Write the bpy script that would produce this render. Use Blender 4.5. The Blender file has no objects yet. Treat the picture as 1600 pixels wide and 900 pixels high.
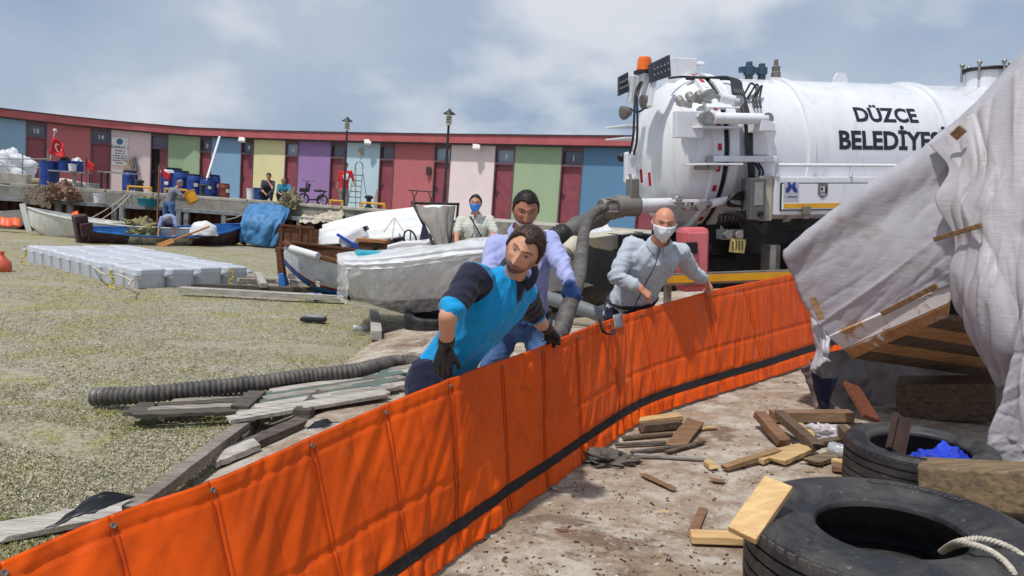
import bpy, bmesh, math, random
import numpy as np
from mathutils import Vector, Matrix, Euler, noise
from mathutils.bvhtree import BVHTree
random.seed(7); np.random.seed(7)
scene = bpy.context.scene
COL = scene.collection
R_ = math.radians

# ------------------------------------------------------------------ camera
CAM = Vector((0, 0, 1.7)); FPX = 1210.0
PITCH, ROLL = R_(5.6), R_(4.0)
_F = Vector((0, math.cos(PITCH), -math.sin(PITCH)))
_U0 = Vector((0, math.sin(PITCH), math.cos(PITCH)))
_X = Vector((1, 0, 0))
_R = _X*math.cos(ROLL) + _U0*math.sin(ROLL)
_U = _U0*math.cos(ROLL) - _X*math.sin(ROLL)
cam_d = bpy.data.cameras.new('camera'); cam = bpy.data.objects.new('camera', cam_d); COL.objects.link(cam)
cam_d.sensor_width = 36; cam_d.lens = 36*FPX/1600; cam_d.clip_start = .05; cam_d.clip_end = 3000
cam.matrix_world = Matrix(((_R.x, _U.x, -_F.x, CAM.x), (_R.y, _U.y, -_F.y, CAM.y), (_R.z, _U.z, -_F.z, CAM.z), (0, 0, 0, 1)))
scene.camera = cam

# ------------------------------------------------------------------ sky and sun
SUN_DIR = Vector((-.33, -.36, 1.0)).normalized()
SUN_EL = math.asin(SUN_DIR.z); SUN_AZ = math.atan2(SUN_DIR.x, SUN_DIR.y)
world = bpy.data.worlds.new('World'); scene.world = world; world.use_nodes = True
nt = world.node_tree; nt.nodes.clear()
def wn(t, **k):
    n = nt.nodes.new(t)
    for a, b in k.items(): setattr(n, a, b)
    return n
_out = wn('ShaderNodeOutputWorld'); _bg = wn('ShaderNodeBackground')
_sky = wn('ShaderNodeTexSky', sky_type='NISHITA', sun_disc=False, sun_elevation=SUN_EL, sun_rotation=SUN_AZ, air_density=1.0, dust_density=1.5, ozone_density=1.2)
_tc = wn('ShaderNodeTexCoord')
_mp = wn('ShaderNodeMapping'); _mp.inputs['Scale'].default_value = (1.0, 1.0, 1.9)
_n1 = wn('ShaderNodeTexNoise'); _n1.inputs['Scale'].default_value = 2.2; _n1.inputs['Detail'].default_value = 8; _n1.inputs['Roughness'].default_value = .52; _n1.inputs['Distortion'].default_value = .1
_n2 = wn('ShaderNodeTexNoise'); _n2.inputs['Scale'].default_value = 4.5; _n2.inputs['Detail'].default_value = 8; _n2.inputs['Roughness'].default_value = .5
_r1 = wn('ShaderNodeValToRGB'); _r1.color_ramp.elements[0].position = .36; _r1.color_ramp.elements[1].position = .66
_r2 = wn('ShaderNodeValToRGB'); _r2.color_ramp.elements[0].position = .47; _r2.color_ramp.elements[1].position = .64
_r1.color_ramp.elements[0].color = (2.6, 3.4, 4.75, 1); _r1.color_ramp.elements[1].color = (4.6, 5.05, 5.85, 1)
_mx = wn('ShaderNodeMix', data_type='RGBA'); _mx.inputs['Factor'].default_value = .86
_mx2 = wn('ShaderNodeMix', data_type='RGBA'); _mx2.inputs[7].default_value = (6.5, 6.7, 7.1, 1)
_mul = wn('ShaderNodeMath', operation='MULTIPLY'); _mul.inputs[1].default_value = .75
L = nt.links.new
L(_tc.outputs['Generated'], _mp.inputs['Vector']); L(_mp.outputs[0], _n1.inputs['Vector']); L(_mp.outputs[0], _n2.inputs['Vector'])
L(_n1.outputs[0], _r1.inputs[0]); L(_n2.outputs[0], _r2.inputs[0])
L(_sky.outputs[0], _mx.inputs[6]); L(_r1.outputs[0], _mx.inputs[7])
L(_mx.outputs[2], _mx2.inputs[6]); L(_r2.outputs[0], _mul.inputs[0]); L(_mul.outputs[0], _mx2.inputs[0])
L(_mx2.outputs[2], _bg.inputs[0]); _bg.inputs[1].default_value = .107
L(_bg.outputs[0], _out.inputs[0])
sun_d = bpy.data.lights.new('sun', 'SUN'); sun_d.energy = 3.2; sun_d.angle = R_(2.0); sun_d.color = (1, .955, .89)
sun = bpy.data.objects.new('sun', sun_d); COL.objects.link(sun)
sun.rotation_euler = SUN_DIR.to_track_quat('Z', 'Y').to_euler(); sun.location = (0, 0, 30)
vs = scene.view_settings; vs.view_transform = 'Standard'; vs.look = 'None'; vs.exposure = 0.15; vs.gamma = 1; vs.use_curve_mapping = False

# ------------------------------------------------------------------ pixel rays of the photograph -> places in the world
def ray(px, py): return _F + _R*((px-800)/FPX) - _U*((py-450)/FPX)
def P(px, py, Y):
    d = ray(px, py); return CAM + d*(Y/d.y)
def G(px, py, z=0.0):
    d = ray(px, py); return CAM + d*((z-CAM.z)/d.z)
def ground(x, y):
    z = .30 + .065*(x-.8) - .006*(y-4.5)
    if x < -1.3: z -= .30*(-1.3-x)
    if x > 3.5: z -= .03*(x-3.5)
    return max(z, -.8)
def GS(px, py):
    p = G(px, py, .2)
    for _ in range(12): p = G(px, py, ground(p.x, p.y))
    return p

# ------------------------------------------------------------------ materials
MATS = {}
def lin(r, g, b):
    f = lambda c: (c/255/12.92) if c/255 <= .04045 else ((c/255+.055)/1.055)**2.4
    return (f(r), f(g), f(b))
class NT:
    def __init__(s, name):
        s.m = bpy.data.materials.new(name); s.m.use_nodes = True
        s.t = s.m.node_tree; s.b = s.t.nodes['Principled BSDF']; s.o = s.t.nodes['Material Output']
    def n(s, t, ins=None, **k):
        n = s.t.nodes.new(t)
        for a, b in k.items(): setattr(n, a, b)
        for a, b in (ins or {}).items():
            if hasattr(b, 'is_linked') or hasattr(b, 'links'): s.t.links.new(b, n.inputs[a])
            else: n.inputs[a].default_value = b
        return n
    def l(s, a, b): s.t.links.new(a, b)
    def coord(s, kind='Object', scale=(1, 1, 1), rot=(0, 0, 0)):
        c = s.n('ShaderNodeTexCoord'); m = s.n('ShaderNodeMapping', {'Scale': scale, 'Rotation': rot}); s.l(c.outputs[kind], m.inputs[0]); return m.outputs[0]
    def noise(s, v, scale, detail=6, rough=.55, dist=0):
        return s.n('ShaderNodeTexNoise', {'Vector': v, 'Scale': scale, 'Detail': detail, 'Roughness': rough, 'Distortion': dist}).outputs[0]
    def ramp(s, f, pts):
        r = s.n('ShaderNodeValToRGB', {'Fac': f}); e = r.color_ramp.elements
        while len(e) < len(pts): e.new(.5)
        for x, (p, c) in zip(e, pts):
            x.position = p; x.color = (c, c, c, 1) if isinstance(c, (int, float)) else (*c[:3], 1)
        return r.outputs[0]
    def mix(s, f, a, b, mode='MIX'):
        m = s.n('ShaderNodeMix', data_type='RGBA', blend_type=mode)
        for i, x in ((0, f), (6, a), (7, b)):
            if hasattr(x, 'links'): s.l(x, m.inputs[i])
            else: m.inputs[i].default_value = x if i == 0 else (*x[:3], 1)
        return m.outputs[2]
    def bump(s, h, strength=.3, dist=.01):
        b = s.n('ShaderNodeBump', {'Height': h, 'Strength': strength, 'Distance': dist}); s.l(b.outputs[0], s.b.inputs['Normal'])
    def col(s, c):
        if hasattr(c, 'links'): s.l(c, s.b.inputs['Base Color'])
        else: s.b.inputs['Base Color'].default_value = (*c[:3], 1)
    def set(s, **k):
        for a, b in k.items():
            i = s.b.inputs[a.replace('_', ' ')]
            if hasattr(b, 'links'): s.l(b, i)
            else: i.default_value = b
def M(name, c, c2=None, sc=6, rough=.6, metal=0, bump=0, bsc=60, stretch=(1, 1, 1), lo=.35, hi=.68, dirt=None, dsc=2.5, dlo=.55, dhi=.75, spec=.5, coat=0):
    if name in MATS: return MATS[name]
    t = NT(name); v = t.coord('Object', stretch)
    if c2 is None: c2 = tuple(x*.78 for x in c)
    k = t.mix(t.ramp(t.noise(v, sc), [(lo, 0), (hi, 1)]), c, c2)
    if dirt: k = t.mix(t.ramp(t.noise(v, dsc, 9, .65, .6), [(dlo, 0), (dhi, 1)]), k, dirt)
    t.col(k); t.set(Metallic=metal, Specular_IOR_Level=spec, Coat_Weight=coat)
    rr = t.ramp(t.noise(v, sc*2.3), [(.3, max(0, rough-.10)), (.7, min(1, rough+.12))]); t.set(Roughness=rr)
    if bump: t.bump(t.noise(v, bsc, 8, .6), bump, .01)
    MATS[name] = t.m; return t.m
def wood(name, c, c2, rough=.75, scale=1.0, paint=None, pl=.45, ph=.55, axis=0):
    if name in MATS: return MATS[name]
    t = NT(name); s = [14*scale]*3; s[axis] = 1.1*scale
    v = t.coord('Object', s); w = t.coord('Object', (1, 1, 1))
    g = t.noise(v, 3.0, 9, .62, .5)
    k = t.mix(t.ramp(g, [(.32, 0), (.66, 1)]), c, c2)
    k = t.mix(t.ramp(t.noise(w, 3.3, 6, .6), [(.5, 0), (.8, .5)]), k, tuple(x*.55 for x in c2))
    if paint: k = t.mix(t.ramp(t.noise(t.coord('Object', [x*.35 for x in s]), 2.2, 8, .65, .4), [(pl, 0), (ph, 1)]), k, paint)
    t.col(k); t.set(Roughness=rough, Specular_IOR_Level=.3); t.bump(g, .5, .006)
    MATS[name] = t.m; return t.m

# ------------------------------------------------------------------ mesh helpers
WMAT = {}
def fbm(p, o=4): return noise.fractal(p, 1.0, 2.0, o, noise_basis='PERLIN_ORIGINAL')
def frame(d, up=None):
    d = d.normalized(); u = up or (Vector((0, 0, 1)) if abs(d.z) < .9 else Vector((1, 0, 0)))
    s = d.cross(u).normalized(); return s, s.cross(d).normalized()
class MB:
    def __init__(s): s.v = []; s.f = []; s.m = []
    def add(s, vs, fs, mi=0):
        o = len(s.v); s.v.extend(tuple(x) for x in vs)
        for f in fs: s.f.append([i+o for i in f]); s.m.append(mi)
        return s
    def box(s, c, size, rot=None, mi=0):
        c = Vector(c); h = Vector(size)/2
        m = Matrix.Identity(3) if rot is None else (Euler(rot).to_matrix() if not isinstance(rot, Matrix) else rot)
        vs = [c + m @ Vector((x*h.x, y*h.y, z*h.z)) for z in (-1, 1) for y in (-1, 1) for x in (-1, 1)]
        return s.add(vs, [(0, 2, 3, 1), (4, 5, 7, 6), (0, 1, 5, 4), (2, 6, 7, 3), (0, 4, 6, 2), (1, 3, 7, 5)], mi)
    def beam(s, a, b, w, h, up=None, mi=0, taper=1.0):
        a, b = Vector(a), Vector(b); sd, u = frame(b-a, up); vs = []
        for p, k in ((a, 1), (b, taper)):
            for x, y in ((-1, -1), (1, -1), (1, 1), (-1, 1)): vs.append(p + sd*(x*w*k/2) + u*(y*h*k/2))
        return s.add(vs, [(3, 2, 1, 0), (4, 5, 6, 7), (0, 1, 5, 4), (1, 2, 6, 5), (2, 3, 7, 6), (3, 0, 4, 7)], mi)
    def tube(s, path, r, seg=8, caps=True, mi=0, flat=None):
        path = [Vector(p) for p in path]; n = len(path)
        rs = r if isinstance(r, (list, tuple)) else [r]*n
        t = (path[1]-path[0]).normalized(); sd, u = frame(t); vs = []; prev = t
        for i, p in enumerate(path):
            t = (path[min(i+1, n-1)]-path[max(i-1, 0)])
            t = t.normalized() if t.length > 1e-9 else prev
            q = prev.rotation_difference(t); sd = q @ sd; u = q @ u; prev = t
            for k in range(seg):
                a = 2*math.pi*k/seg; vs.append(p + sd*(math.cos(a)*rs[i]) + u*(math.sin(a)*rs[i]*(flat or 1)))
        fs = [(i*seg+k, i*seg+(k+1) % seg, (i+1)*seg+(k+1) % seg, (i+1)*seg+k) for i in range(n-1) for k in range(seg)]
        if caps: fs += [tuple(range(seg))[::-1], tuple((n-1)*seg+k for k in range(seg))]
        return s.add(vs, fs, mi)
    def lathe(s, prof, c=(0, 0, 0), axis=(0, 0, 1), seg=24, mi=0, caps=True, arc=None):
        c = Vector(c); ax = Vector(axis).normalized(); a1, a2 = frame(ax); vs = []; n = len(prof)
        for r, z in prof:
            for k in range(seg):
                a = 2*math.pi*k/seg; vs.append(c + ax*z + a1*(r*math.cos(a)) + a2*(r*math.sin(a)))
        fs = [(i*seg+k, (i+1)*seg+k, (i+1)*seg+(k+1) % seg, i*seg+(k+1) % seg) for i in range(n-1) for k in range(seg)]
        if caps: fs += [tuple(range(seg)), tuple((n-1)*seg+k for k in range(seg))[::-1]]
        return s.add(vs, fs, mi)
    def cyl(s, a, b, r, seg=12, mi=0, r2=None):
        return s.tube([a, b], [r, r if r2 is None else r2], seg, True, mi)
    def sphere(s, c, r, seg=12, rings=8, mi=0, rot=None):
        c = Vector(c); r = (r, r, r) if isinstance(r, (int, float)) else r; m = rot or Matrix.Identity(3); vs = []
        for i in range(1, rings):
            t = math.pi*i/rings
            for k in range(seg):
                a = 2*math.pi*k/seg; vs.append(c + m @ Vector((r[0]*math.sin(t)*math.cos(a), r[1]*math.sin(t)*math.sin(a), r[2]*math.cos(t))))
        vs += [c + m @ Vector((0, 0, r[2])), c - m @ Vector((0, 0, r[2]))]
        fs = [(i*seg+k, (i+1)*seg+k, (i+1)*seg+(k+1) % seg, i*seg+(k+1) % seg) for i in range(rings-2) for k in range(seg)]
        T = len(vs)-2; fs += [(T, k, (k+1) % seg) for k in range(seg)] + [(T+1, (rings-2)*seg+(k+1) % seg, (rings-2)*seg+k) for k in range(seg)]
        return s.add(vs, fs, mi)
    def grid(s, fn, nu, nv, mi=0, close_u=False):
        vs = [fn(i/(nu if close_u else nu-1), j/(nv-1)) for i in range(nu) for j in range(nv)]
        fs = [(i*nv+j, ((i+1) % nu)*nv+j, ((i+1) % nu)*nv+j+1, i*nv+j+1) for i in range(nu if close_u else nu-1) for j in range(nv-1)]
        return s.add(vs, fs, mi)
    def prism(s, poly, ext, mi=0):
        e = Vector(ext); n = len(poly); poly = [Vector(p) for p in poly]
        return s.add(poly + [p+e for p in poly], [tuple(range(n))[::-1], tuple(range(n, 2*n))] + [(i, (i+1) % n, n+(i+1) % n, n+i) for i in range(n)], mi)
    def build(s, name, mats, parent=None, smooth=None, solid=0, bevel=0, off=0.0):
        me = bpy.data.meshes.new(name); me.from_pydata(s.v, [], s.f)
        mats = mats if isinstance(mats, (list, tuple)) else [mats]
        for m in mats: me.materials.append(m)
        if len(mats) > 1: me.polygons.foreach_set('material_index', s.m)
        return mesh_obj(name, me, parent, smooth, solid, bevel, off)
def mesh_obj(name, me, parent=None, smooth=None, solid=0, bevel=0, off=0.0, fix=True):
    if fix and not solid:
        bm = bmesh.new(); bm.from_mesh(me); bmesh.ops.recalc_face_normals(bm, faces=bm.faces); bm.to_mesh(me); bm.free()
    if smooth:
        me.polygons.foreach_set('use_smooth', [True]*len(me.polygons))
        if smooth < 179: me.set_sharp_from_angle(angle=R_(smooth))
    o = bpy.data.objects.new(name, me); COL.objects.link(o); WMAT[o.name] = Matrix.Identity(4)
    if solid:
        k = o.modifiers.new('solid', 'SOLIDIFY'); k.thickness = solid; k.offset = off
    if bevel:
        k = o.modifiers.new('bevel', 'BEVEL'); k.width = bevel; k.segments = 2; k.limit_method = 'ANGLE'; k.angle_limit = R_(40)
    if parent: o.parent = parent; o.matrix_parent_inverse = WMAT[parent.name].inverted()
    return o
def tag(o, label, cat, group=None):
    o['label'] = label; o['category'] = cat
    if group: o['group'] = group
    return o
def root(name, label, cat, loc=(0, 0, 0), group=None):
    o = bpy.data.objects.new(name, None); COL.objects.link(o); o.location = loc; o.empty_display_size = .2
    WMAT[o.name] = Matrix.Translation(Vector(loc)); return tag(o, label, cat, group)
def struct(o): o['kind'] = 'structure'; return o
def stuff(o): o['kind'] = 'stuff'; return o
def place(o, loc, rot=(0, 0, 0), sc=None):
    o.location = loc; o.rotation_euler = rot
    if sc: o.scale = (sc,)*3 if isinstance(sc, (int, float)) else sc
    return o
def copy_tree(o, parent=None):
    c = o.copy(); COL.objects.link(c); c.parent = parent; WMAT[c.name] = WMAT[o.name]
    for ch in list(o.children): copy_tree(ch, c)
    return c
def clone(o, loc, rot, label, sc=None, group=None):
    c = copy_tree(o); place(c, loc, rot, sc); c['label'] = label
    if group: c['group'] = group
    return c
def crom(pts, t):
    n = len(pts)-1; x = min(max(t, 0), 1)*n; i = min(int(x), n-1); u = x-i
    g = lambda k: pts[min(max(k, 0), n)]
    a, b, c, d = g(i-1), g(i), g(i+1), g(i+2)
    if i-1 < 0: a = b*2-c
    if i+2 > n: d = c*2-b
    return (b*2 + (c-a)*u + (a*2-b*5+c*4-d)*u*u + (b*3-a-c*3+d)*u**3)*.5
def spline(pts, n): 
    pts = [Vector(p) for p in pts]; return [crom(pts, i/(n-1)) for i in range(n)]
def sheet(ctrl, nu, nv, wr=None):
    ctrl = [[Vector(p) for p in r] for r in ctrl]; mb = MB()
    rows = [spline(r, nu) for r in ctrl]
    colsv = [[crom([r[i] for r in rows], j/(nv-1)) for j in range(nv)] for i in range(nu)]
    out = []
    for i in range(nu):
        for j in range(nv):
            p = colsv[i][j]
            if wr:
                a = colsv[min(i+1, nu-1)][j]-colsv[max(i-1, 0)][j]; b = colsv[i][min(j+1, nv-1)]-colsv[i][max(j-1, 0)]
                nn = a.cross(b); nn = nn.normalized() if nn.length > 1e-12 else Vector((0, 0, 1))
                p = p + nn*wr(i/(nu-1), j/(nv-1), p)
            out.append(p)
    mb.add(out, [(i*nv+j, (i+1)*nv+j, (i+1)*nv+j+1, i*nv+j+1) for i in range(nu-1) for j in range(nv-1)])
    return mb
def ridge(p, o=3):
    a = 0; k = 1
    for _ in range(o): a += (1-abs(noise.noise(p))*2.2)*k; p = p*2.03 + Vector((3.1, 1.7, .9)); k *= .5
    return a
def text_mesh(txt, size, bold=0.0, depth=0.0, align='CENTER'):
    c = bpy.data.curves.new('t', 'FONT'); c.body = txt; c.size = size; c.align_x = align; c.offset = bold; c.extrude = depth; c.resolution_u = 3
    o = bpy.data.objects.new('t', c); COL.objects.link(o); dg = bpy.context.evaluated_depsgraph_get()
    me = bpy.data.meshes.new_from_object(o.evaluated_get(dg)); bpy.data.objects.remove(o); bpy.data.curves.remove(c); return me
def text_obj(name, txt, size, mat, parent, mtx, bold=0.0, align='CENTER', fn=None):
    me = text_mesh(txt, size, bold, 0, align); me.materials.clear(); me.materials.append(mat)
    if fn:
        bm = bmesh.new(); bm.from_mesh(me); bmesh.ops.triangulate(bm, faces=bm.faces)
        for _ in range(2):
            bmesh.ops.subdivide_edges(bm, edges=[e for e in bm.edges if e.calc_length() > size*.12], cuts=1); bmesh.ops.triangulate(bm, faces=bm.faces)
        bm.to_mesh(me); bm.free()
        for v in me.vertices: v.co = fn(v.co)
    else: me.transform(mtx)
    return mesh_obj(name, me, parent, fix=False)
def face_mtx(c, right, up):
    r = Vector(right).normalized(); u = Vector(up); u = (u-r*u.dot(r)).normalized(); n = r.cross(u)
    return Matrix(((r.x, u.x, n.x, c[0]), (r.y, u.y, n.y, c[1]), (r.z, u.z, n.z, c[2]), (0, 0, 0, 1)))
# ================================================================== SETTING
# --- water covered with sea grass and scum
def water_mat():
    t = NT('scum_water'); v = t.coord('Object')
    wide = t.noise(v, .35, 5, .6, .8); mid = t.noise(v, 1.1, 7, .62, 1.2); fine = t.noise(v, 22, 6, .7, .4)
    vo = t.n('ShaderNodeTexVoronoi', {'Vector': t.coord('Object', (1, 1.9, 1), (0, 0, .5)), 'Scale': 34.0, 'Randomness': 1.0})
    leaf = t.mix(t.ramp(vo.outputs['Color'], [(.2, 0), (.8, 1)]), lin(128, 122, 96), lin(166, 160, 138))
    green = t.mix(t.ramp(vo.outputs['Color'], [(.2, 0), (.8, 1)]), lin(116, 118, 44), lin(150, 148, 78))
    k = t.mix(t.ramp(mid, [(.48, 0), (.62, .8)]), leaf, green)
    k = t.mix(t.ramp(t.noise(t.coord('Object', (.45, 1.0, 1), (0, 0, .35)), 1.3, 7, .6, 1.6), [(.54, 0), (.62, .9)]), k, lin(162, 153, 142))
    k = t.mix(t.ramp(wide, [(.35, 0), (.7, .45)]), k, lin(138, 128, 104))
    k = t.mix(t.ramp(fine, [(.62, 0), (.75, .5)]), k, lin(110, 104, 76))
    t.col(k); t.set(Roughness=t.ramp(mid, [(.35, .35), (.6, .7)]), Specular_IOR_Level=.35)
    h = t.mix(.5, vo.outputs['Distance'], fine); t.bump(h, .5, .02); return t.m
mb = MB()
def _wz(x, y): return .012*fbm(Vector((x*.9, y*.9, 0)), 3) if y < 34 else 0
xs = np.concatenate([np.linspace(-60, -22, 14), np.linspace(-20, 6, 80), np.linspace(8, 60, 12)]); ys = np.concatenate([np.linspace(-6, 2, 8), np.linspace(2.3, 26, 90), np.linspace(27, 36, 6)])
mb.grid(lambda u, w: (xs[int(round(u*(len(xs)-1)))], ys[int(round(w*(len(ys)-1)))], _wz(xs[int(round(u*(len(xs)-1)))], ys[int(round(w*(len(ys)-1)))])), len(xs), len(ys))
struct(mb.build('water', water_mat(), smooth=180))

# --- sea grass lying loose on the water (uncountable)
def leaf_mat(name, a, b):
    t = NT(name); i = t.n('ShaderNodeAttribute', attribute_name='Col'); t.col(i.outputs['Color']); t.set(Roughness=.6, Specular_IOR_Level=.3); return t.m
def scatter_strips():
    rng = np.random.default_rng(3); V = []; Fc = []; C = []
    pal = np.array([lin(190, 184, 150), lin(170, 166, 120), lin(206, 203, 184), lin(144, 146, 74), lin(128, 122, 84), lin(170, 168, 104), lin(222, 220, 206)])
    n = 0
    while n < 48000:
        px = rng.uniform(-60, 760); py = 378 + (900-378)*rng.random()**1.15
        p = G(px, py, 0.0)
        if p.y > 24 or p.y < 2: continue
        if ground(p.x, p.y) > .02: continue
        g = noise.noise(Vector((p.x*.8, p.y*.8, 4.0))) + .4*noise.noise(Vector((p.x*2.7, p.y*2.7, 1)))
        if noise.noise(Vector((p.x*.5+p.y*.2, p.y*1.0, 9.0))) > .28 and rng.random() < .85: continue
        ci = rng.choice([3, 5, 3, 4]) if (g > .12 and rng.random() < .75) else rng.choice([0, 1, 1, 4, 4, 0, 2])
        s = .55 + p.y*.055
        a = rng.uniform(0, math.pi); l = rng.uniform(.006, .020)*s; w = rng.uniform(.002, .005)*s
        dx, dy = math.cos(a), math.sin(a); z = .010 + rng.uniform(0, .006); k = rng.uniform(-.004, .006)
        b = len(V)
        for q, zz in ((-1, -.004), (0, k), (1, -.004)):
            for e in (-1, 1): V.append((p.x+dx*l*q-dy*w*e, p.y+dy*l*q+dx*w*e, z+zz+.004*e*rng.uniform(-1, 1)))
        Fc += [(b, b+1, b+3, b+2), (b+2, b+3, b+5, b+4)]
        c = (pal[ci]*.85+.15*pal[ci].mean())*rng.uniform(.52, .96); C += [tuple(c)+(1,)]*6; n += 1
    me = bpy.data.meshes.new('sea_grass'); me.from_pydata(V, [], Fc)
    at = me.color_attributes.new('Col', 'FLOAT_COLOR', 'POINT'); at.data.foreach_set('color', np.array(C, dtype=np.float32).ravel())
    me.materials.append(leaf_mat('sea_grass', 0, 0))
    o = mesh_obj('sea_grass', me, fix=False); stuff(o); o['label'] = 'pale and green sea grass floating over the harbour water'; o['category'] = 'sea grass'
scatter_strips()

# --- slipway
def ground_mat():
    t = NT('slipway_concrete'); v = t.coord('Object')
    a = t.noise(v, .9, 9, .66, .3); b = t.noise(v, 5, 10, .72); c = t.noise(v, 55, 7, .75); d = t.noise(t.coord('Object', (1, 1, 1), (0, 0, 1)), 1.7, 11, .72, .5); e = t.noise(v, 16, 9, .75)
    f = t.noise(t.coord('Object', (1, 1.25, 1), (0, 0, .4)), 2.6, 13, .76, .35); g = t.noise(t.coord('Object', (1, .55, 1), (0, 0, .8)), 30, 9, .8, .4); h = t.noise(v, 85, 6, .75)
    k = t.mix(t.ramp(f, [(.44, 0), (.57, 1)]), lin(158, 139, 120), lin(192, 184, 172))
    k = t.mix(t.ramp(b, [(.40, .55), (.55, 0)]), k, lin(128, 108, 90))
    k = t.mix(t.ramp(d, [(.56, 0), (.615, .8)]), k, lin(112, 90, 74))
    k = t.mix(t.ramp(e, [(.58, 0), (.64, .45)]), k, lin(212, 206, 196))
    k = t.mix(t.ramp(g, [(.575, 0), (.63, .85)]), k, lin(84, 68, 56))
    k = t.mix(t.ramp(h, [(.60, 0), (.66, .7)]), k, lin(70, 56, 46))
    k = t.mix(t.ramp(h, [(.34, .45), (.40, 0)]), k, lin(216, 209, 197))
    t.col(k); t.set(Roughness=.88, Specular_IOR_Level=.25)
    t.bump(t.mix(.5, g, h), 1.0, .016); return t.m
GMAT = ground_mat()
gx = np.concatenate([np.linspace(-4, 4.5, 120), np.linspace(5, 40, 18)]); gy = np.concatenate([np.linspace(-3, 9, 130), np.linspace(9.3, 24, 36)])
def _gz(x, y): return ground(x, y) + .006*fbm(Vector((x*1.7, y*1.7, 3)), 4) + .003*fbm(Vector((x*7, y*7, 1)), 3)
mb = MB().grid(lambda u, w: (gx[int(round(u*(len(gx)-1)))], gy[int(round(w*(len(gy)-1)))], _gz(gx[int(round(u*(len(gx)-1)))], gy[int(round(w*(len(gy)-1)))])), len(gx), len(gy))
struct(mb.build('slipway', GMAT, smooth=180))

# --- small litter of chips and shavings (uncountable)
def scatter_chips():
    rng = np.random.default_rng(5); V = []; Fc = []; C = []
    pal = [lin(110, 78, 54), lin(176, 150, 112), lin(86, 66, 52), lin(206, 196, 178), lin(74, 62, 54), lin(136, 114, 90)]
    n = 0
    while n < 1300:
        px = rng.uniform(560, 1330); py = rng.uniform(460, 905); p = GS(px, py)
        if p.y > 9 or p.x < -1.2: continue
        if fbm(Vector((p.x*1.2, p.y*1.2, 5)), 2) < -.05 and rng.random() < .7: continue
        a = rng.uniform(0, 6.3); l = rng.uniform(.003, .011)*(1 if rng.random() < .95 else 2.6); w = l*rng.uniform(.2, .6); h = rng.uniform(.001, .006)
        z = _gz(p.x, p.y)+h; dx, dy = math.cos(a), math.sin(a); tl = rng.uniform(-.2, .2)
        b = len(V)
        for (q, e) in ((-1, -1), (1, -1), (1, 1), (-1, 1)): V.append((p.x+dx*l*q-dy*w*e, p.y+dy*l*q+dx*w*e, z+tl*l*q))
        for (q, e) in ((-1, -1), (1, -1), (1, 1), (-1, 1)): V.append((p.x+dx*l*q-dy*w*e, p.y+dy*l*q+dx*w*e, z+tl*l*q-h-.004))
        Fc += [(b, b+1, b+2, b+3), (b, b+4, b+5, b+1), (b+1, b+5, b+6, b+2), (b+2, b+6, b+7, b+3), (b+3, b+7, b+4, b)]
        c = np.array(pal[rng.integers(len(pal))])*rng.uniform(.7, 1.1); C += [tuple(c)+(1,)]*8; n += 1
    me = bpy.data.meshes.new('wood_chips'); me.from_pydata(V, [], Fc)
    at = me.color_attributes.new('Col', 'FLOAT_COLOR', 'POINT'); at.data.foreach_set('color', np.array(C, dtype=np.float32).ravel())
    me.materials.append(leaf_mat('wood_chips', 0, 0))
    o = mesh_obj('wood_chips', me, fix=False); stuff(o); o['label'] = 'wood chips, splinters and crumbs strewn over the slipway'; o['category'] = 'wood chips'
scatter_chips()

# ------------------------------------------------------------------ quay and the row of store rooms
DECK = 1.40; ROOF = 4.62; EAVE = 4.30
# facade line in plan: photo x -> depth
FX = [-140, 0, 100, 200, 300, 400, 500, 620, 800, 1000, 1250]
FD = [32.0, 34.6, 36.2, 37.4, 38.0, 36.9, 35.4, 33.4, 30.6, 27.8, 24.6]
def fdepth(px): return float(np.interp(px, FX, FD))
def fpt(px, z, out=0.0):
    q = P(px, 255, fdepth(px)); q.z = z
    if out:
        a = P(px-4, 255, fdepth(px-4)); b = P(px+4, 255, fdepth(px+4)); t = (b-a); t.z = 0; t.normalize()
        q = q + Vector((t.y, -t.x, 0))*out
    return q
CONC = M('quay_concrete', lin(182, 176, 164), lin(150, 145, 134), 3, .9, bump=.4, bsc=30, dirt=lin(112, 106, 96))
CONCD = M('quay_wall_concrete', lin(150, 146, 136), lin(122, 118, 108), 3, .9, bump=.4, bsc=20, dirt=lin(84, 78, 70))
# quay edge line in plan (front of deck)
QX = [-150, 0, 130, 300, 450, 560, 660, 800, 1000, 1300, 1800]
QY = [24.5, 25.5, 26.2, 27.0, 26.6, 25.4, 24.0, 22.0, 20.0, 18.5, 17.0]
def qpt(px, z, back=0.0):
    Y = float(np.interp(px, QX, QY)) + back
    X = P(px, 300 + .0*px, Y).x
    return Vector((X, Y, z))
mb = MB(); qs = np.linspace(-150, 1300, 60)
mb.grid(lambda u, w: qpt(-150+1950*u, DECK, 0) if w < .5 else Vector((qpt(-150+1950*u, DECK).x*1.9, 62, DECK)), 60, 2)
struct(mb.build('quay', CONC))
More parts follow.
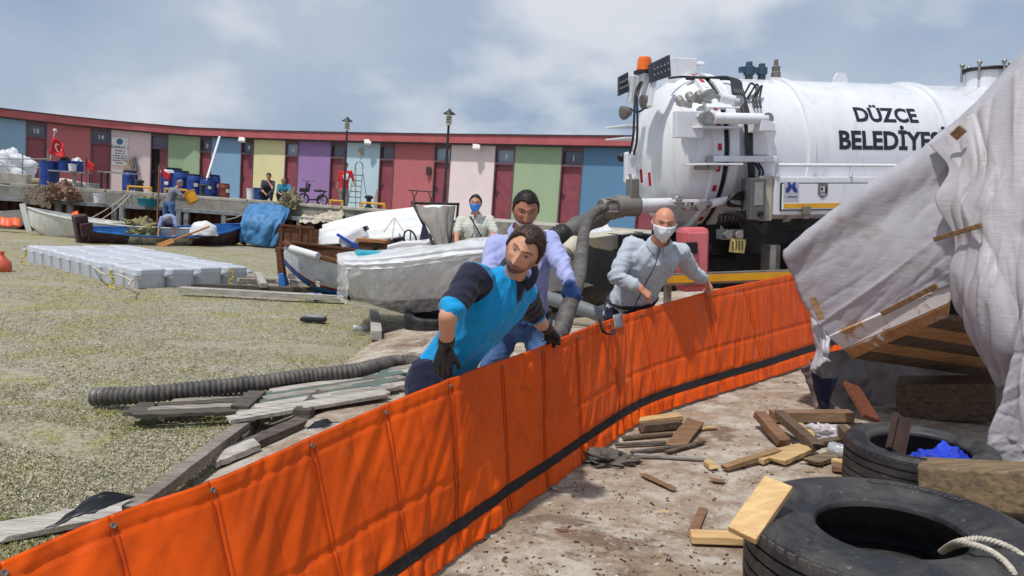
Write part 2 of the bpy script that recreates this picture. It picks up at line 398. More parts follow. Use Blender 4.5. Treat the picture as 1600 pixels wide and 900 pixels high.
# quay wall: concrete face, projecting ledge beam, rusty sheet piling and grey fender posts
qw = root('quay_wall', 'concrete quay wall with rusty sheet piling above the water', 'quay wall', qpt(450, 0))
RUST = M('rusty_piling', lin(112, 70, 50), lin(78, 52, 42), 5, .85, bump=.5, bsc=14, dirt=lin(52, 40, 34))
GREYP = M('grey_painted_steel', lin(146, 150, 154), lin(112, 116, 120), 5, .55, dirt=lin(92, 70, 54))
mb = MB()
NQ = 60
for i in range(NQ):
    a, b = -150+1950*i/NQ, -150+1950*(i+1)/NQ
    for z0, z1, bk0 in ((1.02 if a < 600 else -.3, DECK-.004, .0),):
        p, q = qpt(a, z0, bk0), qpt(b, z0, bk0)
        mb.add([p, q, Vector((q.x, q.y, z1)), Vector((p.x, p.y, z1))], [(0, 1, 2, 3)])
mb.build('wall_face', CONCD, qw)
mb = MB()
for i in range(NQ):
    a, b = -150+1950*i/NQ, -150+1950*(i+1)/NQ
    p, q = qpt(a, .98, -.25), qpt(b, .98, -.25); mb.beam(p, q, .5, .12, Vector((0, 0, 1)))
mb.build('ledge_beam', GREYP, qw)
k = 0
for i in range(110):   # sheet piles, one by one
    a = -60+8.0*i; p, q = qpt(a, 0, .25+(.12 if i % 2 else 0)), qpt(a+8.0, 0, .25+(.12 if i % 2 else 0))
    MB().add([Vector((p.x, p.y, -.5)), Vector((q.x, q.y, -.5)), Vector((q.x, q.y, .95)), Vector((p.x, p.y, .95))], [(0, 1, 2, 3)]).build('sheet_pile', RUST, qw, solid=.03)
for a in (92, 110, 180, 192, 281, 293, 352, 470, 486, 560, 640):
    p = qpt(a, 0, -.42); MB().box((p.x, p.y, .30), (.16, .16, 1.5)).build('fender_post', GREYP, qw, bevel=.01)
for i in range(9):   # joints of the concrete coping blocks
    a, b = 20+75*i, 20+75*i+72; p, q = qpt(a, DECK+.05, .30), qpt(b, DECK+.05, .30)
    MB().beam(p, q, .6, .10, Vector((0, 0, 1))).build('coping_block', CONC, qw, bevel=.015)

# ---- the row of store rooms
bl = root('harbour_store_building', 'long low building with pastel coloured bays and maroon doors along the quay', 'building', fpt(500, DECK))
PAINT = {}
def paint(n, rgb):
    g_ = sum(rgb)/3; c = lin(*[x*.74+g_*.26 for x in rgb]); return M('wall_paint_'+n, c, tuple(x*.93 for x in c), 1.2, .8, bump=.15, bsc=25, dirt=tuple(x*.80+.015 for x in c), dsc=.9, dlo=.58, dhi=.85)
WP = {'blue': paint('blue', (112, 160, 200)), 'skyblue': paint('skyblue', (128, 170, 202)), 'red': paint('red', (196, 92, 98)), 'pink': paint('pink', (222, 194, 194)), 'green': paint('green', (150, 178, 134)),
      'yellow': paint('yellow', (222, 214, 148)), 'purple': paint('purple', (150, 108, 176)), 'pale': paint('pale', (172, 204, 220)), 'rose': paint('rose', (228, 208, 208)), 'deep': paint('deep', (76, 130, 176))}
DOORM = M('maroon_door', lin(140, 70, 80), lin(122, 60, 70), 3, .5)
FASC = M('maroon_fascia', lin(178, 92, 94), lin(160, 80, 84), 2, .6)
FRAMEM = M('door_frame_metal', lin(108, 76, 84), lin(90, 66, 74), 4, .5)
CEMENT = M('bare_cement', lin(168, 160, 150), lin(140, 132, 122), 8, .95, bump=.5)
ROOFD = M('dark_roof_edge', lin(70, 58, 58), lin(52, 46, 48), 4, .7)
def glass_mat(name, c, rough=.12):
    t = NT(name); t.col(t.mix(t.noise(t.coord('Object'), .8, 3), c, tuple(x*1.8 for x in c))); t.set(Roughness=rough, Specular_IOR_Level=.7); return t.m
PANE = glass_mat('dark_pane', lin(58, 64, 78)); PANEL_ = glass_mat('pale_pane', lin(118, 128, 142), .25)
WHITEP = M('white_print', lin(222, 222, 220), lin(205, 205, 203), 8, .6)
BLACKV = M('dark_void', lin(26, 22, 24), lin(16, 14, 16), 3, .9)
bays = [(-140, -4, 'red'), (14-18, 40, 'skyblue'), (73, 141, 'red'), (173, 235, 'pink'), (262, 312, 'green'), (330, 376, 'blue'), (396, 445, 'yellow'), (466, 516, 'purple'), (538, 593, 'pale'),
        (616, 678, 'red'), (704, 773, 'rose'), (804, 877, 'green'), (911, 1000, 'deep'), (1032, 1110, 'yellow'), (1140, 1250, 'rose')]
doors = [(40, 73, '15'), (141, 173, '14'), (235, 262, ''), (312, 330, '8'), (376, 396, '9'), (445, 466, '6'), (516, 538, ''), (593, 616, ''), (678, 704, ''), (773, 804, '3'), (877, 911, '1'), (1000, 1032, ''), (1110, 1140, '')]
def slab(mb, a, b, z0, z1, out0, out1, mi=0):
    vs = [fpt(a, z0, out0), fpt(b, z0, out0), fpt(b, z1, out0), fpt(a, z1, out0), fpt(a, z0, out1), fpt(b, z0, out1), fpt(b, z1, out1), fpt(a, z1, out1)]
    return mb.add(vs, [(0, 1, 2, 3), (5, 4, 7, 6), (4, 0, 3, 7), (1, 5, 6, 2), (3, 2, 6, 7), (4, 5, 1, 0)], mi)
for a, b, c in bays:
    mb = MB(); n = max(2, int((b-a)/24))
    for i in range(n): slab(mb, a+(b-a)*i/n, a+(b-a)*(i+1)/n, DECK-.1, EAVE, 0, -.25)
    w = mb.build('wall_bay', WP[c], bl)
    w['label'] = f'{dict(skyblue="light blue", deep="blue", rose="pale pink", pale="pale blue").get(c, c)} painted wall bay'
for n, (a, b, num) in enumerate(doors):
    e = (b-a)*.06
    d = slab(MB(), a+e, b-e, DECK-.05, DECK+2.12, -.10, -.15).build('door', DOORM, bl)
    if n == 2:
        slab(MB(), a+e, a+(b-a)*.5, DECK, DECK+2.10, -.085, -.095).build('open_gap', BLACKV, d)
    f = MB()
    slab(f, a, a+e, DECK-.05, EAVE-.02, .02, -.24); slab(f, b-e, b, DECK-.05, EAVE-.02, .02, -.24)
    slab(f, a+e, b-e, DECK+2.12, DECK+2.20, .02, -.2); slab(f, a+e, b-e, EAVE-.20, EAVE-.02, .015, -.2)
    f.build('door_frame', FRAMEM, d)
    slab(MB(), a+e, b-e, DECK+2.20, EAVE-.20, -.10, -.14).build('transom_pane', PANEL_ if n in (5, 8, 9) else PANE, d)
    pz = (a+b)/2
    if num:
        c0 = fpt(pz, (DECK+2.2+EAVE-.2)/2-.09, -.095); rt = fpt(b, 0)-fpt(a, 0)
        text_obj('number', num, .27, WHITEP, d, face_mtx(c0, rt, (0, 0, 1)), .006)
    h = fpt(a+(b-a)*.14, DECK+1.02, -.07); MB().box(h, (.05, .05, .22)).cyl(h+Vector((0, -.01, .03)), h+Vector((.12, -.06, .03)), .012, 6).build('handle', ROOFD, d)
# peeling cement at the feet of some bays
for a, b, z in ((330, 338, .55), (536, 543, 1.5), (588, 593, .9), (700, 704, .5)):
    MB().add([fpt(a, DECK, .006), fpt(b, DECK, .006), fpt(b, DECK+z*.9, .006), fpt((a+b)/2, DECK+z, .006), fpt(a, DECK+z*.5, .006)], [(0, 1, 2, 3, 4)]).build('bare_plaster', CEMENT, bl)
mb = MB(); n = 48
for i in range(n):
    a, b = -140+1390*i/n, -140+1390*(i+1)/n
    slab(mb, a, b, EAVE, ROOF, .34, -1.0, 0); slab(mb, a, b, ROOF, ROOF+.05, .38, -1.0, 1); slab(mb, a, b, EAVE-.06, EAVE, .30, .0, 1)
roof = mb.build('roof_fascia', [FASC, ROOFD], bl)
mb = MB()
for i in range(n):
    a, b = -140+1390*i/n, -140+1390*(i+1)/n
    mb.add([fpt(a, ROOF+.02, -1.0), fpt(b, ROOF+.02, -1.0), fpt(b, ROOF-.1, -7), fpt(a, ROOF-.1, -7)], [(0, 1, 2, 3)])
    mb.add([fpt(a, DECK, -7), fpt(b, DECK, -7), fpt(b, ROOF-.1, -7), fpt(a, ROOF-.1, -7)], [(0, 1, 2, 3)])
mb.build('roof', ROOFD, bl)
for px, z in ((384, EAVE-.12), (581, EAVE-.05), (750, EAVE-.15)):
    p = fpt(px, z, .33); MB().box(p, (.3, .16, .2), (R_(-25), 0, 0)).box(p+Vector((0, .12, .08)), (.05, .2, .05)).build('floodlight', [WHITEP], bl, bevel=.01)
p = fpt(672, DECK+1.75, .08); MB().box(p, (.20, .12, .34)).build('meter_box', ROOFD, bl, bevel=.02)
p = fpt(565, EAVE-.45, .02); MB().lathe([(.0, 0), (.17, 0), (.17, .04), (0, .05)], p, (0, -1, 0), 16).build('wall_vent', CEMENT, bl)
# ================================================================== THINGS ON THE QUAY
def dk(px, Y, z=DECK, yref=300):
    q = P(px, yref, Y); q.z = z; return q
BLACKM = M('black_metal', lin(34, 36, 42), lin(24, 25, 30), 6, .45)
LAMPG = M('lamp_glass', lin(214, 206, 176), lin(190, 184, 160), 8, .3)
def lamp_post(px, Y, label):
    b = dk(px, Y, yref=312); r = root('street_lamp', label, 'street lamp', b, 'lamp posts on the quay')
    B = lambda n, mb, m, s=40: mb.build(n, m, r, smooth=s)
    B('base_plate', MB().lathe([(.14, 0), (.14, .03), (.07, .06), (.06, .25)], b), BLACKM)
    B('pole', MB().tube([b+Vector((0, 0, z)) for z in (.05, 1.0, 1.02, 2.85)], [.062, .055, .045, .038], 12), BLACKM)
    B('lantern', MB().lathe([(.05, 2.85), (.085, 2.88), (.085, 2.93), (.075, 2.94), (.078, 3.16), (.09, 3.17), (.09, 3.2)], b, seg=16), LAMPG)
    for z in (2.95, 3.02, 3.09): B('louvre', MB().lathe([(.078, z), (.10, z-.012), (.10, z-.004), (.078, z+.01)], b, seg=16), BLACKM)
    B('lamp_cap', MB().lathe([(.20, 3.19), (.19, 3.215), (.07, 3.29), (.045, 3.33), (.02, 3.37), (.0, 3.375)], b, seg=16), BLACKM)
lamp_post(537, 29.0, 'black lamp post in front of the purple bay beside the red shirted man')
lamp_post(694, 24.6, 'black lamp post behind the grey canvas, the taller and nearer of two')

# --- drums
DRUM = M('blue_drum_plastic', lin(22, 62, 138), lin(16, 48, 116), 5, .42, dirt=lin(52, 74, 120), dlo=.6, dhi=.9)
DRUML = M('dark_drum_lid', lin(20, 26, 44), lin(14, 18, 30), 5, .5); DRUMB = M('brown_drum_plastic', lin(122, 58, 48), lin(98, 46, 40), 5, .5)
PAPER = M('paper_white', lin(226, 226, 222), lin(204, 204, 200), 6, .8)
def drum_proto(name, mat, lid, h=.92, r=.29):
    o = root(name, 'x', 'barrel', (0, 0, 0))
    prof = [(r*.9, 0), (r, .04), (r, h*.22), (r*1.04, h*.25), (r, h*.28), (r*1.02, h*.5), (r, h*.72), (r*1.04, h*.75), (r, h*.78), (r, h*.9), (r*.86, h*.96), (r*.84, h)]
    MB().lathe(prof, seg=20).build('drum_body', mat, o, smooth=40)
    MB().lathe([(r*.9, h*.965), (r*.92, h*.97), (r*.92, h*1.02), (r*.8, h*1.03), (0, h*1.03)], seg=20).build('lid', lid, o, smooth=40)
    MB().box((0, -r*1.03, h*.55), (.16, .012, .14)).build('label_sticker', PAPER, o)
    return o
dp = drum_proto('plastic_drum', DRUM, DRUML); dp['group'] = 'blue drums on the quay'
drums = [(262, 33.0, .98, 'blue drum with a white cloth on its lid, left end of the drum row'), (283, 32.2, 1.1, 'tallest blue drum with a black lid, behind the yellow bucket man'),
         (303, 31.8, .98, 'blue drum with a square white label, third of the drum row'), (322, 31.2, .84, 'short blue drum standing fourth in the drum row'),
         (332, 32.0, 1.02, 'blue drum at the right end of the row beside the brown one'), (202, 33.4, .98, 'blue drum standing below the sign on the pink wall'),
         (217, 33.0, .58, 'small blue drum right beside the one below the sign'), (271, 36.0, 1.3, 'far blue drum against the green bay, only its top showing')]
for i, (px, Y, s, lb) in enumerate(drums):
    b = dk(px, Y)
    if i == 0: place(dp, b, (0, 0, .2), s); dp['label'] = lb
    else: clone(dp, b, (0, 0, .3*i), lb, s)
bd = drum_proto('plastic_drum', DRUMB, DRUMB, .62, .22); place(bd, dk(350, 31.6), (0, 0, 1)); bd['label'] = 'short brown drum next to the blue drum row'
SHEETW = M('white_sheet', lin(220, 222, 226), lin(196, 200, 206), 4, .6, bump=.3, bsc=12)
def heap(name, label, cat, c, size, mat, amp=.25, sc=3.0, seg=36, rings=22, seed=0.0, parent=None, fine=0):
    mb = MB(); c = Vector(c)
    def fn(u, w):
        t = w*math.pi*.55; a = u*2*math.pi
        d = Vector((math.sin(t)*math.cos(a), math.sin(t)*math.sin(a), math.cos(t)))
        k = 1 + amp*fbm(d*sc + Vector((seed, seed*2, 1)), 4) + fine*ridge(d*sc*3+Vector((seed, 0, 0)), 2)
        return c + Vector((d.x*size[0]*k, d.y*size[1]*k, max(-.02, d.z*size[2]*k)))
    mb.grid(fn, seg, rings, close_u=True)
    o = mb.build(name, mat, parent, smooth=60)
    if not parent: tag(o, label, cat)
    return o
heap('cloth_bundle', 'white cloth lying on the lid of the leftmost drum', 'cloth', dk(262, 33.0)+Vector((0, 0, .93)), (.3, .3, .12), SHEETW, .4)
heap('covered_goods', 'big heap under a crumpled white sheet at the left edge', 'tarpaulin', dk(8, 29.5), (1.1, .8, 1.25), SHEETW, .3, 2.2, fine=.03)
SACK = M('woven_sack', lin(206, 202, 192), lin(182, 178, 166), 9, .85, bump=.5, bsc=50); SACKB = M('tan_sack', lin(150, 136, 110), lin(120, 108, 86), 9, .85, bump=.5, bsc=40)
def sack(px, Y, l, w, h, rz, mat, label, dz=0):
    mb = MB(); b = dk(px, Y); c = math.cos(rz); s = math.sin(rz)
    def fn(u, v):
        a = u*2*math.pi; t = (v-.5)*2; k = (1-abs(t)**3.2)**.5 if abs(t) < 1 else 0
        x = t*l/2; y = math.cos(a)*w/2*k; z = h/2 + math.sin(a)*h/2*k + .05*h*noise.noise(Vector((t*3, a, px)))
        return Vector((b.x+x*c-y*s, b.y+x*s+y*c, b.z+dz+max(z, 0)))
    o = mb.grid(fn, 18, 14, close_u=True).build('sack', mat, smooth=80); tag(o, label, 'sack', 'sacks on the quay'); return o
sack(14, 28.2, 1.1, .6, .34, .1, SACK, 'fat white sack lying at the foot of the white sheet heap')
sack(58, 28.2, .75, .4, .32, .5, SACKB, 'tan sack lying left of the blue tubs under the flag')
sack(100, 28.4, .9, .5, .38, -.1, SACK, 'white sack lying under the little rack of tubs')
sack(122, 28.2, .6, .4, .3, .1, SACK, 'small white sack at the right end under the rack of tubs')
# fishing nets
def net_mat(name, a, b, sc=26):
    t = NT(name); v = t.coord('Object', (1, 1, 1), (.4, .3, .7)); ch = t.n('ShaderNodeTexVoronoi', {'Vector': v, 'Scale': float(sc)}); n = t.noise(v, 9, 6, .7)
    t.col(t.mix(t.ramp(ch.outputs['Distance'], [(.2, 0), (.5, 1)]), t.mix(n, a, b), tuple(x*.35 for x in a))); t.set(Roughness=.9); t.bump(ch.outputs['Distance'], 1, .04); return t.m
NETB = net_mat('brown_net', lin(150, 132, 114), lin(104, 88, 76), 18); NETP = net_mat('pink_net', lin(196, 156, 136), lin(140, 104, 90), 20); NETG = net_mat('pale_green_net', lin(196, 190, 140), lin(140, 138, 84), 16)
NETY = net_mat('straw_net', lin(200, 190, 150), lin(140, 132, 100), 22)
def drape(name, label, cat, quad, mat, nu=22, nv=26, amp=.05, sc=5, solid=.02, sag=None, smooth=70):
    (a, b, c, d) = quad
    o = sheet([[a, (a+b)/2+(sag or Vector()), b], [(a+d)/2, (a+b+c+d)/4, (b+c)/2], [d, (c+d)/2, c]], nu, nv, lambda u, v, p: amp*ridge(Vector((u*sc*1.6, v*sc*.5, a.x)), 2)).build(name, mat, smooth=smooth, solid=solid)
    return tag(o, label, cat) if label else o
drape('fishing_net', 'brown fishing net hung over the quay edge at the far left', 'fishing net', (P(46, 288, 25.4), P(80, 287, 25.5), P(79, 326, 24.9), P(32, 314, 24.9)), NETB, amp=.07)
heap('fishing_net', 'pinkish fishing net piled on the quay edge beside the brown net', 'fishing net', P(98, 312, 25.6), (.48, .45, .50), NETP, .6, 4, fine=.08)
# rack with tubs, flag
rk = root('tub_rack', 'low metal rack with a tray standing on the quay under the flag', 'rack', dk(105, 27.6))
b = dk(105, 27.6)
MB().box(b+Vector((.1, 0, .62)), (1.25, .6, .05)).build('tray', GREYP, rk)
for x in (-.45, .65):
    for y in (-.25, .25): MB().cyl(b+Vector((x, y, 0)), b+Vector((x, y, .62)), .02, 6).build('leg', BLACKM, rk)
MB().lathe([(.12, 0), (.06, .28), (.05, .6)], b+Vector((.3, -.1, 0)), seg=10).build('pedestal', GREYP, rk, smooth=40)
def tub(px, Y, z, r, h, mat, label, cat='tub', name='tub', grp='tubs and buckets', taper=.85, tilt=(0, 0, 0), fill=None):
    o = root(name, label, cat, (0, 0, 0), grp)
    MB().lathe([(r*taper, 0), (r, h), (r*1.06, h), (r*1.06, h-.03), (r*.98, h-.03), (r*.96, h-.01), (r*taper*.95, .02), (0, .02)], seg=20, caps=False).lathe([(r*taper, 0), (0, 0.0)], seg=20, caps=False).build('shell', mat, o, smooth=40)
    MB().tube([Vector((r*1.02*math.cos(a), r*.35, h*.95-.25*h*math.sin(a)*1.2)) for a in np.linspace(0, math.pi, 10)], .008, 5).build('handle', BLACKM, o)
    if fill: heap('contents', '', '', (0, 0, h*.75), (r*.9, r*.9, h*.55), fill, .5, 4, 20, 10, parent=o)
    b = dk(px, Y) if z is None else dk(px, Y, z); place(o, b, tilt); return o
WPL = M('white_plastic', lin(218, 220, 222), lin(200, 202, 206), 6, .4); CYP = M('cyan_plastic', lin(30, 128, 146), lin(22, 108, 126), 6, .4); YPL = M('yellow_plastic', lin(222, 160, 30), lin(200, 138, 20), 6, .4)
tub(76, 27.6, DECK, .30, .95, DRUM, 'tall blue tub standing below the flag', taper=.95)
tub(102, 27.6, DECK+.645, .25, .36, DRUM, 'blue tub with dark bundle in it on the rack', fill=BLACKM)
tub(120, 27.5, DECK+.645, .22, .36, DRUM, 'blue tub with a pale bag in it at the rack end', fill=SHEETW)
tub(113, 27.3, DECK+.645, .14, .25, WPL, 'small white bucket on the rack between blue tubs', 'bucket', 'bucket')
tub(155, 25.6, 1.045, .18, .30, WPL, 'white bucket standing on the grey quay ledge', 'bucket', 'bucket')
tub(233, 25.9, 1.045, .36, .26, CYP, 'wide cyan basin piled with pale net on the ledge', 'basin', 'basin', fill=NETY)
tub(408, 31.0, None, .30, .55, DRUM, 'blue open tub behind the squatting men')
tub(393, 31.3, None, .20, .50, WPL, 'tall white tub left of the squatting men', 'bucket', 'bucket')
tub(145, 27.0, None, .22, .28, GREYP, 'grey tub near the maroon door on the quay')
fl = root('flag', 'red flag with white crescent and star on a slanted pole', 'flag', dk(74, 27.5))
a0, a1 = P(73, 282, 27.5), P(86, 204, 27.5)
MB().cyl(a0, a1, .022, 8).sphere(a1, .07, 10, 6).build('flag_pole', M('pale_pole', lin(205, 200, 192), None, 5, .5), fl, smooth=50)
FLAGR = M('flag_red', lin(196, 24, 34), lin(168, 18, 28), 3, .75)
fa, fb, fc, fd = P(84.5, 213, 27.45), P(102, 228, 27.4), P(101, 247, 27.35), P(78, 240, 27.45)
def fpos(u, v, e=0.0):
    p = (fa*(1-u)+fb*u)*(1-v) + (fd*(1-u)+fc*u)*v
    return p + Vector((0, -1, 0))*(.07*math.sin(u*7+v*2.5)+.04*math.sin(v*6+1) + e)
fg = MB().grid(lambda u, v: fpos(u, v), 16, 14).build('flag_cloth', FLAGR, fl, smooth=180, solid=.006)
FLAGW = M('flag_white', lin(232, 228, 226), None, 4, .7)
def crescent():
    mb = MB(); n = 18; o = []; i_ = []
    for k in range(n+1):
        a = R_(38)+(2*math.pi-R_(76))*k/n; o.append((.42+.20*math.cos(a), .5+.27*math.sin(a)))
        a2 = R_(50)+(2*math.pi-R_(100))*k/n; i_.append((.47+.16*math.cos(a2), .5+.215*math.sin(a2)))
    vs = [fpos(u, v, .012) for u, v in o] + [fpos(u, v, .012) for u, v in i_]
    return mb.add(vs, [(k, k+1, n+2+k, n+1+k) for k in range(n)])
crescent().build('crescent', FLAGW, fg)
MB().add([fpos(.66+(.09 if k % 2 == 0 else .036)*math.cos(k*math.pi/5+math.pi), .5+(.12 if k % 2 == 0 else .048)*math.sin(k*math.pi/5+math.pi), .012) for k in range(10)], [tuple(range(10))]).build('star', FLAGW, fg)
for px, py, lb in ((139, 258, 'tiny red and white flag hanging right of the rack of tubs'), (257, 273, 'tiny red flag on a stick in front of the drums')):
    p = P(px, py, 27.0); r = root('small_flag', lb, 'flag', dk(px-4, 27.0), 'tiny flags')
    MB().cyl(dk(px-4, 27.0, 1.4), p+Vector((-.1, 0, .25)), .012, 5).build('stick', BLACKM, r)
    q = drape('flag_cloth', None, None, (p+Vector((-.1, 0, .2)), p+Vector((.22, -.05, .02)), p+Vector((.18, -.05, -.22)), p+Vector((-.1, 0, -.05))), FLAGR, 8, 8, .02, 3, .006); q.parent = r; q.matrix_parent_inverse = WMAT[r.name].inverted()
# sign on the pink wall
sg = root('notice_sign', 'white notice board with round emblem and lines of writing on pink wall', 'sign', fpt(186, 2.9, .03))
c = lambda px, z, o: fpt(px, z, o)
slab(MB(), 174, 199.5, 2.62, 3.92, .05, .02).build('board', PAPER, sg)
rt = fpt(199, 0)-fpt(174, 0)
NAVYP = M('navy_print', lin(40, 44, 84), None, 6, .6); REDP = M('red_print', lin(150, 40, 48), None, 6, .6); TEALP = M('teal_print', lin(60, 110, 140), None, 6, .6)
MB().lathe([(0, 0), (.14, 0), (.14, .006), (0, .007)], fpt(186.5, 3.72, .052), (rt.y, -rt.x, 0), 20).build('emblem', TEALP, sg)
text_obj('lettering', 'SÜRKAY 1', .17, NAVYP, sg, face_mtx(fpt(186.8, 3.40, .056), rt, (0, 0, 1)), .003)
def blurred_line(c, right, width, h, mat, parent, seed):      # writing too small to read in the photograph
    g = random.Random(seed); r_ = Vector(right).normalized(); x = -width/2; mb = MB(); n = Vector((r_.y, -r_.x, 0))*.002; u = Vector((0, 0, h))
    while x < width/2:
        w = min(g.uniform(.6, 1.1)*h, width/2-x+.001); p = Vector(c)+r_*x
        if g.random() > .14: mb.add([p, p+r_*w*.72, p+r_*w*.72+u*g.uniform(.75, 1), p+u*g.uniform(.75, 1)], [(0, 1, 2, 3)])
        x += w
    return stuff(mb.build('small_print', mat, parent))
for i, (w, z, m) in enumerate(((.42, 3.26, REDP), (.40, 3.14, NAVYP), (.56, 3.02, REDP), (.56, 2.91, NAVYP), (.68, 2.80, REDP), (.36, 2.69, NAVYP))):
    blurred_line(fpt(186.8, z, .056), rt, w, .062, m, sg, i)
# clothes hung on the pink wall, pole leaning on the blue bay, table, step ladder, scooter, folding table
heap('hanging_jacket', 'tan jacket hung on the pink wall beside the sign', 'jacket', fpt(204, 2.05, .1), (.2, .12, .8), SACKB, .4, 3)
heap('hanging_jacket', 'grey coat hung on the pink wall right of the tan jacket', 'jacket', fpt(210, 2.25, .1), (.16, .12, .72), M('grey_coat', lin(120, 112, 116), None, 5, .9), .4, 3, seed=4)
tag(MB().tube([dk(322, 31.0, 2.1), P(343, 214, 34)], .05, 10).build('white_pole', WPL, smooth=50), 'long white pole leaning over the drums against the blue bay', 'pole')
tb = root('work_table', 'narrow work table in front of the pink wall', 'table', dk(186, 29.0)); b = dk(186, 29.0)
MB().box(b+Vector((0, 0, .72)), (1.3, .6, .05)).build('table_top', GREYP, tb)
for x in (-.55, .55):
    for y in (-.22, .22): MB().box(b+Vector((x, y, .35)), (.05, .05, .7)).build('leg', BLACKM, tb)
def ladder():
    b = dk(553, 31.6); top = P(561, 262, 32.4); w = .26
    r = root('step_ladder', 'metal step ladder leaning on the pale blue bay', 'ladder', b)
    s = Vector((1, 0, 0)); ALU = M('aluminium', lin(96, 98, 108), lin(76, 78, 88), 5, .4, .6)
    for k in (-1, 1):
        MB().beam(b+s*w*k, top+s*w*.62*k, .05, .03).build('rail', ALU, r)
    for i in range(1, 7):
        t = i/7.4; a = b.lerp(top, t); ww = w*(1-.38*t); MB().box(a, (ww*2, .10, .03)).build('step', ALU, r)
    MB().tube([top+s*(w*.62*math.cos(a))+Vector((0, 0, .25*math.sin(a))) for a in np.linspace(0, math.pi, 9)], .02, 6).build('top_hoop', ALU, r)
    for k in (-1, 1): MB().beam(top+s*w*.5*k, b+s*w*1.0*k+Vector((.25, .55, 0)), .035, .02).build('rear_leg', ALU, r)
ladder()
def scooter():
    Y = 31.2; r = root('electric_scooter', 'black electric scooter bike parked by the purple bay', 'scooter', dk(488, Y))
    k = Y/1210; c = lambda px, py: P(px, py, Y)
    for px in (474.5, 504):
        w = MB(); ctr = dk(px, Y, DECK+.235); ax = (0, 1, 0)
        w.lathe([(.175, -.03), (.235, -.03), (.235, .03), (.175, .03), (.175, -.03)], ctr, ax, 24, caps=False)
        wh = w.build('wheel', BLACKM, r, smooth=40)
        MB().lathe([(0, -.04), (.05, -.04), (.05, .04), (0, .04)], ctr, ax, 10).build('hub', GREYP, wh)
        for a in range(5): MB().beam(ctr, ctr+Vector((math.cos(a*1.257)*.18, 0, math.sin(a*1.257)*.18)), .02, .03).build('spoke', GREYP, wh)
    MB().tube([c(474.5, 312), c(480, 284)], .03, 8).tube([c(472, 281), c(478, 283), c(486, 282), c(493, 283)], .02, 6).build('steering_column', BLACKM, r)
    MB().beam(c(481, 300), c(484, 287), .1, .09).build('front_shield', BLACKM, r)
    MB().box(c(474, 297), (.26, .25, .17)).build('basket', BLACKM, r, bevel=.02)
    MB().beam(c(484, 312), c(498, 312), .22, .06, Vector((0, 0, 1))).build('footboard', BLACKM, r)
    MB().beam(c(496, 312), c(504, 305), .16, .12).beam(c(500, 308), c(508, 300), .05, .05).build('rear_body', BLACKM, r)
    MB().sphere(c(498, 298), (.22, .11, .06)).build('seat', BLACKM, r, smooth=60)
    MB().box(c(507, 299), (.16, .22, .05)).build('rear_rack', BLACKM, r)
scooter()
ft = root('folding_table', 'dark folding table in front of the red bay', 'table', dk(661, 27.5)); b = dk(661, 27.5)
MB().box(b+Vector((0, 0, .80)), (1.0, .55, .03)).build('table_top', BLACKM, ft)
for x in (-.3, .3):
    MB().beam(b+Vector((x-.18, -.2, 0)), b+Vector((x+.12, -.2, .78)), .03, .03).build('leg', BLACKM, ft); MB().beam(b+Vector((x+.18, .2, 0)), b+Vector((x-.12, .2, .78)), .03, .03).build('leg', BLACKM, ft)
# yellow guard rails along the edge, mooring bollards
YEL = M('yellow_paint', lin(212, 160, 40), lin(186, 138, 34), 5, .6, dirt=lin(120, 92, 50))
for a, b_, lb in ((200, 236, 'yellow tube guard on the quay edge, leftmost of four'), (258, 292, 'yellow tube guard on the quay edge below the drums'), (517, 536, 'short yellow tube guard beside the lamp post'), (566, 602, 'yellow tube guard in front of the pale blue bay')):
    p, q = qpt(a, DECK+.10, .55), qpt(b_, DECK+.10, .55); u = Vector((0, 0, .16))
    r = root('guard_rail', lb, 'guard rail', p, 'yellow tube guards')
    MB().tube([p+u, q+u], .035, 8).build('top_tube', YEL, r, smooth=50)
    for s in (p, q): MB().tube([s, s+u+Vector((0, 0, .03))], .04, 8).build('post', YEL, r, smooth=50)
for px, lb in ((218, 'black mooring bollard by the leftmost yellow guard'), (317, 'black mooring bollard below the short drum'), (577, 'black mooring bollard inside the yellow guard by the pale blue bay')):
    p = qpt(px, DECK+.1, .75); o = MB().lathe([(.14, 0), (.14, .04), (.08, .08), (.075, .28), (.15, .33), (.15, .38), (.06, .42), (0, .42)], p, seg=16).build('mooring_bollard', BLACKM, smooth=40); tag(o, lb, 'bollard', 'mooring bollards')
# gear spread on the quay edge
CANV = M('beige_canvas', lin(186, 178, 160), lin(150, 142, 126), 5, .9, bump=.4, bsc=30)
drape('canvas_sheet', 'beige canvas heaped on the quay edge below the scooter', 'canvas', (P(470, 336, 26.2), P(536, 326, 25.6), P(534, 346, 25.0), P(466, 343, 25.4)), CANV, amp=.10, sc=4)
heap('net_pile', 'straw coloured net and floats heaped beside the blue tarpaulin', 'fishing net', qpt(456, DECK-.1, .0), (.35, .4, .5), NETY, .6, 4, fine=.1)
# parapet block and rails at far left
tag(MB().beam(qpt(-60, DECK+.24, .4), qpt(46, DECK+.24, .4), .6, .36, Vector((0, 0, 1))).build('concrete_block', CONC, bevel=.02), 'long low concrete block on the quay edge at the far left', 'concrete block')
pr = root('pipe_railing', 'thin pale pipe railing behind the sacks on the left quay', 'railing', dk(40, 28.8))
for y0, x1 in ((249, 74), (259, 76)): MB().cyl(P(-30, y0-1, 28.8), P(x1, y0+(-.5 if y0 == 249 else 4), 28.6), .022, 6).build('rail', GREYP, pr)
for px in (-10, 35, 74): MB().cyl(dk(px, 28.8), dk(px, 28.8, 2.75), .022, 6).build('post', GREYP, pr)

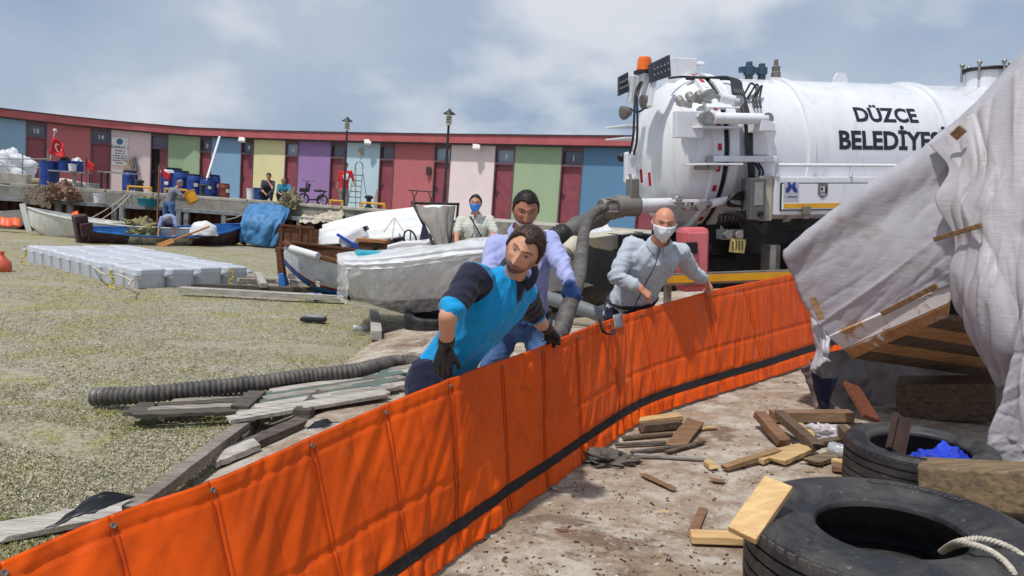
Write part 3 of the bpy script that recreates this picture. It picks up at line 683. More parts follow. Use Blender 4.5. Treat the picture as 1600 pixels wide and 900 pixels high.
# ================================================================== BOATS
def boat(name, label, L, B, H, mats, rise=.5, stern=.75, rows=((.34, 0), (.42, 1), (1.0, 2)), gun=.03, thw=3, post=None, inner=None, keelw=1.5, group='boats'):
    r = root(name, label, 'boat', (0, 0, 0), group); ns, nr = 30, 14
    def bw(s): return B/2*(stern+(1-stern)*math.sin(math.pi*min(s/.55, 1)/2)) if s < .55 else B/2*max(0, 1-((s-.55)/.45)**2.3)
    def sh(s): return H*(1+rise*max(0, (s-.35)/.65)**2+.12*(max(0, .3-s)/.3)**2)
    def ke(s): return H*.75*max(0, (s-.80)/.20)**2
    def pt(s, q, side, k=1.0, lift=0.0):
        b = bw(s)*k; z0 = ke(s)+lift; return Vector((s*L, side*b*q**.5, z0+(sh(s)-z0)*q**keelw))
    mb = MB()
    for side in (-1, 1):
        for i in range(ns):
            for j in range(nr):
                q0, q1 = j/nr, (j+1)/nr; mi = next(m for lim, m in rows if q1 <= lim+1e-6)
                mb.add([pt(i/ns, q0, side), pt((i+1)/ns, q0, side), pt((i+1)/ns, q1, side), pt(i/ns, q1, side)], [(0, 1, 2, 3)], mi)
    for j in range(nr):   # transom
        q0, q1 = j/nr, (j+1)/nr; mi = next(m for lim, m in rows if q1 <= lim+1e-6); mb.add([pt(0, q0, -1), pt(0, q0, 1), pt(0, q1, 1), pt(0, q1, -1)], [(0, 1, 2, 3)], mi)
    hull = mb.build('hull', mats[:3], r, smooth=50)
    mb = MB(); k = 1-.06/B*2
    for side in (-1, 1):
        for i in range(ns):
            for j in range(nr):
                q0, q1 = j/nr, (j+1)/nr
                mb.add([pt(.02+.96*i/ns, q0, side, k, .06), pt(.02+.96*(i+1)/ns, q0, side, k, .06), pt(.02+.96*(i+1)/ns, q1, side, k, .06), pt(.02+.96*i/ns, q1, side, k, .06)], [(0, 1, 2, 3)])
    for j in range(nr): mb.add([pt(.02, j/nr, -1, k, .06), pt(.02, j/nr, 1, k, .06), pt(.02, (j+1)/nr, 1, k, .06), pt(.02, (j+1)/nr, -1, k, .06)], [(0, 1, 2, 3)])
    mb.build('inner_shell', inner or mats[2], r, smooth=50)
    for side in (-1, 1):
        MB().tube([pt(i/ns, 1, side, 1)+Vector((0, side*.005, .01)) for i in range(ns+1)], gun, 6).build('gunwale', mats[3], r, smooth=60)
    MB().tube([pt(0, 1, -1)+Vector((0, 0, .01)), pt(0, 1, 1)+Vector((0, 0, .01))], gun, 6).build('transom_cap', mats[3], r, smooth=60)
    for i in range(thw):
        s = .2+.5*i/max(1, thw-1); MB().box((s*L, 0, sh(s)*.72), (.22, bw(s)*1.75, .03)).build('thwart', mats[3], r)
    if post:
        h, m = post; MB().beam(Vector((L*.99, 0, ke(.97)-.1)), Vector((L*1.03, 0, sh(1)+h)), .09, .16).build('stem_post', m, r, bevel=.01)
    return r
BW = M('boat_white', lin(214, 214, 210), lin(190, 190, 186), 3, .45, dirt=lin(150, 142, 128)); BNAVY = M('boat_navy', lin(30, 40, 88), lin(24, 32, 70), 4, .5)
BMAR = M('boat_maroon', lin(66, 34, 42), lin(50, 28, 36), 4, .6, dirt=lin(96, 76, 70)); BWOR = M('boat_worn_white', lin(190, 184, 172), lin(150, 142, 130), 4, .75, dirt=lin(92, 84, 76), dlo=.5, dhi=.62)
BBLU = M('boat_blue', lin(34, 106, 180), lin(26, 88, 156), 4, .5, dirt=lin(90, 130, 170)); WOODB = wood('boat_brown_wood', lin(112, 72, 48), lin(80, 50, 36)); BGREY = M('boat_grey', lin(150, 152, 154), lin(126, 128, 132), 4, .5)
b1 = boat('rowing_boat', 'white wooden boat with navy waterline behind the dark boat', 5.2, 1.7, .62, [BNAVY, BW, BW, BW], .55, .6, ((.18, 0), (.3, 1), (1, 2)), post=(.12, BW))
p = G(38, 367, 0); place(b1, p+Vector((5.0, 1.35, -.16)), (0, 0, math.pi+.20))
b2 = boat('fishing_boat', 'dark maroon fishing boat with worn white flank and blue inside, men aboard', 4.9, 1.6, .48, [BMAR, BMAR, BWOR, BBLU], .75, .45, ((.14, 0), (.3, 1), (1, 2)), inner=BBLU, post=(.02, BMAR), thw=3)
for q in b2.children:
    if q.name.startswith('hull'):
        me = q.data
        for f in me.polygons:
            c = f.center; f.material_index = 2 if (1.0 < c.x < 2.9 - .9*(.5-c.z) and c.z > .12) else 0
pl = G(116, 380, 0); pr_ = G(352, 384, 0); dv = pr_-pl
place(b2, pl+Vector((0, .5, -.14)), (R_(7), 0, math.atan2(dv.y, dv.x)+.03))
MB().beam(Vector((.04, 0, -.1)), Vector((-.18, 0, .92)), .28, .34).build('stern_post', BMAR, b2, bevel=.02)
MB().beam(Vector((-.05, -.35, .4)), Vector((-.12, -.35, .75)), .1, .3).build('rudder_board', BMAR, b2)
heap('fishing_net', 'pale green net piled amidships in the dark fishing boat', 'fishing net', P(222, 366, 23.7), (.6, .45, .42), NETG, .5, 4, fine=.08)
heap('float_bag', 'white rounded bag in the bow of the dark fishing boat', 'bag', P(318, 366, 23.7), (.42, .38, .40), WPL, .12, 2)
def oar(a, b, blade, label, mat):
    a, b = Vector(a), Vector(b); r = root('oar', label, 'oar', b)
    MB().cyl(a, a.lerp(b, .68), .03, 8).build('loom', mat, r, smooth=60); MB().beam(a.lerp(b, .66), b, .05, .02, Vector((0, -1, .3))).beam(a.lerp(b, .7), b, .16, .025, Vector((0, -1, .3))).build('blade', mat, r, bevel=.006)
oar(P(327, 354, 23.1), G(246, 385, 0), 1, 'wooden oar slanting over the dark boat into the water', wood('oar_wood', lin(186, 132, 78), lin(150, 100, 58)))
tag(MB().beam(P(163, 350, 24.6), P(258, 348, 24.6), .12, .05).build('plank', wood('pale_plank', lin(190, 180, 164), lin(150, 140, 126))), 'pale plank lying across the boats in front of the quay', 'plank')
b3 = boat('rowing_boat', 'small white boat cut by the left edge under the nets', 4.0, 1.4, .5, [BW, BW, BW, BW], .5, .6, post=(.1, BW)); place(b3, P(32, 346, 25.0)*1.0+Vector((-4.1, .3, -.62)), (0, 0, .08)); b3.location.z = -.1
# orange floats at far left
ORF = M('orange_float', lin(232, 92, 30), lin(206, 74, 22), 3, .5)
tag(sheet([[P(-30, 340, 24), P(0, 340, 24), P(32, 342, 24)], [P(-30, 354, 23.8), P(0, 354, 23.8), P(31, 354, 23.8)]], 24, 8, lambda u, v, p: .03*math.sin(u*20)).build('floating_boom', ORF, smooth=60, solid=.05), 'piece of orange boom floating at the left edge by the white boat', 'boom')
tag(sheet([[P(98, 342, 24.9), P(122, 330, 24.9)], [P(108, 352, 24.7), P(128, 346, 24.7)]], 10, 6, lambda u, v, p: .05*math.sin(u*6)).build('orange_board', ORF, smooth=60, solid=.04), 'orange sheet lying in the white boat', 'sheet')
bu = G(2, 424, 0)
mbu = MB().lathe([(0, -.1), (.12, -.08), (.17, .05), (.16, .16), (.07, .26), (.04, .30), (.05, .36), (0, .37)], bu, seg=18); tag(mbu.build('buoy', M('buoy_orange', lin(208, 96, 66), lin(186, 80, 54), 4, .5), smooth=60), 'faded orange pear shaped buoy at the left edge of the water', 'buoy')
# mooring lines
ROPE = M('pale_rope', lin(196, 190, 176), lin(160, 154, 140), 30, .9)
def line(px1, py1, y1, px2, py2, y2, r, label, sag=.25, name='mooring_line', mat=None, group='mooring lines'):
    a, b = P(px1, py1, y1), P(px2, py2, y2); pts = [a.lerp(b, t)-Vector((0, 0, sag*4*t*(1-t))) for t in np.linspace(0, 1, 14)]
    tag(MB().tube(pts, r, 5).build(name, mat or ROPE, smooth=80), label, 'rope', group)
line(130, 346, 24.5, 206, 297, 26.8, .016, 'rope running from the white boat up to the leftmost yellow guard', .1)
line(140, 352, 24.2, 210, 297, 26.8, .016, 'rope running just right of another up to the leftmost guard', .15)
line(355, 343, 23.6, 378, 336, 26.0, .018, 'rope from the bow of the dark boat to the quay by the blue tarpaulin', .02)
line(245, 362, 23.6, 249, 258, 25.6, .03, 'thin upright mast pole standing in the dark fishing boat', 0, 'mast_pole', WOODB, None)
# blue tarpaulin
TBLUE = M('blue_tarpaulin', lin(70, 128, 176), lin(46, 98, 148), 4, .55, bump=.5, bsc=14, dirt=lin(150, 180, 200), dlo=.6, dhi=.8)
top = [P(388, 318, 26.0), P(412, 316, 26.0), P(440, 320, 26.0), P(454, 326, 26.0)]
mid = [P(374, 346, 25.0), P(400, 342, 24.9), P(432, 345, 24.9), P(446, 348, 25.1)]
low = [P(372, 377, 24.9), P(392, 381, 24.7), P(420, 386, 24.7), P(436, 383, 25.0)]
tag(sheet([top, mid, low], 40, 34, lambda u, v, p: .10*ridge(Vector((u*5+v*1.2, v*1.6, 2)), 3)*(.3+v)).build('tarpaulin', TBLUE, smooth=70, solid=.02), 'crumpled bright blue tarpaulin hung over the quay edge below the squatting men', 'tarpaulin')
# brown crate next to it
cr = root('wooden_crate', 'brown open wooden crate standing right of the blue tarpaulin', 'crate', P(465, 385, 24.8))
c0 = P(464, 372, 24.9)
for dx in (-.55, .0): MB().box(c0+Vector((dx+.1, 0, 0)), (.5, .05, .62)).build('panel', RUST, cr)
for dx in (-.48, .12, .46): MB().box(c0+Vector((dx, -.05, .02)), (.06, .06, .8)).build('post', WOODB, cr)
MB().box(c0+Vector((.0, -.04, .38)), (1.1, .12, .06)).box(c0+Vector((.0, -.04, -.34)), (1.1, .12, .06)).build('rail', WOODB, cr)
MB().box(c0+Vector((.1, .45, 0)), (1.0, .05, .62)).build('back_panel', WOODB, cr)
# ================================================================== MIDDLE GROUND
# --- cube pontoon
CUBEM = M('pontoon_plastic', lin(186, 190, 198), lin(168, 172, 182), 3, .5, dirt=lin(138, 138, 134), dlo=.55, dhi=.8)
def pontoon():
    A = G(212, 452, 0); Bq = G(40, 408, 0); Cq = G(372, 440, 0)
    lx = (Bq-A).normalized(); nl = 11; sl = (Bq-A).length/nl
    dy = Cq-A; dy = dy-lx*dy.dot(lx)*.55; sy = dy.normalized(); ns = 4; ss = max(.46, dy.length/ns)
    r = root('floating_dock', 'pale grey floating dock of plastic cubes on the scummy water', 'floating dock', A)
    # one cube with chamfered vertical edges and corner lugs
    def cube_mesh():
        mb = MB(); h = .235; c = .075
        oct_ = [(-h+c, -h), (h-c, -h), (h, -h+c), (h, h-c), (h-c, h), (-h+c, h), (-h, h-c), (-h, -h+c)]
        lev = [(-.12, .96), (.24, 1.0), (.30, .97), (.325, .90)]
        vs = [(x*k, y*k, z) for z, k in lev for x, y in oct_]
        fs = [(i*8+k, i*8+(k+1) % 8, (i+1)*8+(k+1) % 8, (i+1)*8+k) for i in range(3) for k in range(8)] + [tuple(range(24, 32)), tuple(range(8))[::-1]]
        mb.add(vs, fs)
        return mb
    m = Matrix(((lx.x, sy.x, 0), (lx.y, sy.y, 0), (0, 0, 1)))
    first = None; rng = random.Random(2)
    for i in range(nl):
        for j in range(ns):
            p = A + lx*(sl*(i+.5)) + sy*(ss*(j+.5)); p.z = .01*rng.uniform(-1, 1)+.015*noise.noise(p)
            if first is None:
                first = cube_mesh().build('float_cube', CUBEM, r, bevel=.012); o = first
            else:
                o = first.copy(); COL.objects.link(o)
            o.matrix_parent_inverse = Matrix.Identity(4)
            mm = m.to_4x4(); s = Matrix.Diagonal((sl/.48, ss/.48, 1, 1)); o.matrix_basis = Matrix.Translation(p-A) @ mm @ s @ Matrix.Rotation(R_(rng.uniform(-1, 1)), 4, 'X')
    lug = None
    for i in range(nl+1):
        for j in range(ns+1):
            p = A + lx*(sl*i) + sy*(ss*j); p.z = .22
            if lug is None:
                lug = MB().lathe([(.07, -.02), (.07, .02), (.045, .03), (.04, .05), (0, .05)], seg=10).build('joint_pin', CUBEM, r, smooth=40); q = lug
            else: q = lug.copy(); COL.objects.link(q)
            q.matrix_parent_inverse = Matrix.Identity(4); q.matrix_basis = Matrix.Translation(p-A)
    YR = M('yellow_rope', lin(206, 186, 30), lin(170, 150, 20), 30, .8)
    for px, py in ((181, 437), (365, 432), (42, 402)):
        p = G(px, py, .16); pts = [p+Vector((random.uniform(-.06, .06), random.uniform(-.05, .0)-.05, .16-.3*k/9+random.uniform(-.02, .02))) for k in range(10)]
        tag(MB().tube(spline(pts, 30), .013, 6).build('yellow_rope', YR, smooth=80), {181: 'yellow rope knotted on the near side of the floating dock', 365: 'yellow rope knotted at the right end of the floating dock', 42: 'yellow rope knotted at the far left end of the floating dock'}[px], 'rope', 'yellow ropes on the dock')
    wp = [G(x, y, .22)+Vector((.0, -.05, 0)) for x, y in ((148, 416), (165, 428), (182, 428), (196, 432), (206, 437), (211, 436), (206, 440), (204, 446))]
    tag(MB().tube(spline(wp, 40), .016, 6).build('white_rope', ROPE, smooth=80), 'white rope hanging along the near side of the floating dock', 'rope')
pontoon()

# --- weathered timbers
GREYW = wood('weathered_grey_wood', lin(164, 158, 148), lin(112, 106, 98), .85); GREYW2 = wood('weathered_pale_wood', lin(190, 186, 178), lin(140, 134, 126), .85)
DARKW = wood('weathered_dark_wood', lin(104, 96, 88), lin(66, 60, 56), .85); GREENW = wood('green_painted_wood', lin(112, 112, 104), lin(84, 86, 80), .8, paint=lin(86, 112, 106), pl=.47, ph=.55)
def plk(name, a, b, z, w, t, mat, parent=None, jag=0.0, seed=0, z2=None):
    p, q = G(a[0], a[1], z), G(b[0], b[1], z if z2 is None else z2)
    for e in (p, q):
        h_ = ground(e.x, e.y)+.05
        if e.z < h_: e.z = h_
    d = (q-p); n = 8; sd, up = frame(d, Vector((0, 0, 1))); rng = random.Random(seed); mb = MB(); vs = []
    for i in range(n+1):
        c = p.lerp(q, i/n); e = rng.uniform(-1, 1)*w*.03
        for x, y in ((-1, -1), (1, -1), (1, 1), (-1, 1)):
            jx = d.normalized()*(rng.uniform(-1, 1)*jag if i in (0, n) else 0)
            vs.append(c + sd*(x*w/2+e) + up*(y*t/2 + rng.uniform(-1, 1)*t*.06) + jx)
    fs = [(3, 2, 1, 0), (n*4, n*4+1, n*4+2, n*4+3)] + [(i*4+k, i*4+(k+1) % 4, i*4+4+(k+1) % 4, i*4+4+k) for i in range(n) for k in range(4)]
    return mb.add(vs, fs).build(name, mat, parent, bevel=.004)
wk = root('broken_walkway', 'broken grey plank walkway lying on the water under the long hose', 'walkway', G(430, 640, 0))
rng_ = random.Random(4)
for i in range(9):
    f = i/8; a = (362+78*f+rng_.uniform(-9, 9), 656-50*f); b = (606+46*f+rng_.uniform(-12, 12), 632-48*f)
    plk('plank', a, b, .15+.012*(i % 2), .112, .03, (GREYW2, GREYW2, GREYW, GREYW2, GREENW, GREYW, GREENW, GREYW2, GREYW)[i], wk, .02, i)
for i, (a, b) in enumerate((((208, 648), (392, 642)), ((226, 641), (402, 633)), ((246, 635), (412, 624)), ((270, 629), (420, 616)))): plk('plank', a, b, .10, .10, .03, (DARKW, GREYW, DARKW, GREYW)[i], wk, .03, i+9)
for i, (a, b, m) in enumerate((((374, 637), (402, 613), DARKW), ((492, 628), (508, 600), GREENW), ((590, 616), (606, 586), GREENW), ((206, 648), (232, 632), DARKW))): plk('cleat', a, b, .178 if i < 3 else .10, .13, .03, m, wk, .01, i)
for i, (a, b) in enumerate((((505, 639), (470, 672)), ((392, 656), (370, 690)))): plk('cross_beam', a, b, .05, .12, .08, DARKW, wk, .01, i)
tag(plk('fallen_beam', (383, 664), (205, 800), .10, .085, .07, wood('beam_grey_wood', lin(150, 142, 132), lin(98, 90, 82), .85), None, .02, 3), 'square grey beam slanting from the broken walkway toward the orange boom', 'beam')
tag(plk('plank', (262, 782), (0, 832), .06, .20, .03, GREYW2, None, .05, 21, .03), 'wide pale plank floating beside the boom at lower left', 'plank', 'loose planks on the water')
tag(plk('plank', (470, 690), (350, 714), .05, .12, .05, DARKW, None, .03, 23), 'dark plank floating behind the boom below the walkway', 'plank', 'loose planks on the water')
tag(plk('plank', (405, 712), (330, 722), .04, .15, .04, GREYW2, None, .03, 24), 'short pale plank beside the slanting grey beam', 'plank', 'loose planks on the water')
tag(plk('square_post', (584, 488), (588, 524), .10, .13, .11, GREYW2, None, .0, 25), 'short square pale post lying at the water edge by the wrapped boat', 'post')
BLKP = M('black_plastic', lin(22, 22, 26), lin(14, 14, 18), 5, .35)
for q, lb in (((70, 826), 'black plastic scrap on the pale plank at lower left'), ((452, 690), 'black plastic strip caught behind the boom by the walkway')):
    a = G(q[0], q[1], .1); dx = Vector((.20, .10, .05)); dy = Vector((.05, .16, 0))
    tag(sheet([[a, a+dx*.5, a+dx], [a+dy, a+dx*.5+dy+Vector((0, 0, .07)), a+dx+dy*1.3]], 12, 8, lambda u, v, p: .015*ridge(p*14, 2)).build('plastic_scrap', BLKP, smooth=70, solid=.004), lb, 'plastic scrap', 'black plastic scraps')
jt = root('old_jetty', 'long rotten jetty timbers on the water between the dock and blue bottomed boat', 'jetty', G(400, 458, 0))
for i, (a, b, z, w, m) in enumerate((((283, 452), (535, 466), .10, .16, GREYW2), ((300, 446), (530, 455), .07, .18, DARKW), ((372, 438), (470, 440), .10, .16, GREYW), ((368, 432), (520, 446), .12, .08, GREYW2), ((402, 428), (412, 446), .14, .12, GREYW2), ((455, 430), (462, 452), .12, .12, DARKW), ((480, 420), (498, 445), .25, .05, GREYW2), ((495, 445), (532, 432), .2, .2, WOODB))):
    plk('timber', a, b, z, w, .08, m, jt, .04, i)
# --- flotsam
CLEARP = None
def clear_mat(name, c, alpha=.45, rough=.15):
    t = NT(name); v = t.coord('Object'); t.col(c); t.set(Roughness=rough, Specular_IOR_Level=.6, Alpha=t.ramp(t.noise(v, 9, 5), [(.3, max(.05, alpha-.2)), (.7, min(1, alpha+.25))])); return t.m
PET = clear_mat('clear_bottle_plastic', lin(196, 206, 214), .5); BLUEP = M('blue_plastic', lin(30, 80, 190), lin(24, 64, 160), 6, .4)
def bottle(c, d, L, r, label, cap=BLUEP, band=True):
    c = Vector(c); d = Vector(d).normalized(); o = root('plastic_bottle', label, 'bottle', c, 'discarded bottles')
    MB().lathe([(0, 0), (r*.8, 0), (r, .02), (r, L*.3), (r*.95, L*.33), (r, L*.36), (r, L*.68), (r*.75, L*.82), (r*.36, L*.92), (r*.36, L*.95)], c, d, 18).build('bottle_body', PET, o, smooth=60)
    MB().lathe([(r*.42, L*.94), (r*.42, L), (0, L)], c, d, 12).build('cap', cap, o, smooth=50)
    if band: MB().lathe([(r*1.015, L*.40), (r*1.015, L*.62)], c, d, 18, caps=False).build('label_band', cap, o, smooth=50)
bottle(G(478, 464, .06), (1, .1, .02), .34, .075, 'big clear water bottle floating by the jetty timbers')
bottle(G(552, 512, .03), (1, .3, 0), .22, .04, 'small crushed clear bottle on the water edge', band=False)
ft = root('floating_box', 'black and grey plastic box adrift on the scum', 'box', G(490, 498, 0)); b = G(490, 499, .05)
MB().box(b, (.34, .16, .05)).build('case', BLKP, ft, bevel=.015); MB().box(b+Vector((.03, 0, .04)), (.26, .12, .03)).build('grey_lid', GREYP, ft, bevel=.01)

# --- wooden boat with blue bottom
BD = [BBLU, M('boat_red_line', lin(130, 40, 48), None, 4, .5), M('boat_faded_white', lin(206, 208, 210), lin(170, 176, 184), 3, .6, dirt=lin(112, 128, 150), dlo=.52, dhi=.7), WOODB]
bD = boat('wooden_boat', 'white wooden boat with blue bottom and brown rail behind the plastic wrapped boat', 5.0, 1.7, .62, BD, .35, .6, ((.36, 0), (.43, 1), (1, 2)), gun=.045, inner=WOODB, thw=2)
p = P(447, 420, 13.9); place(bD, Vector((p.x+4.95, 13.35, -.06)), (R_(-4), R_(-1), math.pi-.10))
sp = root('boat_stem', 'brown carved stem post with blue foot at the wooden boat bow', 'stem post', P(440, 448, 13.9))
MB().beam(P(441, 430, 13.9), P(436, 386, 13.9), .16, .12, taper=.8).tube([P(430, 391, 13.9), P(447, 389, 13.9)], .04, 8).build('post', WOODB, sp, bevel=.015)
MB().beam(P(444, 447, 13.9), P(441, 426, 13.9), .26, .13, taper=.7).build('blue_foot', BBLU, sp, bevel=.015)
cb = root('engine_box', 'small brown wooden engine box on the wooden boat', 'box', P(585, 386, 13.2)); c = P(583, 384, 13.2)
MB().box(c, (.42, .4, .14)).build('box_body', WOODB, cb); MB().box(c+Vector((0, 0, .09)), (.50, .46, .05)).build('box_lid', wood('tan_wood', lin(178, 128, 84), lin(146, 100, 64)), cb); MB().lathe([(0, 0), (.05, 0), (.05, .02), (0, .02)], c+Vector((.06, -.2, 0)), (0, -1, 0), 12).build('port_hole', BLKP, cb)
tag(MB().tube([P(455, 388, 13.4), P(497, 400, 13.0)], .06, 10).build('white_fender', WPL, smooth=50), 'white tube fender lying in the wooden boat bow', 'fender')

# --- upturned white hulls and a runabout, outboard
GLOSSW = M('gelcoat_white', lin(226, 227, 228), lin(208, 210, 212), 3, .3, dirt=lin(176, 176, 172), dlo=.6, dhi=.85)
def upturned(a, b, wd, hgt, zb, label):
    a, b = Vector(a), Vector(b); d = b-a; d.z = 0; Ln = d.length; d.normalize(); s = Vector((-d.y, d.x, 0))
    r = root('upturned_hull', label, 'boat', a, 'upturned white hulls')
    def fn(u, v):
        t = u; q = (v-.5)*2; w = wd*(1 if t > .3 else (t/.3)**.6+.001)*.5; h = hgt*(.65+.35*min(1, t/.35))*(1-.1*t)
        prof = h*(1-abs(q)**2.6) + .035*(abs(((abs(q)*3) % 1)-.5) < .12)*(abs(q) < .9)
        c = a.lerp(b, t); return c + s*(q*w) + Vector((0, 0, prof))
    MB().grid(fn, 40, 33).build('hull', GLOSSW, r, smooth=28, solid=.02)
    MB().tube([fn(i/39, 0) for i in range(40)], .03, 6).tube([fn(i/39, 1) for i in range(40)], .03, 6).build('rub_rail', BLKP, r, smooth=60)
upturned(P(503, 372, 18.0), P(700, 344, 19.0), 1.6, .42, 0, 'upturned white hull farthest back beneath the quay wall')
upturned(P(498, 384, 15.8), P(690, 362, 16.4), 1.5, .46, 0, 'upturned white hull nearest, next to the outboard motor')
tag(MB().box((-2.7, 17.2, .28), (3.0, 3.6, .95)).build('work_float', RUST, bevel=.04), 'rusty float carrying the upturned white hulls', 'float')
ob = root('outboard_motor', 'white tilted outboard motor in front of the upturned hulls', 'outboard motor', P(556, 388, 14.6)); c = P(553, 372, 14.6)
cw = MB().box((0, 0, 0), (.52, .34, .26), (0, R_(-32), 0)).build('cowling', GLOSSW, ob, bevel=.06); cw.location = c-Vector(WMAT[ob.name].translation)*0
cw.data.transform(Matrix.Translation(c)); cw.location = (0, 0, 0)
MB().beam(c+Vector((-.28, -.19, .06)), c+Vector((.20, -.19, -.2)), .03, .05).build('blue_stripe', BLUEP, ob)
MB().beam(c+Vector((.02, 0, -.05)), c+Vector((-.18, 0, -.55)), .22, .16, taper=.6).build('leg', BGREY, ob, bevel=.02); MB().box(c+Vector((.22, 0, .2)), (.06, .2, .08), (0, R_(-32), 0)).build('handle', BLKP, ob)
ru = root('runabout_boat', 'white runabout with black steering wheel beside the grey canvas', 'boat', P(640, 392, 14.2))
MB().prism([P(596, 393, 14.0), P(668, 388, 14.0), P(672, 376, 14.0), P(628, 377, 14.0), P(600, 384, 14.0)], (0, 1.3, 0)).build('hull', GLOSSW, ru, bevel=.04)
MB().prism([P(630, 377, 14.4), P(662, 376, 14.4), P(660, 364, 14.4), P(632, 370, 14.4)], (0, .7, 0)).build('console', GLOSSW, ru, bevel=.03)
c = P(641, 374, 14.2); MB().lathe([(.16, -.012), (.185, -.012), (.185, .012), (.16, .012), (.16, -.012)], c, (.8, -.5, .3), 22, caps=False).beam(c-Vector((.0, .0, .17)), c+Vector((0, 0, .17)), .03, .02).build('steering_wheel', BLKP, ru, smooth=40)
MB().prism([P(655, 375, 14.1), P(668, 374, 14.1), P(664, 352, 14.1), P(660, 352, 14.1)], (0, .1, 0)).build('seat_cover', M('dark_purple_cloth', lin(58, 50, 84), None, 5, .9), ru)
line(600, 362, 14.8, 616, 340, 15.4, .012, 'thin rope tied over the upturned hulls, left strand', 0); line(612, 375, 14.6, 617, 341, 15.4, .012, 'thin rope tied over the upturned hulls, middle strand', 0); line(632, 362, 14.8, 617, 341, 15.4, .012, 'thin rope tied over the upturned hulls, right strand', 0)

# --- grey canvas on a frame
GCAN = M('grey_canvas', lin(140, 134, 128), lin(118, 112, 108), 3, .85, bump=.3, bsc=40)
cf = root('canvas_windbreak', 'grey canvas hung from a dark frame left of the check shirt man', 'canvas', P(690, 392, 11.6))
sheet([[P(645, 317, 12.0), P(668, 320, 11.9), P(692, 319, 11.9), P(716, 319, 12.1)], [P(660, 348, 11.7), P(676, 352, 11.6), P(694, 352, 11.6), P(712, 350, 11.9)], [P(677, 384, 11.6), P(686, 386, 11.5), P(698, 384, 11.5), P(706, 380, 11.8)]], 30, 26, lambda u, v, p: .05*ridge(Vector((u*3.5, v*.7, 1)), 2)).build('cloth', GCAN, cf, smooth=70, solid=.008)
MB().cyl(P(644, 315, 12.03), P(680, 388, 11.65), .022, 8).cyl(P(644, 317, 12.05), P(718, 319, 12.15), .02, 8).cyl(P(716, 317, 12.15), P(710, 390, 12.0), .02, 8).build('frame', BLKP, cf, smooth=60)

# --- boat wrapped in plastic film
BEl = root('wrapped_boat', 'white dinghy wrapped in clear plastic film on the slipway', 'boat', GS(600, 488))
Hm = M('dinghy_white', lin(206, 208, 210), lin(186, 188, 190), 3, .4, dirt=lin(160, 160, 156)); Hd = M('dinghy_dark_bottom', lin(58, 60, 64), lin(44, 46, 50), 4, .6, dirt=lin(96, 92, 86))
A0, A1 = P(545, 470, 9.9), P(1000, 400, 11.6)      # near bilge line
near = [[P(533, 408, 9.9), P(600, 405, 9.75), P(700, 392, 9.8), P(800, 382, 10.2), P(900, 370, 10.8), P(960, 362, 11.3)],
        [P(536, 432, 9.92), P(602, 430, 9.68), P(700, 418, 9.72), P(800, 408, 10.1), P(900, 392, 10.75), P(960, 384, 11.25)],
        [P(546, 452, 10.0), P(604, 450, 9.75), P(700, 442, 9.8), P(800, 432, 10.15), P(900, 415, 10.8), P(960, 402, 11.3)],
        [P(562, 468, 10.2), P(610, 478, 9.95), P(700, 476, 9.95), P(800, 474, 10.3), P(900, 470, 10.9), P(960, 455, 11.4)],
        [P(600, 478, 10.6), P(640, 490, 10.3), P(720, 492, 10.3), P(800, 490, 10.6), P(900, 484, 11.2), P(960, 470, 11.7)]]
mbx = sheet(near, 60, 30)
mbx.m = [1 if (k % 29) >= 19 else 0 for k in range(len(mbx.m))]
mbx.build('hull_side', [Hm, Hd], BEl, smooth=60, solid=.03)
sheet([[P(533, 408, 9.9), P(545, 402, 10.6), P(560, 398, 11.3)], [P(536, 432, 9.92), P(548, 426, 10.6), P(562, 420, 11.3)], [P(546, 452, 10.0), P(556, 446, 10.6), P(568, 440, 11.3)], [P(562, 468, 10.2), P(575, 462, 10.6), P(585, 456, 11.2)]], 12, 12).build('transom', Hm, BEl, smooth=60, solid=.03)
MB().tube(spline(near[0], 40), .035, 8).build('gunwale', Hm, BEl, smooth=60)
sheet([[P(533, 408, 9.9), P(600, 405, 9.75), P(700, 392, 9.8), P(800, 382, 10.2), P(960, 362, 11.3)], [P(560, 398, 11.3), P(620, 392, 11.4), P(700, 385, 11.5), P(800, 372, 11.8), P(950, 350, 12.2)]], 30, 8, lambda u, v, p: -.06*math.sin(v*3.1)).build('deck', Hm, BEl, smooth=60, solid=.02)
MB().box(P(588, 402, 10.6)+Vector((0, 0, .02)), (.55, .5, .12), (0, 0, .3)).build('cyan_cushion', M('cyan_cushion', lin(40, 160, 178), lin(30, 140, 160), 5, .6), BEl, bevel=.03)
def film_mat():
    t = NT('clear_film'); v = t.coord('Object'); n = t.noise(v, 7, 7, .65, .6)
    t.col(lin(226, 228, 230)); t.set(Roughness=.16, Specular_IOR_Level=.6, Alpha=t.ramp(n, [(.35, .16), (.70, .66)])); t.bump(t.noise(v, 8, 4), .2, .01); return t.m
def filmo_mat():
    t = NT('milky_film'); v = t.coord('Object'); n = t.noise(v, 5, 7, .65, .6)
    t.col(lin(228, 230, 232)); t.set(Roughness=.22, Specular_IOR_Level=.6, Alpha=t.ramp(n, [(.3, .60), (.62, .96)])); t.bump(t.noise(v, 8, 4), .2, .01); return t.m
FILM = film_mat(); FILMO = filmo_mat()
wr = lambda u, v, p: .030*ridge(Vector((u*6, v*1.2+u*2, 3)), 2)
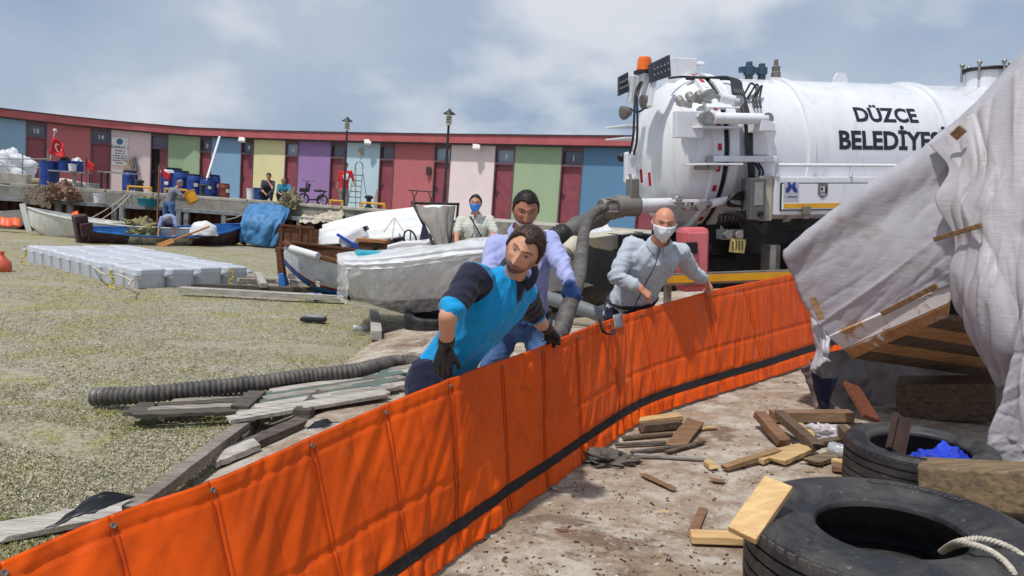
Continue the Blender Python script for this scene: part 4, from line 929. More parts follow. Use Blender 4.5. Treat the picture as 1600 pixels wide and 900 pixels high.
sheet([[P(552, 392, 11.5), P(620, 386, 11.5), P(700, 376, 11.6), P(800, 362, 11.9), P(945, 344, 12.3)], [P(528, 395, 10.6), P(600, 390, 10.5), P(700, 378, 10.5), P(800, 366, 10.9), P(950, 350, 11.6)], [P(529, 408, 9.8), P(600, 406, 9.62), P(700, 394, 9.66), P(800, 384, 10.05), P(960, 362, 11.2)], [P(533, 420, 9.75), P(600, 419, 9.55), P(700, 407, 9.6), P(800, 396, 10.0), P(960, 374, 11.15)]], 90, 40, wr).build('plastic_film', FILMO, BEl, smooth=80)
sheet([[P(533, 420, 9.75), P(600, 419, 9.55), P(660, 412, 9.55), P(740, 403, 9.64), P(850, 389, 10.2)], [P(534, 440, 9.8), P(600, 442, 9.6), P(660, 434, 9.6), P(740, 425, 9.7), P(850, 412, 10.3)], [P(545, 470, 9.9), P(606, 474, 9.7), P(660, 466, 9.7), P(740, 458, 9.8), P(850, 442, 10.4)], [P(545, 480, 10.0), P(612, 494, 9.85), P(662, 490, 9.85), P(740, 484, 9.95), P(850, 470, 10.5)]], 90, 40, lambda u, v, p: .035*ridge(Vector((u*4+v*1.5, v*1.0, 7)), 2)).build('hanging_film', FILM, BEl, smooth=80)
tag(sheet([[P(528, 398, 9.9), P(531, 440, 9.9), P(530, 465, 9.9)], [P(541, 402, 9.7), P(548, 445, 9.6), P(545, 476, 9.6)]], 20, 8, wr).build('film_corner', FILM, smooth=80), 'loose corner of clear plastic hanging off the wrapped boat', 'plastic film')
# small stands under the boats so that they rest
for px, py in ((640, 488), (760, 478), (860, 465)):
    g = GS(px, py); tag(MB().box((g.x, g.y+.35, ground(g.x, g.y)+.06), (.5, .25, .16), (0, 0, .2)).build('timber_block', DARKW, bevel=.01), {640: 'dark timber block under the left end of the wrapped boat', 760: 'dark timber block under the middle of the wrapped boat', 860: 'dark timber block under the right part of the wrapped boat'}[px], 'timber block', 'blocks under the boat')
# ================================================================== VACUUM TANKER
TYAW, TPITCH = R_(15), R_(4.5)
TR = .95; TZ = 2.28                      # tank radius, height of its axis over the truck's own ground
TMAT = Matrix.Rotation(TYAW, 4, 'Z') @ Matrix.Rotation(-TPITCH, 4, 'Y')
_c = P(1066, 241, 10.0)                   # centre of the door flange
TMAT = Matrix.Translation(_c - TMAT @ Vector((0, 0, TZ))) @ TMAT
TINV = TMAT.inverted()
def T(px, py, yl):
    o = TINV @ CAM; d = TINV.to_3x3() @ ray(px, py); return o + d*((yl-o.y)/d.y)
def TT(px, py, r=TR, side=1):             # on the tank's skin (near side)
    o = TINV @ CAM; d = TINV.to_3x3() @ ray(px, py); oz = o.z-TZ
    a = d.y**2+d.z**2; b = 2*(o.y*d.y+oz*d.z); c = o.y**2+oz**2-r*r; q = b*b-4*a*c
    if q < 0: return o+d*(-b/(2*a))
    return o+d*((-b-math.sqrt(q))/(2*a))
TW = M('truck_white_paint', lin(226, 228, 232), lin(216, 218, 224), 2, .28, coat=.3, dirt=lin(186, 186, 184), dlo=.54, dhi=.85, stretch=(2.2, 2.2, .45))
TGREY = M('truck_grey_metal', lin(128, 124, 118), lin(100, 96, 92), 5, .55, .3, dirt=lin(150, 140, 124)); TSTEEL = M('zinc_steel', lin(170, 168, 164), lin(140, 138, 134), 6, .4, .7)
TBLK = M('truck_black', lin(24, 26, 32), lin(16, 17, 22), 5, .55, dirt=lin(60, 58, 56), dlo=.6, dhi=.9); TBEIGE = M('truck_beige', lin(190, 184, 166), lin(168, 162, 146), 4, .6, dirt=lin(130, 122, 108))
TRUB = M('black_hose_rubber', lin(26, 27, 32), lin(18, 19, 23), 12, .45); RED = M('red_reflector', lin(186, 30, 44), lin(160, 24, 36), 6, .4); AMB = M('amber_lens', lin(232, 112, 24), lin(214, 92, 14), 6, .25)
TYEL = M('yellow_reflector', lin(224, 168, 40), lin(206, 148, 30), 5, .5); TNAVY = M('navy_lettering', lin(24, 26, 46), None, 6, .5)
tk = root('vacuum_tanker_truck', 'white vacuum tanker truck with dark lettering and rear door hydraulics', 'truck', (0, 0, 0))
def tb(n, mb, m, par=None, smooth=40, bevel=0, solid=0): return mb.build(n, m, par or tk, smooth=smooth, bevel=bevel, solid=solid)
AX = (1, 0, 0); C0 = Vector((0, 0, TZ))
XE = 6.2
tank = tb('tank', MB().lathe([(TR*.98, .22), (TR, .23), (TR, XE), (TR*.86, XE+.25), (TR*.4, XE+.38), (0, XE+.4)], C0, AX, 72), TW)
for px, py in ((1262, 180), (1478, 190)):
    x = TT(px, py).x; tb('tank_ring', MB().lathe([(TR, x-.05), (TR+.035, x-.045), (TR+.035, x+.045), (TR, x+.05)], C0, AX, 72, caps=False), TW, tank)
# rear flanges and dished door
tb('tank_flange', MB().lathe([(TR*.98, .10), (TR+.05, .10), (TR+.05, .22), (TR*.98, .22)], C0, AX, 72, caps=False), TW, tank)
tb('flange_seal', MB().lathe([(TR*.97, .03), (TR+.02, .03), (TR+.02, .10), (TR*.97, .10)], C0, AX, 72, caps=False), TBLK, tank)
door = tb('rear_door', MB().lathe([(TR*.98, .03), (TR+.04, .03), (TR+.04, -.09), (TR*.985, -.10), (TR*.95, -.18), (TR*.84, -.33), (TR*.62, -.46), (TR*.34, -.53), (0, -.55)], C0, AX, 72, caps=False), TW)
def rp(ang, r, x): return Vector((x, -math.sin(ang)*r, TZ+math.cos(ang)*r))    # angle from the top toward the near side
for i in range(26):
    a = R_(2+i*7.0); b = R_(2+i*7.0+4.6)
    pts = [rp(a+(b-a)*k/4, TR+.044, -.055) for k in range(5)] + [rp(a+(b-a)*k/4, TR+.044, -.005) for k in range(4, -1, -1)]
    tb('reflector_dash', MB().add(pts, [tuple(range(10))]), RED if i % 2 == 0 else TW, door, None, solid=.003)
for (x0, y0, x1, y1, w) in ((1030, 183, 1088, 185, .34), (1030, 203, 1088, 202, .34), (1049, 263, 1089, 259, .26)):
    a, b = TT(x0+24, y0, TR+.02), TT(x1, y1, TR+.04)
    a.x = -.42; b.x = .14; a.y -= .1
    n = Vector((0, b.y, b.z-TZ)).normalized()
    tb('bracket_fin', MB().prism([Vector((-.42, b.y+.12, b.z)), Vector((.16, b.y-.02, b.z)), Vector((.16, b.y-.22, b.z)), Vector((-.30, b.y-.20, b.z)), Vector((-.46, b.y-.04, b.z))], (0, 0, .022)), TW, door, None, .004)
for py in (199, 218):
    c = T(968, py, .55); tb('bracket_fin', MB().prism([c+Vector((-.12, .2, 0)), c+Vector((.25, .2, 0)), c+Vector((.25, -.25, 0)), c+Vector((0, -.2, 0))], (0, 0, .02)), TW, door, None, .004)
tb('side_bracket', MB().box((T(1075, 195, -1.0)), (.34, .10, .30)), TW, door, None, .01)
c = T(986, 262, -.62); tb('guide_tube', MB().box(c, (.16, .10, .36)), TW, door, None, .02)
for px, py in ((1002, 275), (1015, 280)): c = T(px, py, -.6); tb('hazard_sticker', MB().box(c, (.03, .01, .16), (0, R_(-6), 0)), RED, door, None)
# lamps on the door top
def arm(a, b, w, t, m=TW, n='lamp_bracket', par=None): tb(n, MB().beam(T(*a), T(*b), w, t), m, par or door, None, .006)
arm((1003, 150, -.35), (1009, 112, -.45), .16, .10); arm((1012, 168, -.55), (1022, 110, -.50), .14, .06); arm((986, 160, -.1), (990, 118, -.15), .12, .06)
bc = root('x', 'x', 'x') if False else None
c = T(1006, 112, -.42)
bcn = tb('beacon', MB().lathe([(.085, 0), (.09, .02), (.085, .03), (.085, .12), (.07, .165), (.0, .17)], c, (0.06, 0, 1), 20), AMB, door)
tb('beacon_base', MB().lathe([(.12, -.03), (.12, .0), (.0, .0)], c, (0.06, 0, 1), 16), TBLK, bcn)
def led(px0, px1, px2, px3, name='led_panel'):
    q = [T(*p) for p in (px0, px1, px2, px3)]; n = (q[1]-q[0]).cross(q[3]-q[0]).normalized()*.05
    o = tb(name, MB().prism(q, n), M('led_panel_grey', lin(62, 66, 76), lin(50, 54, 62), 8, .4), door, None, .006)
    for i in range(5):
        for j in range(2):
            c = q[0].lerp(q[1], .15+.175*i).lerp(q[3].lerp(q[2], .15+.175*i), .35+.3*j)-n*.1
            for sg in (-1, 1): tb('led', MB().box(c+n*(0 if sg < 0 else 1.2), (.02, .02, .02)), TSTEEL, o, None)
led((1016, 100, -.62), (1047, 85, -.55), (1049, 119, -.55), (1018, 129, -.62)); led((967, 120, -.1), (982, 112, -.1), (983, 143, -.1), (967, 150, -.1))
for px, py, yl in ((976, 176, -.1), (1008, 159, -.5)):
    c = T(px, py, yl); tb('work_lamp', MB().lathe([(0, .09), (.05, .08), (.085, .0), (.085, -.03), (.075, -.035), (0, -.03)], c, (1, .2, .2), 18), TGREY, door)
c = T(971, 246, .3); tb('rear_lamp', MB().sphere(c, .06), TBLK, door)
# hoses on door and tank
def hose(pts, r, n='hydraulic_hose', par=None, m=TRUB, k=40, seg=7): return tb(n, MB().tube(spline([Vector(p) for p in pts], k), r, seg), m, par or tank, 80)
hose([T(1001, 128, -.5), T(993, 145, -.6), T(991, 180, -.68), T(989, 215, -.72), T(984, 240, -.70)], .014, par=door)
hose([T(1003, 128, -.5), T(996, 150, -.62), T(996, 190, -.70), T(995, 220, -.74), T(990, 242, -.72)], .014, par=door)
hose([T(985, 170, -.3), T(995, 175, -.5), T(1006, 170, -.58), T(1010, 162, -.56)], .012, par=door)
for k in range(5):
    o = k*3.2
    hose([TT(1072+o, 122.5, TR+.03), TT(1110+o, 122, TR+.05), TT(1140+o, 122+k, TR+.07), TT(1146+o, 140, TR+.09), TT(1157+o*.6, 160, TR+.07), TT(1165+o*.5, 190, TR+.08), TT(1167+o*.5, 230, TR+.07), TT(1172+o*.4, 270, TR+.08), TT(1168+o*.3, 300, TR+.10), TT(1160+o*.3, 322, TR+.06)], .021, k=60)
for k in range(3):
    o = k*9
    hose([TT(1158+o, 155, TR+.03), TT(1166+o, 142, TR+.10), TT(1174+o*.9, 130+k*2, TR+.12), TT(1182+o*.4, 140, TR+.10), TT(1176+o*.6, 155, TR+.05), TT(1180+o*.5, 168, TR+.06)], .013)
hose([TT(1045, 122, TR+.02), TT(1066, 120, TR+.03), TT(1100, 121, TR+.04), TT(1130, 124, TR+.05)], .014)
for o in (0, 5): hose([TT(1180+o, 255, TR+.03), TT(1187+o, 268, TR+.09), TT(1183+o, 282, TR+.08), TT(1176, 290, TR+.04)], .014)
# hydraulic rams and latches
def ram(a, b, r, rod=.5, par=None):
    a, b = Vector(a), Vector(b); m = a.lerp(b, 1-rod); o = tb('hydraulic_ram', MB().cyl(m, b, r, 18), TW, par or tank); tb('ram_rod', MB().cyl(a, m, r*.5, 12), TSTEEL, o)
    for e in (a, b): tb('ram_eye', MB().cyl(e+Vector((0, -.05, 0)), e+Vector((0, .05, 0)), r*1.1, 14), TSTEEL, o)
ram(T(1103, 184, -1.22), T(1197, 186, -1.22), .062, .88); ram(T(1108, 148, -1.05), T(1152, 158, -1.05), .055, .62); ram(T(1093, 322, -1.0), T(1140, 312, -1.0), .05, .62)
tb('ram_bracket', MB().prism([T(1178, 205, -1.05), T(1214, 203, -1.05), T(1204, 242, -1.0), T(1176, 242, -1.0)], (0, .14, 0)), TW, tank, None, .01)
tb('ram_bracket', MB().prism([T(1190, 184, -1.28), T(1212, 192, -1.28), T(1212, 205, -1.28), T(1188, 205, -1.28)], (0, .3, 0)), TW, tank, None, .01)
tb('support_bar', MB().box((T(1112, 249, -1.03)+T(1212, 248, -1.03))/2, ((T(1212, 248, -1.03)-T(1112, 249, -1.03)).length, .09, .07)), TW, tank, None, .01)
tb('bar_lug', MB().box(T(1112, 254, -1.02), (.12, .1, .16)).box(T(1098, 260, -1.02), (.2, .06, .08)), TSTEEL, tank, None, .006)
for (px, py) in ((1062, 158), (1078, 152), (1092, 150)):
    c = TT(px, py, TR+.08); tb('door_latch', MB().cyl(c+Vector((0, -.05, -.03)), c+Vector((0, .03, .03)), .05, 12).box(c+Vector((.06, 0, -.03)), (.18, .06, .06), (0, R_(12), 0)), TSTEEL, door, 40, .006)
for (px, py) in ((1058, 312), (1072, 322), (1086, 322)):
    c = T(px, py, -.92); tb('door_latch', MB().cyl(c+Vector((0, -.05, 0)), c+Vector((0, .05, 0)), .05, 12).box(c+Vector((.06, 0, -.02)), (.2, .07, .05), (0, R_(8), 0)), TSTEEL, door, 40, .006)
tb('latch_plate', MB().box(T(1075, 314, -.9), (.42, .14, .035)), TW, door, None, .006)
tb('shadow_box', MB().box(TT(1130, 165, TR-.0)+Vector((0, .0, .0)), (.5, .10, .16), (R_(-38), 0, 0)), TW, tank, None, .01)
# top fittings
for px, py, h in ((1170, 122, .20), (1190, 121, .17)):
    c = T(px, py, -.1); tb('relief_valve', MB().lathe([(.05, -.04), (.05, .03), (.07, .04), (.07, h*.7), (.045, h*.75), (.04, h), (0, h)], c, seg=14).box(c+Vector((-.08, 0, h*.5)), (.1, .07, .07)), M('blue_brass_valve', lin(50, 84, 112), lin(70, 76, 80), 9, .45, .3), tank, 40)
c = T(1212, 121, -.1); tb('vent_valve', MB().lathe([(.06, -.05), (.06, .06), (.05, .07), (.055, .13), (.03, .15), (.025, .22), (0, .23)], c, seg=14), TGREY, tank)
c = T(1066, 122, -.1); tb('hinge_box', MB().box(c+Vector((0, 0, .08)), (.30, .18, .30)).cyl(c+Vector((.1, -.05, .16)), c+Vector((.26, -.05, .16)), .04, 12), TW, door, None, .01)
c = T(1314, 128, -.1); tb('lifting_lug', MB().prism([c+Vector((-.10, 0, -.05)), c+Vector((.10, 0, -.05)), c+Vector((.10, 0, .05)), c+Vector((.05, 0, .12)), c+Vector((-.05, 0, .12)), c+Vector((-.10, 0, .05))], (0, .03, 0)), TW, tank, None)
c = T(1538, 150, -.0); mh = tb('manhole', MB().lathe([(.26, -.3), (.26, .33), (.0, .33)], c, seg=32), TW, tank)
tb('manhole_lid', MB().lathe([(.30, .33), (.31, .36), (.30, .375), (.0, .40)], c, seg=32), TBLK, mh)
for a in range(6):
    q = c+Vector((math.cos(a*1.05+.5)*.30, math.sin(a*1.05+.5)*.30, .3)); tb('clamp', MB().cyl(q-Vector((0, 0, .1)), q+Vector((0, 0, .12)), .018, 8).sphere(q+Vector((0, 0, .13)), .035, 10, 6), TSTEEL, mh)
# lettering wrapped round the tank
def wrap(cx, cy):
    c = TT(cx, cy); a0 = math.atan2(-c.y, c.z-TZ)
    def fn(v):
        a = a0 - v.y/TR; return rp(a, TR+.003, c.x+v.x)
    return fn
def lettering(txt, pxl, pxr, pyc, hpx):
    a, b = TT(pxl, pyc), TT(pxr, pyc); me = text_mesh(txt, 1.0, .0); xs_ = [v.co.x for v in me.vertices]; w1 = max(xs_)-min(xs_); size = (b.x-a.x)/w1
    mid = TT((pxl+pxr)/2, pyc+hpx*.5); f0 = wrap((pxl+pxr)/2, pyc+hpx*.5)
    text_obj('lettering', txt, size, TNAVY, tank, None, size*.036, fn=lambda v: f0(v))
lettering('DÜZCE', 1340, 1434, 178, 24); lettering('BELEDİYESİ', 1314, 1482, 219, 28)
# side walkway, cabinet
yS = -1.16
xa = T(1212, 300, yS).x; xb = xa+4.2
def side(px, py): return T(px, py, yS)
z1 = side(1222, 276).z; z0 = side(1222, 336).z
cab = tb('side_cabinet', MB().box(((xa+xb)/2, yS+.25, (z0+z1)/2), (xb-xa, .46, z1-z0)), TW, None, None, .01)
dz0, dz1 = z0+.05, z1-.07
tb('door_gap', MB().box((xa+.07+1.0, yS+.016, (dz0+dz1)/2), (2.0, .02, dz1-dz0)), TBLK, cab, None)
tb('cabinet_door', MB().box((xa+.07+1.0, yS+.008, (dz0+dz1)/2), (1.97, .03, dz1-dz0-.025)), TW, cab, None, .003)
hd = dz1-dz0
tb('yellow_stripe', MB().box((xa+.09+.97, yS-.009, dz0+hd*.17), (1.9, .003, hd*.17)), TYEL, cab, None)
bx = xa+.20; bz = dz0+hd*.68
pt = tb('badge_plate', MB().box((bx, yS-.009, bz), (.20, .003, .22)), M('badge_grey', lin(188, 188, 196), None, 5, .4), cab, None)
BLG = M('badge_blue', lin(40, 66, 150), None, 6, .5)
up = (0, 0, 1)
text_obj('badge_text', 'a', .11, BLG, pt, face_mtx((bx-.055, yS-.013, bz-.005), AX, up), .004); text_obj('badge_text', 'M', .14, BLG, pt, face_mtx((bx, yS-.013, bz+.01), AX, up), .006); text_obj('badge_text', 'a', .11, BLG, pt, face_mtx((bx+.056, yS-.013, bz-.005), AX, up), .004)
blurred_line((bx, yS-.013, bz-.068), AX, .15, .02, BLG, pt, 3)
bx = xa+.62
sh_ = [(bx-.065, bz+.09), (bx+.065, bz+.09), (bx+.065, bz-.03), (bx, bz-.08), (bx-.065, bz-.03)]
em = tb('crest', MB().prism([Vector((x, yS-.009, z)) for x, z in sh_], (0, -.006, 0)), M('crest_grey', lin(88, 88, 94), lin(120, 120, 126), 40, .5), cab, None)
tb('crest_field', MB().box((bx, yS-.017, bz+.025), (.075, .004, .07)).box((bx, yS-.017, bz-.035), (.06, .004, .02)), M('crest_light', lin(190, 190, 194), None, 6, .5), em, None)
tb('crest_mark', MB().box((bx-.02, yS-.021, bz+.03), (.025, .004, .03)).box((bx+.035, yS-.021, bz+.025), (.02, .004, .07)), TBLK, em, None)
hx = side(1258, 336); tb('door_latch', MB().box((hx.x, yS-.02, dz0+.0), (.09, .04, .10)).box((hx.x, yS-.02, dz0-.07), (.07, .03, .06)), TGREY, cab, None, .006)
rz = side(1230, 258).z
tb('hand_rail', MB().tube([(xa+.02, yS+.02, rz), (xb, yS+.02, rz)], .022, 10), TW, cab); 
for k in range(5): tb('rail_post', MB().cyl((xa+.02+k*1.0, yS+.02, z1), (xa+.02+k*1.0, yS+.02, rz), .02, 8), TW, cab)
g = side(1200, 310); tb('beige_panel', MB().box((g.x, yS+.22, g.z+.0), (.17, .36, .52)), TBEIGE, None, None, .01)
g = T(1177, 311, -1.1); cbx = tb('control_box', MB().box(g, (.20, .22, .48)), M('control_grey', lin(98, 98, 100), None, 5, .5), None, None, .012)
tb('control_label', MB().box(g+Vector((0, -.113, .06)), (.11, .004, .26)), M('label_grey', lin(150, 150, 152), None, 20, .5), cbx, None); tb('control_knob', MB().cyl(g+Vector((.02, -.11, -.17)), g+Vector((.02, -.15, -.17)), .03, 12), TBLK, cbx)
for k in range(4):
    hose([T(1163, 300+k*4, -1.05), T(1150-k*3, 302+k*3, -1.12), T(1138, 312+k*3, -1.08), T(1146+k*4, 322, -1.05)], .013, par=cbx)
# chassis
zc = T(1140, 380, -.45).z
ch = tb('chassis_rail', MB().box((3.4, -.42, zc), (7.2, .09, .28)).box((3.4, .42, zc), (7.2, .09, .28)), TBLK, None, None, .01)
tb('subframe', MB().box((3.2, 0, zc+.25), (6.4, .95, .24)).box((1.4, 0, zc-.1), (.2, 1.6, .2)).box((.5, 0, zc-.05), (.2, 1.4, .3)), TBLK, ch, None, .01)
tb('under_panel', MB().box((2.6, .2, zc-.2), (5.6, .05, .9)), TBLK, ch, None)
for k, x in enumerate((2.5, 3.85)):
    for sdn in (-1, 1):
        c = Vector((x, sdn*.93, .52)); w = MB().lathe([(.30, -.15), (.42, -.15), (.50, -.13), (.525, -.09), (.525, .09), (.50, .13), (.42, .15), (.30, .15), (.30, -.15)], c, (0, 1, 0), 40, caps=False)
        wh = tb('wheel', w, TRUB); tb('rim', MB().lathe([(0, -.02), (.12, -.05), (.14, -.02), (.26, .02), (.30, -.10), (.30, .10), (0, .10)], c, (0, sdn*-1, 0), 28), TGREY, wh)
    tb('mud_guard', MB().grid(lambda u, v, x=x: Vector((x+.62*math.cos(math.pi*u), -1.14+v*.5, .55+.62*math.sin(math.pi*u))), 24, 3), TBLK, ch, 60, 0, .02)
gz = T(1140, 433, -1.15)
gl, gr = T(1040, 437, -1.15).x, T(1300, 430, -1.15).x
sgd = tb('side_guard', MB().box(((gl+gr)/2, -1.15, gz.z), (gr-gl, .04, .135)), TSTEEL, ch, None, .006); tb('guard_stripe', MB().box(((gl+gr)/2, -1.174, gz.z), (gr-gl-.02, .004, .085)), TYEL, sgd, None)
tb('guard_post', MB().box((gl+.05, -1.1, gz.z-.12), (.08, .05, .5)), TSTEEL, ch, None, .006); tb('guard_post', MB().box((gl+1.4, -1.0, gz.z+.1), (.08, .2, .5)), TSTEEL, ch, None, .006)
c = T(1081, 405, -1.0); ex = tb('extinguisher_box', MB().box(c, (.33, .26, .74)), M('faded_red_plastic', lin(206, 104, 112), lin(188, 84, 94), 4, .5), None, None, .06)
tb('box_latch', MB().box(c+Vector((.17, -.08, .15)), (.03, .06, .05)).box(c+Vector((.17, -.08, -.15)), (.03, .06, .05)), TBLK, ex, None); tb('box_rib', MB().box(c+Vector((0, -.135, .02)), (.24, .015, .58)), M('faded_red_rib', lin(214, 120, 126), None, 4, .5), ex, None, .006)
tb('box_strap', MB().box(T(1064, 388, -1.16), (.4, .03, .13)), TBLK, ex, None)
c = T(1140, 366, -.95); vb = tb('valve_block', MB().box(c, (.26, .18, .12)).cyl(c+Vector((-.10, -.08, 0)), c+Vector((-.10, -.16, 0)), .05, 12).cyl(c+Vector((.04, -.08, 0)), c+Vector((.04, -.16, 0)), .05, 12), TSTEEL, None, None, .008)
for k in range(4): tb('valve_spool', MB().cyl(c+Vector((-.1+.06*k, 0, .05)), c+Vector((-.1+.06*k, 0, .17)), .022, 10), TSTEEL, vb)
c2 = T(1152, 384, -1.05); tgp = tb('yellow_plate', MB().box(c2, (.20, .012, .16), (0, R_(6), 0)), M('pale_yellow', lin(222, 208, 128), None, 6, .6), vb, None)
for k in range(4): tb('plate_line', MB().box(c2+Vector((-.06+.04*k, -.008, .0)), (.012, .004, .11)), TBLK, tgp, None)
for k in range(6):
    hose([T(1135+k*4, 357, -.95), T(1124+k*6, 345, -1.05), T(1130+k*7, 333-k, -1.1), T(1160+k*5, 338+k*4, -1.12), T(1186+k*2, 352+k*2, -1.05), T(1196, 330, -.98)], .019, par=vb)
c = T(1206, 404, -.9); tb('steel_bracket', MB().box(c, (.18, .1, .34)), TGREY, ch, None, .02)
# rear bumper plate and lamps
c = T(945, 398, -.2); rbp = tb('rear_panel', MB().box(c+Vector((.18, 0, -.04)), (.06, .9, .34)), TGREY, ch, None, .01)
for k in range(2): tb('rear_light', MB().lathe([(0, -.02), (.06, -.02), (.06, .02), (0, .02)], c+Vector((.14, -.05+.4*k, .02)), (-1, 0, 0), 14), TBLK, rbp)
tb('rear_bumper', MB().box(T(985, 430, -.3)+Vector((0, .1, .1)), (.7, 1.3, .5)).box(T(985, 385, -.5), (.4, .5, .3)), TBLK, ch, None, .01)
tb('white_fairing', MB().prism([T(930, 372, -.6), T(1005, 362, -.6), T(1010, 384, -.6), T(955, 392, -.6)], (0, .6, 0)), TBEIGE, ch, None, .01)
# outlet: white stub, gate valve, big hose
a, b = T(1048, 320, -.55), T(992, 322, -.75)
tb('outlet_pipe', MB().cyl(a, b, .085, 20), TW)
c = T(978, 322, -.78); gv = tb('gate_valve', MB().cyl(c+Vector((-.06, 0, 0)), c+Vector((.16, .0, .0)), .12, 20).box(c+Vector((.08, 0, .16)), (.10, .16, .3)).cyl(c+Vector((.07, 0, .25)), T(984, 272, -.7), .02, 8), TGREY, None, 40, .008)
tb('valve_cylinder', MB().cyl(T(985, 300, -.72), T(986, 276, -.66), .05, 12), TW, gv)
tb('coupling', MB().lathe([(.12, 0), (.135, .01), (.135, .07), (.11, .09), (.125, .12), (.125, .2), (.11, .26), (.0, .26)], c+Vector((-.06, 0, 0)), (-1, -.15, -.12), 22), TGREY, gv)
for k in range(2): tb('clamp_lever', MB().cyl(c+Vector((-.15, -.13, .06-.12*k)), c+Vector((-.3, -.15, .09-.15*k)), .016, 8), TSTEEL, gv)
cc = T(880, 400, -1.3)
tk.matrix_world = TMAT
# ================================================================== HOSES
HOSE = None
def rib_mat():
    t = NT('ribbed_hose_rubber'); v = t.coord('Object'); t.col(t.mix(t.ramp(t.noise(v, 9, 8, .7), [(.4, 0), (.7, 1)]), lin(66, 64, 64), lin(112, 106, 100))); t.set(Roughness=.62); t.bump(t.noise(v, 60, 4), .3, .005); return t.m
HOSE = rib_mat()
def smooth_(x, a, b): t = min(1, max(0, (x-a)/(b-a))); return t*t*(3-2*t)
def ribbed(pts, r, pitch, name, label, amp=.11, seg=18, z_floor=True):
    pts = [Vector(p) for p in pts]; fine = spline(pts, 500); L_ = [0]
    for i in range(1, 500): L_.append(L_[-1]+(fine[i]-fine[i-1]).length)
    n = int(L_[-1]/pitch*4); path = []; rs = []
    j = 0
    for i in range(n+1):
        s = L_[-1]*i/n
        while j < 498 and L_[j+1] < s: j += 1
        u = (s-L_[j])/max(1e-9, L_[j+1]-L_[j]); path.append(fine[j].lerp(fine[j+1], u)); rs.append(r*(1+amp*(1, .35, -1, .35)[i % 4]))
    N_ = len(path); rs = [x*(.80+.26*smooth_(i/N_, .55, .75)) for i, x in enumerate(rs)]
    return tag(MB().tube(path, rs, seg).build(name, HOSE, smooth=75), label, 'hose')
def gp(px, py, h): p = GS(px, py); return Vector((p.x, p.y, p.z+h))
wpt = lambda px, py, z: G(px, py, z)
vc = TMAT @ T(962, 323, -.80)
hp = [vc, P(944, 325, vc.y-.15), P(925, 336, vc.y-.7), P(913, 362, 7.3), P(909, 395, 6.2), P(904, 430, 5.4), P(896, 458, 4.98), P(884, 494, 4.60), P(872, 530, 4.4), Vector((.18, 4.45, .62)), Vector((.02, 4.75, .38)), Vector((-.28, 5.4, .32)), gp(700, 598, .06), gp(665, 581, .06), gp(620, 577, .07), wpt(560, 579, .26), wpt(480, 588, .23), wpt(400, 599, .20), wpt(300, 609, .16), wpt(220, 617, .12), wpt(145, 620, .08)]
ribbed(hp, .060, .040, 'suction_hose', 'long black ribbed hose from the tanker valve across the walkway into the water')
tag(MB().lathe([(.062, 0), (.066, .02), (.066, .10), (.06, .12)], wpt(143, 620, .08), (wpt(200, 618, .1)-wpt(145, 620, .08)), 18, caps=False).build('hose_end_ring', TGREY, smooth=50), 'grey end ring on the hose tip lying in the water', 'hose ring')
GH = M('grey_hose_sleeve', lin(104, 102, 98), lin(82, 80, 78), 5, .6, dirt=lin(134, 126, 112))
bh = root('discharge_hose', 'thick smooth grey hose with dark banded end behind the purple shirt man', 'hose', P(880, 372, 8.6))
pth = spline([vc+Vector((-.02, .1, -.02)), P(940, 336, 9.0), P(905, 354, 8.8), P(872, 372, 8.6)], 24)
MB().tube(pth, [.115+.012*math.sin(i*.9) for i in range(24)], 20).build('hose_body', GH, bh, smooth=70)
MB().tube([P(884, 366, 8.62), P(880, 368, 8.6), P(866, 376, 8.55)], [.13, .135, .135], 20).build('banded_end', TRUB, bh, smooth=50)
for k in range(3): MB().tube([P(884-5*k, 366+2.5*k, 8.6), P(882-5*k, 367+2.5*k, 8.6)], .142, 20).build('band', TBLK, bh, smooth=50)
cp = root('hose_coupling', 'dirty metal hose coupling hanging left of the ribbed hose', 'coupling', P(888, 396, 7.8))
MB().tube([P(900, 380, 7.9), P(882, 398, 7.7)], .085, 18).build('sleeve', TBEIGE, cp, smooth=50); MB().lathe([(.07, 0), (.10, .01), (.10, .05), (.085, .06), (.085, .1), (.095, .11), (.095, .15), (.07, .15)], P(886, 394, 7.7), P(878, 402, 7.66)-P(886, 394, 7.7), 20).build('ring', TGREY, cp, smooth=40)
tag(MB().tube([P(820, 455, 8.0), P(900, 478, 7.5), P(948, 496, 7.3)], .07, 16).build('grey_pipe', M('grey_pipe', lin(112, 116, 122), None, 5, .5), smooth=60), 'grey pipe lying behind the boom between two men', 'pipe')

# ================================================================== ORANGE BOOM
tops = [(1310, 414), (1240, 428), (1160, 444), (1100, 457), (1000, 485), (950, 500), (898, 518), (845, 541), (781, 563), (700, 592), (600, 633), (482, 684), (325, 752), (170, 806), (0, 879), (-160, 945)]
bots = [(1350, 545), (1278, 566), (1196, 594), (1130, 614), (1030, 647), (972, 678), (906, 725), (850, 767), (793, 808), (715, 869), (640, 925), (545, 1000), (400, 1110), (270, 1190), (120, 1290), (-40, 1400)]
leans = [.05, .05, .08, .10, .14, .16, .16, .15, .14, .12, .12, .10, .10, .10, .10, .1]
BB = []; BT = []
for (tx, ty), (bx_, by_), ln in zip(tops, bots, leans):
    b = GS(bx_, by_); b.z = max(b.z, -.02)+.012; BB.append(b); BT.append(P(tx, ty, b.y+ln))
NB = len(BB)-1
_LB = [0]
for i in range(400): _LB.append(_LB[-1]+(crom(BB, (i+1)/400)-crom(BB, i/400)).length)
_PL = [(crom(BB, (i+1)/NB)-crom(BB, i/NB)).length for i in range(NB)]
